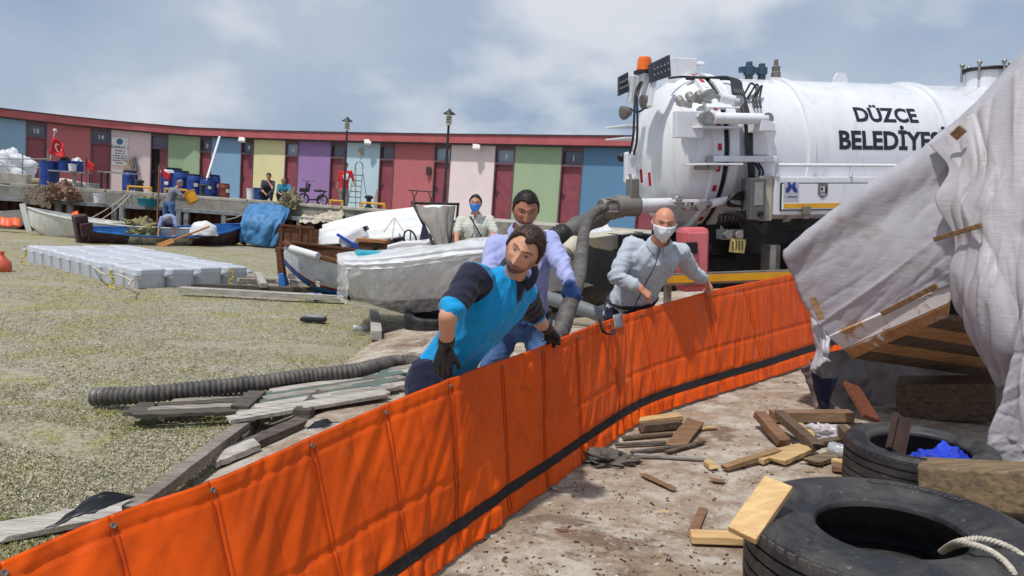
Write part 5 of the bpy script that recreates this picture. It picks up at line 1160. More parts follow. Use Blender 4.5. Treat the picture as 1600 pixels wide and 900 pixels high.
def boom_pt(s, t, off=0.0):
    b, tp = crom(BB, s), crom(BT, s); ds = (crom(BB, min(s+.004, 1))-crom(BB, max(s-.004, 0))); up = tp-b
    n = ds.cross(up).normalized()
    if n.y > 0: n = -n
    l = np.interp(s*400, range(401), _LB)
    k = s*NB; fr = k-math.floor(k); dse = min(fr, 1-fr)          # distance to the next seam, in panels
    lo = max(0, 1-t/.50); lo = lo*lo*(3-2*lo); st = min(1, dse*_PL[min(NB-1, int(k))]/.05); st = .35+.65*st*st*(3-2*st)
    w = .018*(ridge(Vector((l*6.0+t*2.9, (t-l*.25)*1.1, 5)), 2)-.5)*(.45+.55*lo)
    w += .010*(ridge(Vector((l*13+t*5.0, (t-l*.2)*1.6, 9)), 2)-.5)*(.25+.75*lo) + .018*noise.noise(Vector((l*1.7, t*1.4, 3)))
    w *= st; w += .006*math.sin(math.pi*min(1, dse*2))**.6
    w *= 1-.8*math.exp(-((t-.158)/.05)**4)
    if abs(t-.44) < .022: w -= .005
    if abs(t-.925) < .010: w -= .004
    w += .010*max(0, 1-t/.16)**1.5
    return b + up*t + n*(w+off)
def orange():
    t = NT('orange_pvc'); v = t.coord('Object')
    k = t.mix(t.ramp(t.noise(v, 2.2, 5, .6), [(.35, 0), (.7, 1)]), lin(222, 85, 3), lin(200, 73, 3))
    k = t.mix(t.ramp(t.noise(t.coord('Object', (1, 1, 2.2), (0, .5, 0)), 3.1, 10, .75, 1.0), [(.58, 0), (.72, .38)]), k, lin(186, 128, 96))
    k = t.mix(t.ramp(t.noise(v, 6, 9, .7, .8), [(.54, 0), (.70, .5)]), k, lin(158, 54, 12))
    t.col(k); t.set(Roughness=t.ramp(t.noise(v, 14, 5), [(.3, .36), (.7, .54)]), Specular_IOR_Level=.2); t.bump(t.noise(v, 90, 3), .08, .003); return t.m
ORG = orange(); ORGD = M('soiled_orange_hem', lin(214, 72, 2), lin(178, 58, 8), 9, .55, bump=.3, bsc=40, dirt=lin(110, 50, 26), dsc=8, dlo=.5, dhi=.65); STI = M('stitch_thread', lin(172, 58, 8), lin(146, 50, 8), 20, .8); WEB = M('black_webbing', lin(28, 26, 30), lin(18, 17, 20), 20, .75, bump=.3, bsc=120)
bo = root('containment_boom', 'long orange fabric oil boom with black strap held up by three men', 'boom', BB[8])
NT_ = 74
for i in range(NB):
    nu = max(22, int((crom(BB, (i+1)/NB)-crom(BB, i/NB)).length/.0085)) if i < 12 else 24
    nu = min(nu, 90)
    o = MB().grid(lambda u, t, i=i: boom_pt((i+u)/NB, t), nu, NT_).build('fabric_panel', ORG, bo, smooth=180, solid=.006, off=-1)
for i in range(NB+1):
    s = i/NB; w = .020/_LB[-1]
    if 0 < i < NB:
        MB().grid(lambda u, t, s=s, w=w: boom_pt(s+(u-.5)*2*w, .02+.94*t, .006), 5, 60).build('seam_band', ORG, bo, smooth=180)
        for sg in (-1, 1): MB().tube([boom_pt(s+sg*w*.8, .02+.94*k/56, .0085) for k in range(57)], .0017, 4).build('stitching', STI, bo)
        c = boom_pt(s, .958, .010); n = (boom_pt(s, .958, .02)-boom_pt(s, .958, .0)).normalized()
        MB().lathe([(.0, .0), (.003, .001), (.005, .003), (.008, .003), (.0085, .0), (.0085, -.004)], c, n, 14).build('eyelet', TGREY, bo, smooth=50)
    if i < NB:
        for kk in ((.5,) if (crom(BB, (i+1)/NB)-crom(BB, i/NB)).length > .30 else ()):
            MB().tube([boom_pt((i+kk)/NB, .46+.46*k/24, .0015) for k in range(25)], .0013, 4).build('stitching', STI, bo)
        for tt in (.925, .455, .425):
            MB().tube([boom_pt((i+k/24)/NB, tt, .002) for k in range(25)], .0015, 4).build('stitching', STI, bo)
        MB().grid(lambda u, t, i=i: boom_pt((i+u)/NB, .125+.068*t, .009), 60, 8).build('strap', WEB, bo, smooth=180, solid=.004)
        MB().tube([boom_pt((i+k/14)/NB, .993, -.003) for k in range(15)], .006, 8).build('hem_cord', ORGD, bo, smooth=80)
        MB().grid(lambda u, t, i=i: boom_pt((i+u)/NB, .93+.072*t, .004), 50, 7).build('top_hem', ORGD, bo, smooth=180)

MB().tube(spline([boom_pt(4.9/NB, .9, .01), boom_pt(5.1/NB, .88, .05), boom_pt(5.35/NB, .92, .05), boom_pt(5.3/NB, 1.03, .01)], 20), .014, 8, flat=.5).build('handle_strap', WEB, bo, smooth=70)
MB().grid(lambda u, t: boom_pt((4.86-.28*u)/NB, .90+.13*t, .014), 6, 5).build('silver_tape', M('silver_tape', lin(170, 172, 176), lin(150, 152, 156), 9, .35, .5), bo, smooth=180, solid=.004)

# ================================================================== TYRES
def tyre_mat():
    t = NT('tyre_rubber'); v = t.coord('Object'); n = t.noise(v, 3.2, 9, .7, .8)
    k = t.mix(t.ramp(n, [(.42, 0), (.72, .55)]), lin(32, 34, 40), lin(102, 98, 92)); k = t.mix(t.ramp(t.noise(v, 24, 8, .75), [(.60, 0), (.70, .6)]), k, lin(140, 132, 120))
    t.col(k); t.set(Roughness=t.ramp(n, [(.3, .42), (.7, .7)]), Specular_IOR_Level=.4); t.bump(t.noise(v, 40, 6, .65), .25, .006); return t.m
TYR = tyre_mat()
def tyre(label, c, R, rb, W, tilt=(0, 0, 0), text=None, blocks=0):
    o = root('tyre', label, 'tyre', (0, 0, 0), 'old tyres')
    sw = R-rb; g = .012*R/.5
    pr = [(R-.05*sw, .05*W), (R-.005, .11*W)]
    for z in (.24, .40, .60, .76): pr += [(R, (z-.05)*W), (R, (z-.022)*W), (R-g, (z-.018)*W), (R-g, (z+.018)*W), (R, (z+.022)*W)]
    pr += [(R, .85*W), (R-.005, .89*W), (R-.05*sw, .95*W), (R-.14*sw, .985*W), (R-.20*sw, 1.0*W), (R-.23*sw, .994*W), (R-.26*sw, 1.005*W), (R-.55*sw, 1.0*W), (R-.60*sw, 1.006*W), (R-.64*sw, .99*W), (R-.84*sw, .93*W), (R-.90*sw, .94*W), (rb+.02*sw, .91*W), (rb, .88*W), (rb, .84*W), (rb+.1*sw, .83*W),
           (R-.3*sw, .88*W), (R-.14*sw, .75*W), (R-.12*sw, .25*W), (R-.3*sw, .12*W), (rb+.1*sw, .17*W), (rb, .16*W), (rb, .10*W), (R-.6*sw, .02*W), (R-.2*sw, 0), (R-.05*sw, .05*W)]
    MB().lathe(pr, seg=96, caps=False).build('carcass', TYR, o, smooth=35)
    if blocks:
        m = None
        for k in range(blocks):
            a = 2*math.pi*k/blocks
            for z in (.095, .885):
                if m is None: m = MB().box((R-.0215, 0, 0), (.038, 2*math.pi*R/blocks*.72, .09*W)).build('tread_block', TYR, o, bevel=.004); q = m
                else: q = m.copy(); COL.objects.link(q)
                q.matrix_basis = Matrix.Rotation(a, 4, 'Z') @ Matrix.Translation((0, 0, z*W))
    if text:
        r0 = R-.43*sw
        for tx, a0, sz in text:
            text_obj('sidewall_lettering', tx, sz, M('tyre_letter', lin(64, 64, 68), lin(50, 50, 54), 20, .6), o, None, .001, fn=lambda v, a0=a0: Vector(((r0+v.y)*math.cos(a0-v.x/r0), (r0+v.y)*math.sin(a0-v.x/r0), W*1.012)))
    place(o, c, tilt); return o
tc = G(1398, 815, .64); t1c = Vector((tc.x, tc.y, .335))
tyre('big truck tyre lying flat in front with a rope over it', t1c, .525, .262, .31, (R_(.5), R_(-3.5), 0), (('Continental', R_(52), .075),), 64)
t2c = G(1440, 692, .62); tyre('smaller worn tyre with blue cloth inside behind the big tyre', Vector((t2c.x, t2c.y, .37)), .375, .245, .26, (R_(0), R_(-3), .6), None, 56)
a = GS(862, 484); tyre('worn tyre standing behind the purple shirt man by the grey pipe', Vector((a.x, a.y, ground(a.x, a.y)+.27)), .30, .18, .2, (R_(80), 0, R_(15)), None, 40)
a = GS(655, 512); tyre('half hidden tyre on the shore left of the man in cyan', Vector((a.x+.1, a.y, ground(a.x, a.y)+.0)), .30, .18, .19, (R_(8), 0, .2), None, 40)
def rope_over(pts, label):
    sp_ = spline(pts, 90); mb = MB()
    for ph in (0, 2.09, 4.19):
        path = []
        for i, p in enumerate(sp_):
            d = sp_[min(i+1, 89)]-sp_[max(i-1, 0)]; s_, u_ = frame(d); a_ = i*.9+ph; path.append(p+s_*(.0058*math.cos(a_))+u_*(.0058*math.sin(a_)))
        mb.tube(path, .0062, 6)
    return tag(mb.build('white_rope', ROPE, smooth=80), label, 'rope', 'ropes over the big tyre')
tz = .665
rope_over([G(1470, 862, .50), G(1484, 852, .60), G(1500, 846, tz+.005), G(1530, 842, tz+.01), G(1570, 852, tz), G(1610, 880, tz-.02), G(1640, 930, .55), G(1650, 960, .40)], 'upper strand of white twisted rope over the big tyre')
rope_over([G(1474, 862, .50), G(1490, 854, .60), G(1512, 850, tz+.005), G(1545, 860, tz+.01), G(1572, 880, tz), G(1588, 905, tz-.03), G(1596, 950, .5), G(1598, 985, .40)], 'lower strand of white twisted rope over the big tyre')
CHALK = M('chalk', lin(200, 198, 190), None, 30, .9)
# ================================================================== COVERED BOAT ON THE RIGHT
def tarp_mat(name, a, b, c):
    t = NT(name); v = t.coord('Object'); k = t.mix(t.ramp(t.noise(v, 1.6, 7, .6, .6), [(.35, 0), (.68, 1)]), a, b)
    k = t.mix(t.ramp(t.noise(t.coord('Object', (1, 1, 2.4), (0, .6, .2)), 2.6, 9, .7, 1.0), [(.56, 0), (.72, .75)]), k, c)
    k = t.mix(t.ramp(t.noise(t.coord('Object', (1, 1, 7), (.5, .3, 0)), 9, 9, .75, .3), [(.64, 0), (.70, .5)]), k, tuple(x*.5 for x in c))
    t.col(k); t.set(Roughness=.5, Specular_IOR_Level=.45); w = t.n('ShaderNodeTexWave', {'Vector': t.coord('Object', (1, 1, 1), (.2, .4, .1)), 'Scale': 90.0, 'Distortion': 1.5})
    cr_ = t.noise(t.coord('Object', (3, 3, 26), (.25, .45, .1)), 2.2, 8, .7, .5); t.bump(t.mix(.30, cr_, t.noise(v, 7, 8, .65)), .45, .010); return t.m
TARP = tarp_mat('pale_tarpaulin', lin(174, 172, 179), lin(160, 158, 164), lin(146, 132, 126)); TARPB = tarp_mat('soiled_tarpaulin', lin(178, 175, 180), lin(160, 156, 158), lin(142, 127, 116)); TARPI = tarp_mat('inner_tarpaulin', lin(120, 106, 104), lin(98, 86, 84), lin(84, 70, 64))  # inner cloth is a darker copy: shade under the boat put into its colour
def creases(seed, n, ang, spr, ln, h, w):
    g = random.Random(seed); ls = []
    for _ in range(n):
        a = ang+g.gauss(0, spr); ls.append((g.random(), g.random(), math.cos(a), math.sin(a), ln*g.uniform(.4, 1.3), h*g.uniform(.3, 1)*g.choice((1, 1, -1)), w*g.uniform(.6, 1.5)))
    def f(u, v):
        z = 0
        for x, y, c, s_, l, hh, ww in ls:
            dx, dy = u-x, v-y; al = dx*c+dy*s_; d = abs(dy*c-dx*s_)/ww
            if d < 4 and abs(al) < l: z += hh*math.exp(-d*1.5)*(1-(al/l)**2)
        return z
    return f
CR1 = creases(3, 60, 2.3, .35, .26, .016, .020); CR2 = creases(8, 70, 2.0, .5, .24, .028, .026); CR3 = creases(5, 22, 1.5, .2, .5, .05, .05)
cvb = root('covered_boat', 'wooden boat hull propped up under big soiled white tarpaulins at right', 'covered boat', GS(1500, 740))
Q = lambda rows: [[P(*p) for p in r] for r in rows]
mainr = Q([[(1320, 545, 7.2), (1420, 480, 7.6), (1540, 420, 7.6), (1660, 380, 7.4), (1800, 340, 7.0)],
           [(1296, 400, 6.4), (1380, 330, 6.5), (1500, 230, 6.4), (1625, 110, 6.1), (1790, -30, 5.8)],
           [(1226, 390, 5.6), (1345, 296, 5.25), (1474, 203, 4.9), (1596, 84, 4.6), (1750, -76, 4.3)],
           [(1238, 432, 5.50), (1366, 352, 5.05), (1496, 276, 4.65), (1620, 196, 4.3), (1780, 110, 4.0)],
           [(1258, 484, 5.45), (1382, 424, 4.95), (1500, 366, 4.52), (1620, 306, 4.2), (1780, 250, 3.9)],
           [(1292, 528, 5.35), (1390, 488, 4.95), (1490, 444, 4.52), (1620, 416, 4.15), (1780, 396, 3.85)]])
sheet(mainr, 120, 150, lambda u, v, p: CR1(u, v) + .022*noise.noise(Vector((u*1.8, v*1.8, 2))) + .004*ridge(Vector((u*9-v*6, v*9+u*5, 5)), 2)).build('tarpaulin', TARP, cvb, smooth=180, solid=.005)
over = Q([[(1452, 226, 4.76), (1530, 168, 4.55), (1640, 66, 4.3), (1780, -70, 4.1)], [(1482, 264, 4.58), (1550, 252, 4.36), (1640, 216, 4.15), (1780, 166, 3.95)], [(1460, 310, 4.56), (1548, 318, 4.28), (1640, 306, 4.05), (1780, 286, 3.85)],
          [(1486, 372, 4.46), (1552, 388, 4.2), (1640, 396, 3.98), (1780, 386, 3.8)], [(1478, 430, 4.44), (1546, 466, 4.14), (1640, 478, 3.92), (1780, 478, 3.75)], [(1494, 505, 4.42), (1560, 545, 4.12), (1640, 560, 3.9), (1780, 560, 3.72)], [(1556, 602, 4.38), (1592, 602, 4.14), (1650, 612, 3.9), (1780, 622, 3.72)]])
sheet(over, 110, 140, lambda u, v, p: CR2(u, v) + CR3(u, v)*v + .05*noise.noise(Vector((u*2.2+v, v*1.2-u, 4)))*(.3+.7*v)).build('overlay_tarpaulin', TARPB, cvb, smooth=180, solid=.005)
dr = Q([[(1604, 465, 4.0), (1665, 455, 3.82), (1790, 445, 3.6)], [(1578, 560, 4.02), (1652, 560, 3.75), (1790, 556, 3.5)], [(1548, 650, 4.05), (1640, 655, 3.72), (1790, 662, 3.45)], [(1519, 726, 4.08), (1640, 729, 3.7), (1790, 735, 3.4)]])
sheet(dr, 70, 90, lambda u, v, p: .035*math.sin(u*7+v*1.5)*v + CR3(u, v)*.8 + CR2(v, u)*.5).build('hanging_tarpaulin', TARPB, cvb, smooth=180, solid=.005)
fl_ = Q([[(1262, 490, 5.46), (1280, 508, 5.36), (1297, 526, 5.30)], [(1268, 530, 5.42), (1281, 540, 5.28), (1297, 552, 5.26)], [(1262, 580, 5.40), (1278, 572, 5.26), (1297, 562, 5.24)]])
sheet(fl_, 26, 30, lambda u, v, p: .03*ridge(Vector((u*2.2, v*1.5, 3)), 2)).build('flap', TARP, cvb, smooth=180, solid=.005)
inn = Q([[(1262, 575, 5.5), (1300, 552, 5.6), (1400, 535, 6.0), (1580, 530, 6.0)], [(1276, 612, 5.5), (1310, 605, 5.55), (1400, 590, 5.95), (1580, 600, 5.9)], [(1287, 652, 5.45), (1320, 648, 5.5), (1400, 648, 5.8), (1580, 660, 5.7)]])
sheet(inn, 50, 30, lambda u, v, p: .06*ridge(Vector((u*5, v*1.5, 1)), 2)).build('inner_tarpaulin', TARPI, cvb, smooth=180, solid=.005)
nv_ = Q([[(1264, 580, 5.42), (1284, 592, 5.36), (1312, 590, 5.36)], [(1270, 618, 5.44), (1284, 620, 5.36), (1300, 622, 5.36)], [(1284, 652, 5.42), (1288, 652, 5.38), (1292, 652, 5.38)]])
sheet(nv_, 16, 18, lambda u, v, p: .02*ridge(Vector((u*3, v*2, 1)), 2)).build('navy_cloth', M('navy_cloth', lin(26, 32, 62), lin(18, 22, 46), 6, .85), cvb, smooth=180, solid=.005)
PEEL = wood('peeling_white_paint', lin(190, 146, 100), lin(160, 116, 78), .7, .6, paint=lin(206, 202, 200), pl=.44, ph=.49); PEEL2 = wood('stripped_hull_wood', lin(184, 138, 94), lin(150, 106, 70), .7, .6, paint=lin(206, 202, 200), pl=.58, ph=.63); TAN = wood('bare_tan_wood', lin(186, 142, 96), lin(150, 108, 70), .75); BROWN = wood('dark_brown_wood', lin(112, 94, 76), lin(72, 60, 50), .8)
def quadbox(pts, th, name, mat, par, nu=1):
    q = [P(*p) for p in pts]; n = (q[1]-q[0]).cross(q[3]-q[0]).normalized()
    if n.y < 0: n = -n
    return MB().prism(q, n*th).build(name, mat, par, bevel=.004)
hl = quadbox([(1294, 526, 5.33), (1492, 441, 4.52), (1482, 474, 4.56), (1318, 546, 5.28)], .04, 'hull_plank', PEEL, cvb)
quadbox([(1319, 547, 5.27), (1482, 475, 4.56), (1479, 496, 4.60), (1332, 561, 5.25)], .035, 'hull_plank', PEEL2, cvb)
A_, D_ = P(1333, 561, 5.26), P(1570, 594, 6.0); B_, C_ = P(1479, 497, 4.60), P(1650, 528, 5.3)
for k in range(5):
    f0, f1 = k/5+.01, (k+1)/5-.01
    p0, p1, p2, p3 = A_.lerp(B_, f0), A_.lerp(B_, f1), D_.lerp(C_, f1), D_.lerp(C_, f0)
    MB().prism([p0, p1, p2, p3], Vector((0, 0, .03))).build('bottom_plank', (BROWN, TAN, BROWN, TAN, BROWN)[k], cvb)
quadbox([(1400, 600, 5.5), (1556, 600, 5.2), (1556, 660, 5.2), (1400, 655, 5.5)], .3, 'keel_block', BROWN, cvb)
MB().beam(P(1330, 602, 5.2), P(1362, 655, 4.9), .13, .03, Vector((.3, -1, .2))).build('prop_plank', wood('red_brown_wood', lin(122, 70, 50), lin(86, 50, 38), .8), cvb, bevel=.004)
for a, b, w, t in (((1376, 489, 4.93), (1462, 445, 4.58), .034, .016), ((1457, 374, 4.62), (1530, 352, 4.27), .028, .016), ((1269, 464, 5.38), (1284, 498, 5.33), .045, .016), ((1487, 216, 4.60), (1502, 202, 4.55), .055, .02)):
    pa, pb = P(*a), P(*b); MB().beam(pa+Vector((-.02, -.055, 0)), pb+Vector((-.02, -.055, 0)), w, t, Vector((-.4, -1, .1))).build('batten', wood('batten_wood', lin(160, 126, 92), lin(112, 84, 60), .8), cvb, bevel=.004)
ga = P(1437, 752, 3.75); gb = P(1800, 775, 3.3)
tag(MB().beam(ga, gb, .22, .2, Vector((0, 0, 1))).build('heavy_timber', wood('old_sleeper_wood', lin(140, 120, 92), lin(84, 72, 58), .85), bevel=.012), 'heavy squared timber under the tarpaulin hem behind the big tyre', 'timber')
tag(MB().box((ga.x+.9, ga.y-.1, .42), (.4, .5, .36)).build('timber_block', DARKW, bevel=.01), 'dark block carrying the heavy squared timber', 'timber block')
heap('blue_cloth', 'bright blue cloth crumpled inside the smaller tyre', 'cloth', Vector((t2c.x+.13, t2c.y-.02, .42)), (.19, .15, .17), M('bright_blue_cloth', lin(24, 62, 196), lin(16, 44, 150), 5, .75), .35, 2.0, 90, 50, fine=.03)
br = root('metal_bracket', 'rusty channel bracket leaning in the smaller tyre', 'bracket', P(1398, 700, 3.95)); a, b = P(1396, 704, 3.9), P(1408, 650, 4.02)
RST = M('dark_rust', lin(82, 60, 54), lin(60, 46, 44), 6, .7, .3)
MB().beam(a, b, .085, .012, Vector((0, -1, 0))).build('web', RST, br); sd, _u = frame(b-a, Vector((0, -1, 0)))
for s_ in (-1, 1): MB().beam(a+sd*.042*s_+Vector((0, -.018, 0)), b+sd*.042*s_+Vector((0, -.018, 0)), .008, .035, Vector((0, -1, 0))).build('flange', RST, br)

# ================================================================== LOOSE WOOD AND LITTER
PINE = wood('fresh_pine', lin(214, 184, 134), lin(186, 150, 102), .7, .7); PINE2 = wood('yellow_pine', lin(200, 170, 122), lin(166, 136, 96), .75, .8); REDW = wood('red_brown_board', lin(142, 108, 82), lin(104, 78, 60), .8)
def wp(a, b, w, t, mat, label, ha=0.0, hb=0.0, name='wood_offcut', up=None, grp='loose wood on the slipway', jag=.3, cat='wood'):
    p, q = GS(*a), GS(*b); p.z += ha+t/2+.012; q.z += hb+t/2+.012; d = (q-p); rng = random.Random(int(a[0]*7+a[1])); sd, u = frame(d, up or Vector((0, 0, 1))); n = 5; vs = []
    dn = d.normalized()
    for i in range(n+1):
        c = p.lerp(q, i/n)
        for x, y in ((-1, -1), (1, -1), (1, 1), (-1, 1)):
            j = dn*(rng.uniform(-1, 1)*w*jag) if i in (0, n) else Vector()
            vs.append(c+sd*(x*w/2*(1+rng.uniform(-.06, .06)))+u*(y*t/2)+j)
    o = MB().add(vs, [(3, 2, 1, 0), (n*4, n*4+1, n*4+2, n*4+3)]+[(i*4+k, i*4+(k+1) % 4, i*4+4+(k+1) % 4, i*4+4+k) for i in range(n) for k in range(4)]).build(name, mat, bevel=.003)
    return tag(o, label, cat, grp)
pa, pb = P(1159, 837, 2.76), P(1217, 755, 2.93)
tag(MB().beam(pa, pb, .115, .032, Vector((0, -.15, 1))).build('pine_board', PINE, bevel=.004), 'fresh pine board leaning with its end on the big tyre', 'board')
wp((1078, 848), (1180, 852), .085, .034, PINE, 'fresh pine board lying flat against the big tyre', name='pine_board', jag=.05, cat='board')
wp((1082, 838), (1098, 800), .045, .008, REDW, 'thin red brown bark strip above the flat pine board', jag=.5)
wp((1204, 660), (1330, 660), .10, .07, wood('stained_beam', lin(150, 124, 98), lin(108, 82, 66), .8), 'stained beam at the top of the debris heap by the tarpaulin', name='beam_offcut', jag=.05)
wp((1184, 668), (1225, 702), .08, .05, REDW, 'orange brown board leaning at the left of the debris heap', .06, 0)
wp((1215, 680), (1275, 716), .07, .05, BROWN, 'dark brown rail lying across the debris heap', .10, .03)
wp((1240, 668), (1258, 690), .10, .03, PINE2, 'pale block upright in the debris heap under the stained beam', .0, .03)
wp((1212, 728), (1258, 712), .10, .03, PINE2, 'flat pale board at the front of the debris heap', 0, .02)
wp((1220, 714), (1255, 706), .09, .03, PINE2, 'pale board under another in the debris heap', .0, .0)
wp((1130, 738), (1216, 716), .05, .028, wood('grey_tan_wood', lin(160, 130, 94), lin(120, 96, 70), .8), 'long thin lath pointing left from the debris heap', 0, .02)
wp((1186, 727), (1206, 718), .06, .03, PINE2, 'small tan chunk between the lath and the debris heap')
wp((1268, 728), (1302, 718), .09, .025, wood('mouldy_wood', lin(140, 122, 96), lin(76, 66, 56), .9), 'mouldy board scrap in front of the bottle')
wp((1300, 736), (1338, 742), .09, .03, REDW, 'reddish board end beside the smaller tyre')
wp((1296, 722), (1336, 736), .05, .02, PINE, 'thin pale strip under the bottle by the tyre')
wp((1265, 702), (1330, 690), .05, .03, BROWN, 'dark stick behind the bottle in the debris heap')
wp((1312, 690), (1338, 712), .05, .06, BROWN, 'dark post stub leaning at the smaller tyre', .04, .0)
wp((994, 664), (1062, 656), .09, .030, PINE2, 'pale pine plank lying next to the boom', jag=.05)
wp((1002, 677), (1060, 671), .06, .05, BROWN, 'dark brown bar just below the pale pine plank')
wp((972, 689), (1050, 682), .04, .018, wood('grey_stick', lin(120, 104, 84), lin(86, 74, 60), .85), 'grey stick near the boom foot')
wp((1058, 698), (1084, 670), .12, .014, REDW, 'curled orange brown bark slab in the sticks by the boom', .0, .03, jag=.5)
for i, (a, b, lb) in enumerate((((985, 712), (1085, 700), 'longest thin stick in the bundle near the boom'), ((990, 716), (1100, 722), 'lowest thin stick in the bundle near the boom'), ((1040, 712), (1100, 694), 'stick crossing the bundle near the boom'), ((960, 700), (1040, 696), 'greenish stick left in the bundle near the boom'), ((1095, 674), (1118, 672), 'small tan chip right of the stick bundle'))):
    wp(a, b, .03, .016, (DARKW, GREYW, BROWN, DARKW, PINE2)[i], lb)
wp((1005, 746), (1052, 768), .045, .008, REDW, 'red brown splinter on the dark wet patch', jag=.6)
wp((1112, 754), (1130, 756), .05, .006, REDW, 'small red bark flake on the pale concrete', jag=.6)
wp((1105, 728), (1116, 738), .05, .02, PINE2, 'tiny tan chip right below the stick bundle', jag=.5)
RAG = M('grey_rag', lin(104, 96, 88), lin(70, 64, 60), 9, .95, bump=.6, bsc=40)
g = GS(950, 722); heap('grey_rag', 'grey frayed rag lying at the foot of the boom', 'rag', g, (.16, .10, .055), RAG, .6, 4, fine=.12)
g = GS(1322, 716); bottle(g+Vector((-.09, .05, .05)), (.8, -.55, -.05), .24, .036, 'clear water bottle with blue label in the debris heap')
g = GS(1290, 684); heap('plastic_bag', 'crumpled clear and red plastic bag in the debris heap', 'plastic bag', g+Vector((0, 0, .01)), (.16, .08, .06), clear_mat('bag_film', lin(206, 200, 206), .6), .6, 4, fine=.1)
for px, py in ((600+24, 640+30), ):
    pass
# rubble and wood behind the boom, between the men
for i, (a, b, w, m, lb) in enumerate((((900, 478), (960, 500), .10, PINE2, 'tan plank behind the boom left of the grey shirt man'), ((880, 505), (940, 512), .12, GREYW, 'grey board on the ground behind the boom'), ((660, 560), (690, 530), .14, GREYW2, 'pale board on the shore behind the man in cyan'))): wp(a, b, w, .03, m, lb)
# ================================================================== PEOPLE
def capsule(mb, a, b, r1, r2, seg=14):
    a, b = Vector(a), Vector(b); d = (b-a); d = d.normalized() if d.length > 1e-6 else Vector((0, 0, 1)); path = []; rs = []
    for k in range(4): t = math.pi/2*k/4; path.append(a-d*(r1*math.cos(t))); rs.append(max(.0008, r1*math.sin(t)))
    for k in range(5): path.append(a.lerp(b, k/4)); rs.append(r1+(r2-r1)*k/4)
    for k in range(1, 5): t = math.pi/2*k/4; path.append(b+d*(r2*math.sin(t))); rs.append(max(.0008, r2*math.cos(t)))
    mb.tube(path, rs, seg)
def loft(mb, secs, seg=22, n=28):
    cs, ls, fs, ws, ds = [[Vector((x, 0, 0)) if isinstance(x, (int, float)) else Vector(x) for x in c] for c in zip(*secs)]
    vs = []
    for i in range(n):
        t = i/(n-1); c, l, f = crom(cs, t), crom(ls, t).normalized(), crom(fs, t).normalized(); w, d = crom(ws, t).x, crom(ds, t).x
        for k in range(seg):
            a = 2*math.pi*k/seg; ca, sa = math.cos(a), math.sin(a)
            vs.append(c + l*(w*math.copysign(abs(ca)**.85, ca)) + f*(d*math.copysign(abs(sa)**.85, sa)))
    fc = [(i*seg+k, i*seg+(k+1) % seg, (i+1)*seg+(k+1) % seg, (i+1)*seg+k) for i in range(n-1) for k in range(seg)] + [tuple(range(seg))[::-1], tuple((n-1)*seg+k for k in range(seg))]
    mb.add(vs, fc)
def voxel(mb, size, sm=4):
    me = bpy.data.meshes.new('v'); me.from_pydata(mb.v, [], mb.f); o = bpy.data.objects.new('v', me); COL.objects.link(o)
    bm = bmesh.new(); bm.from_mesh(me); bmesh.ops.recalc_face_normals(bm, faces=bm.faces); bm.to_mesh(me); bm.free()
    k = o.modifiers.new('r', 'REMESH'); k.mode = 'VOXEL'; k.voxel_size = size
    if sm: s = o.modifiers.new('s', 'SMOOTH'); s.iterations = sm; s.factor = .5
    out = bpy.data.meshes.new_from_object(o.evaluated_get(bpy.context.evaluated_depsgraph_get())); bpy.data.objects.remove(o); bpy.data.meshes.remove(me); return out
def folds(me, amp, f, seed=0.0, f2=None, dirs=None, limbs=()):
    """long creases along the given directions"""
    nn = [v.normal.copy() for v in me.vertices]; B = []
    for i, d in enumerate(dirs or (Vector((.5, 0, 1)), Vector((-.6, .2, .7)))):
        d = Vector(d).normalized(); a1, a2 = frame(d); B.append((d*1.3, a1*(9.0+6*i), a2*(9.0+6*i), (.62, .45)[i % 2], Vector((seed+i*7.3, i*3.1, 0))))
    for v, q in zip(me.vertices, nn):
        p = v.co; w = 0
        for d, a1, a2, k, o in B:
            r_ = ridge(Vector((p.dot(d), p.dot(a1), p.dot(a2)))+o, 2); w += amp*k*(max(0, r_-.25)**1.4-.45)
        for a_, b_ in limbs:
            d = b_-a_; L2 = d.length_squared; t = (p-a_).dot(d)/L2
            if -.15 < t < 1.2:
                e = p-(a_+d*t)
                if e.length < .10:
                    w *= .25; w += amp*.75*(ridge(Vector((t*d.length*15+e.x*9, e.x*6+seed, e.z*6)), 2)-.6)*(.35+.65*math.exp(-((t-1)/.35)**2) if True else 1); break
        v.co = p + q*w
def skin_mat(name, c):
    t = NT(name); a = t.n('ShaderNodeAttribute', attribute_name='Col'); v = t.coord('Object'); n = t.noise(v, 60, 5)
    t.col(t.mix(t.ramp(n, [(.35, 0), (.7, .22)]), a.outputs['Color'], c)); t.set(Roughness=.5, Specular_IOR_Level=.35, Subsurface_Weight=.08, Subsurface_Radius=(.01, .004, .002)); t.b.inputs['Subsurface Scale'].default_value = .5; t.bump(t.noise(v, 220, 4), .12, .002); return t.m
def hair_mat(name, c):
    t = NT(name); v = t.coord('Object', (90, 90, 90)); n = t.noise(v, 2, 5); t.col(t.mix(n, c, tuple(x*1.6 for x in c))); t.set(Roughness=.55, Specular_IOR_Level=.3); t.bump(n, .4, .003); return t.m
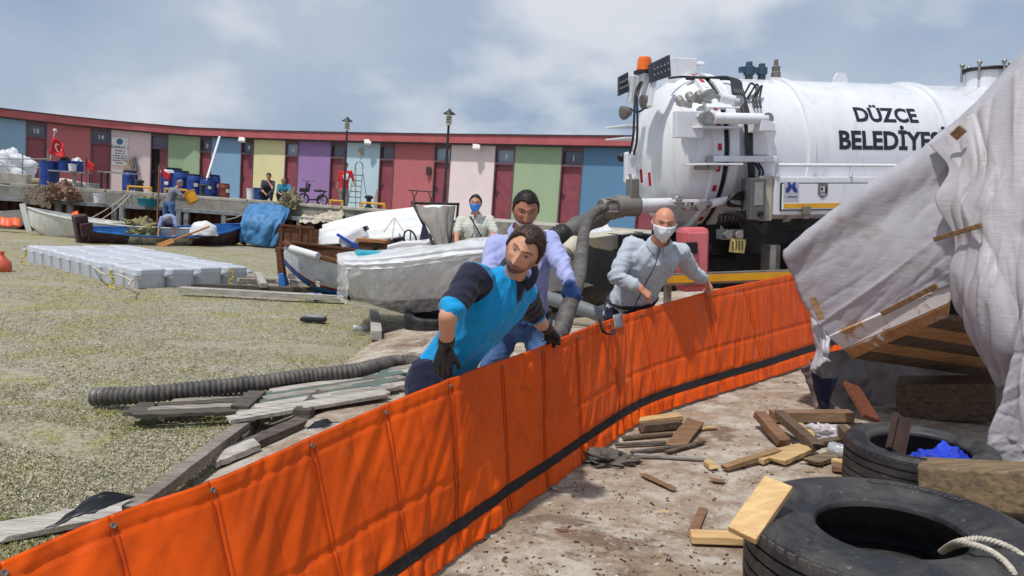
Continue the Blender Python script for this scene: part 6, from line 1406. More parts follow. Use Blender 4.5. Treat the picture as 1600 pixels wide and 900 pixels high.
def cloth_mat(name, c, c2=None, rough=.85, weave=700, stripes=None):
    if name in MATS: return MATS[name]
    t = NT(name); v = t.coord('Object'); k = t.mix(t.ramp(t.noise(v, 7, 6, .6), [(.3, 0), (.7, 1)]), c, c2 or tuple(x*.86 for x in c))
    if stripes:
        for ax, sc in stripes[1]:
            w = t.n('ShaderNodeTexWave', {'Vector': v, 'Scale': sc}, wave_type='BANDS', bands_direction=ax); k = t.mix(t.ramp(w.outputs[0], [(.78, 0), (.92, .55)]), k, stripes[0])
    t.col(k); t.set(Roughness=rough, Specular_IOR_Level=.25, Sheen_Weight=.15); w1 = t.noise(t.coord('Object', (9, 9, 3.2), (.5, .3, .6)), 1.6, 5, .55, .6); w2 = t.noise(t.coord('Object', (4, 4, 11), (.2, .7, .1)), 2.0, 4, .5, .4); t.bump(t.mix(.5, w1, w2), .35, .02); MATS[name] = t.m; return t.m

def head_rad(x, y, z, slim=1.0):
    """point of the head surface for a unit direction (x side, y face, z up), metres"""
    px, py, pz = .080*x, .096*y, .118*z
    if z < 0:
        px *= 1-.20*(-z)**1.6; 
        if y < 0: py *= 1-.38*(-z)
        else: py *= 1-.05*(-z)
    if y > 0:
        py *= 1-.06*min(1, abs(x))
        g = lambda x0, z0, sx, sz: math.exp(-((px-x0)/sx)**2-((pz-z0)/sz)**2)
        f = min(1, y*2.5)
        t = min(1, max(0, (.028-pz)/.062)); na = .003+.027*t**1.15
        if pz < -.034: na *= math.exp(-((pz+.034)/.0075)**2)
        if pz > .028: na *= math.exp(-((pz-.028)/.012)**2)
        py += f*(na*math.exp(-(px/(.0085+.006*t))**2) - .010*(g(.031, .017, .016, .010)+g(-.031, .017, .016, .010)) + .0045*math.exp(-((pz-.038)/.008)**2)*math.exp(-(px/.055)**4)
                 + .006*g(0, -.066, .024, .009) - .0035*g(0, -.067, .024, .0022) + .009*g(0, -.102, .022, .013) + .004*(g(.046, -.012, .018, .016)+g(-.046, -.012, .018, .016)) - .004*g(0, -.082, .025, .006) + .004*(g(.031, .016, .011, .006)+g(-.031, .016, .011, .006)))
    return Vector((px, py, pz))
def head_dirs(nu, nv):
    out = []
    for i in range(nu):
        t = (i/nu)*2-1; a = math.pi*t*(.42+.58*t*t)
        for j in range(1, nv):
            w = j/nv; th = math.pi*w
            out.append((math.sin(th)*math.sin(a), math.sin(th)*math.cos(a), math.cos(th)))
    return out
def head_faces(nu, nv):
    m = nv-1; return [(i*m+j, ((i+1) % nu)*m+j, ((i+1) % nu)*m+j+1, i*m+j+1) for i in range(nu) for j in range(m-1)] + [tuple(i*m for i in range(nu))[::-1], tuple(i*m+m-1 for i in range(nu))]
def smooth01(x, a, b): t = min(1, max(0, (x-a)/(b-a))); return t*t*(3-2*t)
def hair_mask(x, y, z, style):
    p = head_rad(x, y, z)
    n = noise.noise(Vector((x*5, y*5, z*5)))*.008
    if style == 'ring':      # bald crown, hair round the sides
        return 0.0 if z > .45 else smooth01(p.z, -.045+n, -.03+n)*smooth01(-y, -.25, .0)*.5
    rec = {'receding': .088, 'full': .072, 'thin': .085, 'cap': .05}.get(style, .075)
    front = rec - (.018*math.exp(-(p.x/.022)**2) if style == 'receding' else 0) + n
    ys = [-1, -.62, -.42, -.2, .12, .24, .42, .60, 1]; es = [-.068, -.060, .000, .030, .022, -.018, .050, front, front]
    edge = float(np.interp(y, ys, es))+n
    return smooth01(p.z, edge-.006, edge+.008)
def make_hand(mb, w, d, pn, side, curl, k=1.0, spread=1.0, thumb=True):
    d = Vector(d).normalized(); pn = Vector(pn); pn = (pn-d*pn.dot(d)).normalized(); lat = d.cross(pn)*side; w = Vector(w)
    for q, ln in ((.033, .072), (.011, .080), (-.011, .075), (-.031, .060)):
        r = w+d*(.088*k*(1 if abs(q) < .02 else .94))+lat*(q*k*spread); capsule(mb, w+d*.012*k+lat*q*k*.55, r, .0165*k, .0145*k, 10)
        p = r; dd = d.copy()
        for j, fr in enumerate((.45, .31, .24)):
            c = curl*(.75, 1.1, .8)[j]; ax = dd.cross(pn).normalized(); pn2 = pn
            dd = (Matrix.Rotation(c, 3, d.cross(pn).normalized()) @ dd).normalized(); e = p+dd*(ln*fr*k); capsule(mb, p, e, (.0105, .0098, .009)[j]*k, (.0098, .009, .0078)[j]*k, 8); p = e
    if thumb:
        r = w+d*.022*k+lat*.026*k; e1 = r+(lat*.62+d*.70+pn*.25).normalized()*.045*k; e2 = e1+(lat*.15+d*.75+pn*(.35+.4*min(1, curl))).normalized()*.036*k
        capsule(mb, w+d*.01*k, r, .017*k, .016*k, 8); capsule(mb, r, e1, .0145*k, .0115*k, 8); capsule(mb, e1, e2, .0115*k, .0095*k, 8)
SK = {'a': lin(198, 146, 120), 'b': lin(172, 118, 92), 'c': lin(196, 138, 112), 'd': lin(186, 134, 108)}
HAIRD = hair_mat('dark_hair', (.012, .009, .008)); HAIRB = hair_mat('dark_brown_hair', (.030, .018, .012)); HAIRG = hair_mat('grey_hair', (.16, .15, .14))
SKM = {q: skin_mat('skin_'+q, SK[q]) for q in SK}
MASKW = cloth_mat('mask_white', lin(226, 228, 232), lin(212, 216, 222), .8); MASKB = cloth_mat('mask_blue', lin(70, 130, 206), lin(56, 112, 190), .8)
def person(label, J, S):
    """J: joints (world), S: looks.  Suffix a = photo left side, b = photo right side."""
    k = S.get('k', 1.0); vx = S.get('vox', .009); up0 = Vector((0, 0, 1)); near = vx < .012
    r = root('person', label, 'person', (J['pelvis'].x, J['pelvis'].y, S.get('base', 0)))
    la = (J['sb']-J['sa']).normalized(); lh = (J['hb']-J['ha']).normalized()
    sp = (J['neck']-J['pelvis']).normalized(); fw = la.cross(sp).normalized()
    if fw.dot(J['face']) < 0: fw = -fw
    fh = lh.cross(sp).normalized()
    if fh.dot(fw) < 0: fh = -fh
    ch, nk, pe = J['chest'], J['neck'], J['pelvis']; wst = pe.lerp(ch, .5)+S.get('belly', Vector((0, 0, 0))); lm = (la+lh).normalized(); fm = (fw+fh).normalized()
    fat = S.get('fat', 1.0); top = ch.lerp(nk, .72)
    def torso(mb, e, lo=0.0):
        secs = [(pe-sp*(.10-lo)*k, lh, fh, .150*k+e, .105*k*fat+e), (pe+sp*.02*k, lh, fh, .165*k+e, .118*k*fat+e), (wst, lm, fm, .150*k*fat+e, .112*k*fat+e), (ch, la, fw, .172*k+e, .122*k+e), (ch.lerp(nk, .45), la, fw, .172*k+e, .105*k+e), (top, la, fw, .120*k+e*.8, .080*k+e*.6), (nk, la, fw, .06*k, .058*k)]
        loft(mb, secs)
    def arms(mb, e, end=1.0, lowcut=1.0):
        for s in 'ab':
            sh_, el, wr = J['s'+s], J['e'+s], J['w'+s]
            capsule(mb, ch.lerp(nk, .5).lerp(sh_, .75), sh_, .062*k+e, .060*k+e); capsule(mb, sh_, sh_.lerp(el, min(1, end)), .058*k+e, (.058-.013*min(1, end))*k+e)
            if end > 1: capsule(mb, el, el.lerp(wr, end-1), .045*k+e, (.045-.012*(end-1))*k+e)
    def legs(mb, e):
        for s in 'ab':
            capsule(mb, J['h'+s], J['k'+s], .092*k+e, .062*k+e); capsule(mb, J['k'+s], J['f'+s], .060*k+e, .042*k+e)
    # ---- body
    mb = MB(); torso(mb, -.012*k); arms(mb, -.002, 2.0); legs(mb, -.01)
    hc = J['head']; hf = J['face'].normalized(); hu = J.get('hup', up0); hu = (hu-hf*hu.dot(hf)).normalized(); hs = hu.cross(hf)
    capsule(mb, nk-sp*.04*k, hc-hu*.055*k-hf*.012*k, .060*k, .054*k)
    for s in 'ab':
        if not S.get('glove'):
            h = J.get('hand'+s, (J['w'+s]-J['e'+s])); make_hand(mb, J['w'+s], h, J.get('palm'+s, -up0), J.get('side'+s, 1), S.get('curl', .6), k)
    body = voxel(mb, vx if near else vx, 3)
    # head shell joined into the body mesh
    nu, nv = (84, 78) if near else ((48, 44) if vx < .018 else (28, 26))
    dirs = head_dirs(nu, nv); H = lambda p: hc + (hs*p.x + hf*p.y + hu*p.z)*k
    hv = [head_rad(*d) for d in dirs]
    skn = np.array(S['skin']); bd = np.array(S.get('beardc', (.03, .022, .018))); cols = []
    rng = random.Random(5); rh = S.get('hair') == 'ring'
    for d, p in zip(dirs, hv):
        c = skn*(1+.05*noise.noise(p*40)); x, y, z = p
        if d[1] > 0:
            c = c*(1 - .10*math.exp(-((z+.012)/.03)**2)*0) * np.array([1+.06*math.exp(-((abs(x)-.045)/.02)**2-((z+.02)/.02)**2), 1, 1])
        bz = S.get('beard', 0)
        if bz and d[1] > -.25:
            jaw = smooth01(-z, .045+.018*smooth01(abs(x), .02, .05)*-1, .070) * (1-.75*math.exp(-(x/.016)**2-((z+.068)/.006)**2)); mou = math.exp(-((z+.053)/.008)**2)*smooth01(-abs(x), -.038, -.028)
            side = smooth01(abs(x), .052, .062)*smooth01(-z, -.02, .01)
            m = min(1, max(jaw, mou*.9, side*.7))*bz*(.75+.5*rng.random()); c = c*(1-min(1, m))+bd*min(1, m)
        if rh and d[1] < .35: m = smooth01(z, -.05, -.03)*smooth01(-z, -.075, -.05)*.55; c = c*(1-m)+bd*m
        if d[1] > .2:
            for sx in (-1, 1):
                ex, ez = x-sx*.031, z-.017
                if abs(ex) < .019 and abs(ez) < .010: c = c*.82
                if (ex/.014)**2+(ez/.0046)**2 < 1: c = np.array((.035, .022, .018)) if abs(ex) < .0065 else np.array((.30, .26, .24))
                if abs(ex) < .0165 and .0034 < ez < .0066: c = np.array((.03, .02, .016))
                if .0355 < z+14*(ex)**2 < .0435 and abs(ex) < .021: c = c*(1-.85*S.get('brow', 1))+bd*.85*S.get('brow', 1)
            if abs(x) < .024 and abs(z+.066) < .008: c = c*.6+np.array((.30, .11, .09))*.4
            if abs(x) < .023 and abs(z+.0665) < .002: c = c*.35
            for sx in (-1, 1):
                if abs(x-sx*.008) < .0045 and -.042 < z < -.037: c = c*.35
        cols.append((*c, 1))
    bm = bmesh.new(); bm.from_mesh(body); base = len(bm.verts)
    nvb = len(body.vertices); bm.free()
    V = [tuple(v.co) for v in body.vertices] + [tuple(H(p)) for p in hv]; F = [tuple(p.vertices) for p in body.polygons] + [tuple(i+nvb for i in f) for f in head_faces(nu, nv)]
    C = [(*skn*(1+.06*noise.noise(v.co*18)), 1) for v in body.vertices] + cols
    em = MB()
    for sx in (-1, 1): em.sphere(H(Vector((sx*.0765, -.008, -.004))), (.011*k, .021*k, .034*k), 12, 10, rot=Matrix((hs, hf, hu)).transposed() @ Matrix.Rotation(sx*.28, 3, 'Z'))
    o_ = len(V); V += em.v; F += [tuple(i+o_ for i in f) for f in em.f]; C += [(*(skn*np.array((1.0, .88, .85))), 1)]*len(em.v)
    me = bpy.data.meshes.new('body'); me.from_pydata(V, [], F); at = me.color_attributes.new('Col', 'FLOAT_COLOR', 'POINT'); at.data.foreach_set('color', np.array(C, dtype=np.float32).ravel()); me.materials.append(S['skinmat'])
    mesh_obj('body', me, r, smooth=180)
    # ---- hair
    st = S.get('hair')
    if st:
        th = S.get('hairt', .016); hv2 = []; hd = head_dirs(nu, nv)
        for d in hd:
            m = hair_mask(*d, st); p = head_rad(*d); n = Vector((d[0]/.076, d[1]/.096, d[2]/.12)).normalized()
            lump = 1+.45*noise.noise(Vector(d)*5.0)+.35*ridge(Vector((d[0]*16, d[1]*5, d[2]*9)), 2)*.5
            hv2.append(H(p+n*((-.014)*(1-m)+m*th*lump*(1+.5*max(0, d[2])*S.get('quiff', 0)))))
        mb = MB().add(hv2, head_faces(nu, nv))
        if near:
            for _ in range(S.get('strands', 1400)):
                d = Vector((rng.gauss(0, 1), rng.gauss(0, 1), rng.gauss(.3, 1))).normalized()
                if hair_mask(*d, st) < .6: continue
                n = Vector((d.x/.076, d.y/.096, d.z/.12)).normalized(); p = head_rad(*d)+n*th*.7; comb = Vector(S.get('comb', (.5, -.6, .2))); comb = (comb-n*comb.dot(n)+Vector((rng.gauss(0, .35), rng.gauss(0, .35), rng.gauss(0, .25)))).normalized()
                ln = rng.uniform(.4, 1.0)*S.get('strl', .022); sd = n.cross(comb).normalized()*.0009; q = p+comb*ln*.6+n*ln*.35; e = p+comb*ln+n*ln*.30
                o2 = len(mb.v); mb.add([H(p-sd), H(p+sd), H(q+sd*.7), H(q-sd*.7), H(e)], [(0, 1, 2, 3), (3, 2, 4)])
        mb.build('hair', S.get('hairm', HAIRD), r, smooth=180)
    # ---- face mask
    if S.get('mask'):
        pts = []; low = S['mask'] == 'chin'; a, b = (18, 12)
        for i in range(a):
            for j in range(b):
                u = (i/(a-1)*2-1); v = j/(b-1); ang = u*1.12; z = (.004-.118*v) if not low else (-.062-.060*v)
                sz = max(-.97, min(.97, z/.120)); th_ = math.acos(sz); d = (math.sin(th_)*math.sin(ang), math.sin(th_)*math.cos(ang), sz)
                p = head_rad(*d); off = .008+.010*math.exp(-(u/.4)**2)*(1 if not low else .3)+.0022*math.sin(v*22)*(1-abs(u))
                if not low and abs(u) < .5: p.y = max(p.y, .098+.012*math.cos(u*2)-.03*abs(v-.45))
                pts.append(H(p+Vector((d[0]*off, d[1]*off, 0))))
        mk = MB().add(pts, [(i*b+j, (i+1)*b+j, (i+1)*b+j+1, i*b+j+1) for i in range(a-1) for j in range(b-1)]).build('face_mask', S.get('maskm', MASKW), r, smooth=180, solid=.002)
        for sx, i in ((-1, 0), (1, a-1)):
            ear = H(Vector((sx*.086, -.014, .012)))
            for j in (0, b-1): MB().tube([pts[i*b+j], pts[i*b+j].lerp(ear, .5)+hs*sx*.006*k, ear], .0016*k, 5).build('ear_loop', S.get('maskm', MASKW), mk)
    # ---- trousers
    mb = MB(); legs(mb, .012); 
    loft(mb, [(pe-sp*.12*k, lh, fh, .160*k, .112*k*fat), (pe, lh, fh, .180*k, .130*k*fat), (pe+sp*.07*k, lh, fh, .168*k*fat, .124*k*fat)], n=10)
    tm = voxel(mb, vx*1.1, 3); folds(tm, .018*k if near else .015, None, 3, None, ((1, .2, .25), (-.4, .3, 1))); tm.materials.append(S['trousers']); mesh_obj('trousers', tm, r, smooth=180)
    if S.get('belt'):
        MB().tube([pe+sp*.055*k+lh*(math.cos(a)*.184*k*fat)+fh*(math.sin(a)*.138*k*fat) for a in np.linspace(0, 2*math.pi, 30)], .016*k, 6, flat=1).build('belt', S['belt'], r, smooth=60)
    for s in 'ab':
        mb = MB(); f = J['f'+s]; toe = J.get('toe'+s, fh); toe = Vector((toe.x, toe.y, 0)).normalized()
        capsule(mb, f+toe*-.04*k-up0*.03*k, f+toe*.13*k-up0*.045*k, .045*k, .038*k); sm_ = voxel(mb, .012, 2); sm_.materials.append(S.get('shoes', BLACKM)); mesh_obj('shoe', sm_, r, smooth=180)
    # ---- shirt
    mb = MB(); torso(mb, .016*k, S.get('hem', .02)); arms(mb, .013*k, S.get('sleeve', 2.0)*.97)
    shm = voxel(mb, vx, 3); folds(shm, .016*k if near else .016, None, S.get('seed', 0), None, S.get('dirs'), [(J['s'+q], J['e'+q]) for q in 'ab']+([(J['e'+q], J['w'+q]) for q in 'ab'] if S.get('sleeve', 2) > 1.2 else []))
    for m in S['shirt']: shm.materials.append(m)
    if S.get('zonef'):
        at = shm.attributes.new('Zone', 'FLOAT', 'POINT'); at.data.foreach_set('value', [S['zonef'](v.co) for v in shm.vertices])
    if len(S['shirt']) > 1:
        zn = S['zone']
        shm.polygons.foreach_set('material_index', [zn(p.center) for p in shm.polygons])
    sho = mesh_obj('shirt', shm, r, smooth=180)
    if near or S.get('collar'):
        mb = MB(); ax = (hc-hu*.06*k-nk).normalized(); n0 = nk+ax*.012*k; sd = (la-ax*la.dot(ax)).normalized(); ff = ax.cross(sd); ff = ff if ff.dot(fw) > 0 else -ff
        def cf_(u, v):
            a = R_(16)+u*R_(328); fr = max(0, math.cos(a))**3
            rr = (.062+.004*v/.35 if v < .35 else .066+.026*(v-.35)/.65)*k; z = (-.012+.040*v/.35 if v < .35 else .028-(.046+.030*fr)*(v-.35)/.65)*k
            return n0+ax*z+sd*(math.sin(a)*rr*1.05)+ff*(math.cos(a)*rr*1.1)
        mb.grid(cf_, 40, 9); mb.build('collar', S.get('collarm', S['shirt'][0]), r, smooth=80, solid=.004)
    if S.get('placket'):
        bv = BVHTree.FromPolygons([v.co for v in shm.vertices], [tuple(p.vertices) for p in shm.polygons]); pth = []
        for t in np.linspace(.02, .92, 26):
            c = nk.lerp(ch, t*2) if t < .5 else ch.lerp(pe, t*2-1)
            hit = bv.ray_cast(c+fw*.5, -fw)
            if hit[0] is not None: pth.append(hit[0]+fw*.002)
        if len(pth) > 5:
            MB().tube(pth, .0035*k, 5).build('placket_seam', S['placket'], r, smooth=80)
            for i in range(3, len(pth)-1, 4): MB().lathe([(0, .004), (.006, .004), (.007, 0)], pth[i]+la*.012*k, fw, 10).build('button', PAPER, r)
    # ---- gloves
    if S.get('glove'):
        for s in 'ab':
            mb = MB(); h = J.get('hand'+s, (J['w'+s]-J['e'+s])); make_hand(mb, J['w'+s], h, J.get('palm'+s, -up0), J.get('side'+s, 1), J.get('curl'+s, S.get('curl', .6)), k*1.12)
            dw = (J['e'+s]-J['w'+s]).normalized(); capsule(mb, J['w'+s]+dw*.045, J['w'+s], .040*k, .036*k)
            g = voxel(mb, .0055, 2); folds(g, .0025, (30, 30, 30), 2); g.materials.append(S['glove']); gl_ = mesh_obj('glove', g, r, smooth=180)
            if S.get('cuff'): MB().tube([J['w'+s]+dw*.050, J['w'+s]+dw*.075], .043*k, 16).build('glove_cuff', S['cuff'], gl_, smooth=60)
    return r, shm
def joints(pts, **kw):
    J = {n: P(*p) for n, p in pts.items()}
    for n, v in kw.items(): J[n] = Vector(v)
    return J
def standing(J, dx=.0, bend=.05):
    for s in 'ab':
        h = J['h'+s]; g = ground(h.x, h.y)+.08; J['k'+s] = Vector((h.x+dx*.5, h.y-bend, (h.z+g)/2)); J['f'+s] = Vector((h.x+dx, h.y+.02, g))
NAVYC = cloth_mat('navy_cotton', lin(30, 34, 62), lin(22, 25, 48)); CYANC = cloth_mat('cyan_pique', lin(0, 148, 206), lin(0, 132, 192), .7); NAVYP_ = cloth_mat('navy_pique', lin(28, 30, 54), lin(20, 22, 42)); JEAN = cloth_mat('blue_denim', lin(78, 112, 160), lin(56, 84, 130)); DJEAN = cloth_mat('dark_denim', lin(40, 46, 74), lin(28, 32, 54))
LILAC = cloth_mat('lilac_shirt', lin(172, 178, 222), lin(158, 164, 210), .8, stripes=(lin(142, 150, 204), (('X', 40), ('Z', 36)))); GREYS = cloth_mat('pale_grey_shirt', lin(180, 188, 198), lin(166, 174, 186)); CHECK = cloth_mat('check_shirt', lin(204, 206, 196), lin(190, 192, 180), .85, stripes=(lin(166, 168, 156), (('X', 9), ('Z', 7))))
BLKG = M('black_glove', lin(20, 21, 24), lin(30, 31, 34), 20, .32, bump=.3, bsc=60); BLUG = M('blue_glove', lin(46, 88, 152), lin(30, 62, 118), 9, .6, bump=.4, bsc=80, dirt=lin(120, 140, 160), dlo=.55, dhi=.75)
# --- 1: man in the cyan polo
J = joints({'pelvis': (690, 586, 3.70), 'ha': (668, 592, 3.58), 'hb': (716, 592, 3.80), 'chest': (754, 486, 3.60), 'neck': (810, 424, 3.59), 'head': (818, 393, 3.46), 'sa': (737, 432, 3.40), 'sb': (822, 462, 3.74), 'ea': (700, 494, 3.22), 'wa': (697, 541, 3.36), 'eb': (836, 496, 3.92), 'wb': (855, 514, 4.08)},
           face=(-.26, -.93, -.24), hup=(.44, -.12, .88), handa=(-.12, .02, -1), palma=(.2, .9, -.2), handb=(.30, .85, -.40), palmb=(-.1, .3, -1))
J['sidea'] = 1; J['sideb'] = -1; J['curla'] = .55; J['curlb'] = .75; standing(J, -.05, .02)
sa, ea, sb, eb = J['sa'], J['ea'], J['sb'], J['eb']
def polo_zone(c):
    f = -1.0
    for s0, e0 in ((sa, ea), (sb, eb)):
        d = e0-s0; t = (c-s0).dot(d)/d.length_squared; q = s0+d*t
        f = max(f, min((t+.12)*d.length, (.77-t)*d.length, .112-(c-q).length))
    n = J['neck']; fr = P(822, 470, 3.40); ax = fr-n; t = (c-n).dot(ax)/ax.length_squared; e = c-(n+ax*t)
    f = max(f, min(t*ax.length, (.72-t)*ax.length, .024-abs(e.dot(_R)), (n.y-.02)-c.y, .10-e.length))
    return min(1, max(0, .5+f*12))
def polo_mat():
    t = NT('polo_cloth'); v = t.coord('Object'); at = t.n('ShaderNodeAttribute', attribute_name='Zone'); z = t.ramp(at.outputs['Fac'], [(.47, 0), (.53, 1)])
    n = t.ramp(t.noise(v, 7, 6, .6), [(.3, 0), (.7, 1)]); t.col(t.mix(z, t.mix(n, lin(0, 148, 206), lin(0, 130, 190)), t.mix(n, lin(28, 30, 54), lin(20, 22, 42))))
    t.set(Roughness=.75, Specular_IOR_Level=.25, Sheen_Weight=.15); w1 = t.noise(t.coord('Object', (9, 9, 3.2), (.5, .3, .6)), 1.6, 5, .55, .6); t.bump(w1, .4, .02); return t.m
person('man in cyan and navy polo shirt and black gloves pulling the orange boom', J, dict(skin=SK['a'], skinmat=SKM['a'], hair='receding', hairm=HAIRB, hairt=.009, quiff=1.4, strl=.026, strands=6000, beard=.80, shirt=[polo_mat()], zonef=polo_zone, sleeve=.86, collarm=NAVYP_, trousers=NAVYC, glove=BLKG, vox=.0085, base=.25, hem=.10, k=.96, fat=.86, dirs=((.6, .1, .8), (-.25, .2, -1))))
# --- 2: man in the lilac shirt
J = joints({'pelvis': (815, 500, 5.12), 'ha': (795, 506, 5.12), 'hb': (839, 506, 5.10), 'chest': (817, 410, 5.06), 'neck': (817, 362, 5.02), 'head': (821, 327, 4.93), 'sa': (775, 384, 5.08), 'sb': (858, 378, 5.02), 'ea': (761, 432, 4.96), 'wa': (799, 478, 4.80), 'eb': (878, 414, 4.86), 'wb': (888, 440, 4.76)},
           face=(.10, -.86, -.42), hup=(.06, -.45, .9), handb=(.45, .12, -1), palmb=(.25, .9, 0), handa=(.6, -.3, -.6), palma=(0, .5, -.8))
J['sidea'] = 1; J['sideb'] = -1; standing(J, 0, .06); J['ka'] += Vector((-.10, 0, 0)); J['fa'] += Vector((-.20, 0, 0)); J['kb'] += Vector((.06, 0, 0)); J['fb'] += Vector((.10, 0, 0))
person('man in lilac shirt and jeans with lowered mask guiding the ribbed hose', J, dict(skin=SK['b'], skinmat=SKM['b'], hair='full', hairm=HAIRD, hairt=.006, strl=.010, strands=5000, comb=(0, .5, .5), beard=.35, shirt=[LILAC], sleeve=1.86, trousers=JEAN, glove=BLUG, cuff=MASKW, placket=cloth_mat('lilac_seam', lin(120, 126, 180)), mask='chin', vox=.0095, base=.28, hem=.09, belt=BLACKM, k=1.02))
# --- 3: man in the grey shirt
J = joints({'pelvis': (984, 474, 6.10), 'ha': (966, 482, 6.12), 'hb': (1004, 482, 6.08), 'chest': (1014, 412, 5.92), 'neck': (1031, 381, 5.80), 'head': (1037, 350, 5.71), 'sa': (986, 384, 5.90), 'sb': (1064, 394, 5.90), 'ea': (962, 432, 5.78), 'wa': (1000, 450, 5.70), 'eb': (1080, 424, 6.06), 'wb': (1102, 438, 6.26)},
           face=(-.02, -.97, -.22), hup=(.02, -.15, 1), handa=(.75, -.1, -.55), palma=(0, .4, -1), handb=(.55, .45, -.6), palmb=(0, .3, -1))
J['sidea'] = 1; J['sideb'] = -1; standing(J, -.10, .02)
person('bald man in pale grey shirt and white mask holding up the orange boom', J, dict(skin=SK['c'], skinmat=SKM['c'], hair='ring', hairm=HAIRB, hairt=.004, strands=200, strl=.005, beard=.5, brow=.8, shirt=[GREYS], sleeve=1.80, trousers=NAVYC, placket=cloth_mat('grey_seam', lin(70, 78, 92)), mask='face', vox=.0095, base=.3, curl=1.0, hem=-.02, belt=BLACKM, k=1.03))
# --- 4: man in the check shirt
J = joints({'pelvis': (742, 412, 12.0), 'ha': (731, 416, 12.0), 'hb': (753, 416, 12.0), 'chest': (742, 364, 11.95), 'neck': (743, 337, 11.9), 'head': (743, 318, 11.85), 'sa': (720, 345, 11.95), 'sb': (765, 344, 11.95), 'ea': (714, 363, 11.8), 'wa': (713, 377, 11.6), 'eb': (772, 362, 11.85), 'wb': (763, 380, 11.65)},
           face=(0, -1, -.12), hup=(0, 0, 1), handa=(.5, -.5, -.7), palma=(0, 0, -1), handb=(-.3, -.5, -.7), palmb=(0, 0, -1))
J['sidea'] = 1; J['sideb'] = -1; standing(J); 
r4, _ = person('man in pale check shirt and blue mask leaning behind the wrapped boat', J, dict(skin=SK['d'], skinmat=SKM['d'], hair='thin', hairm=HAIRD, hairt=.012, beard=.3, shirt=[CHECK], sleeve=1.0, trousers=DJEAN, mask='face', maskm=MASKB, vox=.0125, base=.1, k=1.10, collar=True))
MB().tube([P(735, 338, 11.74), P(742, 352, 11.72), P(750, 366, 11.72), P(759, 384, 11.76)], .026, 6, flat=.4).build('bag_strap', BLACKM, r4, smooth=70)
# --- far people
def far(label, pts, S, **kw):
    J = joints(pts, **kw); S.setdefault('vox', .02); S.setdefault('skin', SK['d']); S.setdefault('skinmat', SKM['d']); S.setdefault('base', DECK); return person(label, J, S)[0]
REDS = cloth_mat('red_tshirt', lin(190, 36, 44)); WHC = cloth_mat('white_patch', lin(226, 224, 222)); TEAL = cloth_mat('teal_tshirt', lin(46, 122, 150)); DARKT = cloth_mat('dark_print_shirt', lin(66, 62, 78), lin(44, 42, 58)); GRYT = cloth_mat('grey_tshirt', lin(118, 122, 132)); PLAID = cloth_mat('blue_plaid', lin(150, 160, 196), None, .85, stripes=(lin(80, 96, 150), (('X', 6), ('Z', 5)))); KHAK = cloth_mat('grey_shorts', lin(120, 122, 124))
Y = 30.6
far('man in red shirt standing behind the lamp post by the maroon door', {'pelvis': (537, 296, Y), 'ha': (533, 298, Y), 'hb': (541, 298, Y), 'chest': (539, 277, Y), 'neck': (540, 266, Y), 'head': (540.5, 259, Y), 'sa': (532, 269, Y), 'sb': (548, 269, Y), 'ea': (529, 282, Y), 'wa': (527, 292, Y), 'eb': (552, 281, Y), 'wb': (555, 290, Y), 'ka': (534, 309, Y), 'kb': (542, 309, Y), 'fa': (533, 321, Y), 'fb': (541, 322, Y)},
    dict(hair='full', shirt=[REDS, WHC], zone=lambda c, p=P(541, 276, Y-.1): 1 if (c-p).length < .13 and c.y < p.y+.02 else 0, sleeve=1.0, trousers=KHAK), face=(.2, -1, -.1))
Y = 29.2
far('squatting man in dark print shirt with hand at his chin on the quay', {'pelvis': (415, 306, Y+.25), 'ha': (411, 306, Y+.2), 'hb': (419, 306, Y+.2), 'chest': (419, 290, Y), 'neck': (420, 281, Y-.05), 'head': (420, 275.5, Y-.1), 'sa': (411, 284, Y), 'sb': (427, 285, Y), 'ea': (409, 297, Y-.2), 'wa': (414, 302, Y-.35), 'eb': (427, 297, Y-.3), 'wb': (421, 286, Y-.22), 'ka': (406, 300, Y-.35), 'kb': (425, 300, Y-.4), 'fa': (412, 315, Y-.15), 'fb': (423, 316, Y-.15)},
    dict(hair='full', shirt=[DARKT], sleeve=1.0, trousers=DJEAN), face=(-.1, -1, -.2))
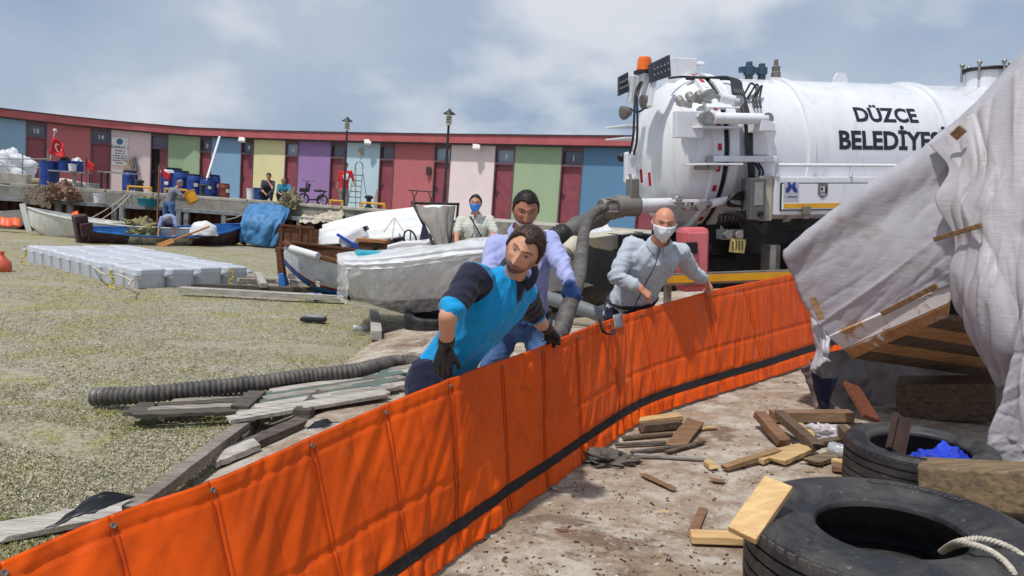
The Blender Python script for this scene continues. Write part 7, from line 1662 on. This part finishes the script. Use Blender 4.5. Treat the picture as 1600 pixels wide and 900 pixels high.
far('squatting bald man in teal shirt on the quay above the blue tarpaulin', {'pelvis': (443, 309, Y+.25), 'ha': (439, 309, Y+.2), 'hb': (447, 309, Y+.2), 'chest': (444, 295, Y), 'neck': (443, 287, Y-.05), 'head': (442.5, 282, Y-.1), 'sa': (436, 290, Y), 'sb': (452, 291, Y), 'ea': (434, 301, Y-.2), 'wa': (440, 304, Y-.35), 'eb': (454, 302, Y-.3), 'wb': (447, 304, Y-.35), 'ka': (434, 304, Y-.35), 'kb': (453, 304, Y-.4), 'fa': (437, 318, Y-.15), 'fb': (449, 319, Y-.15)},
    dict(hair='ring', hairm=HAIRG, shirt=[TEAL], sleeve=1.0, trousers=DJEAN), face=(-.35, -.9, -.3))
Y = 25.0
far('grey haired man in grey shirt emptying the yellow bucket', {'pelvis': (264, 318, Y), 'ha': (260, 319, Y), 'hb': (268, 319, Y-.1), 'chest': (270, 302, Y), 'neck': (277, 292, Y), 'head': (281, 287, Y), 'sa': (267, 296, Y+.15), 'sb': (276, 298, Y-.2), 'ea': (278, 304, Y+.1), 'wa': (290, 306, Y), 'eb': (283, 306, Y-.25), 'wb': (294, 307, Y-.15), 'ka': (258, 333, Y), 'kb': (270, 333, Y-.1), 'fa': (258, 350, Y), 'fb': (269, 351, Y-.1)},
    dict(hair='full', hairm=HAIRG, shirt=[GRYT], sleeve=1.0, trousers=JEAN, base=.3), face=(.9, -.3, -.35))
tub(304, 24.95, 1.30, .19, .36, YPL, 'yellow bucket tipped by the grey haired man', 'bucket', 'bucket', tilt=(0, R_(-32), 0))
Y = 23.7
far('man in blue plaid shirt bending down in the dark fishing boat', {'pelvis': (262, 348, Y+.35), 'ha': (257, 352, Y+.3), 'hb': (267, 352, Y+.3), 'chest': (263, 341, Y+.05), 'neck': (263.5, 341, Y-.15), 'head': (263.5, 343, Y-.3), 'sa': (253, 341, Y), 'sb': (273, 341, Y), 'ea': (249, 355, Y-.15), 'wa': (247, 366, Y-.25), 'eb': (274, 355, Y-.15), 'wb': (272, 367, Y-.25), 'ka': (257, 362, Y+.1), 'kb': (267, 362, Y+.1), 'fa': (257, 374, Y+.3), 'fb': (267, 374, Y+.3)},
    dict(hair='full', hairm=HAIRG, shirt=[PLAID], sleeve=1.0, trousers=DJEAN, base=.1), face=(0, -.5, -.9), hup=(0, -.9, .45))
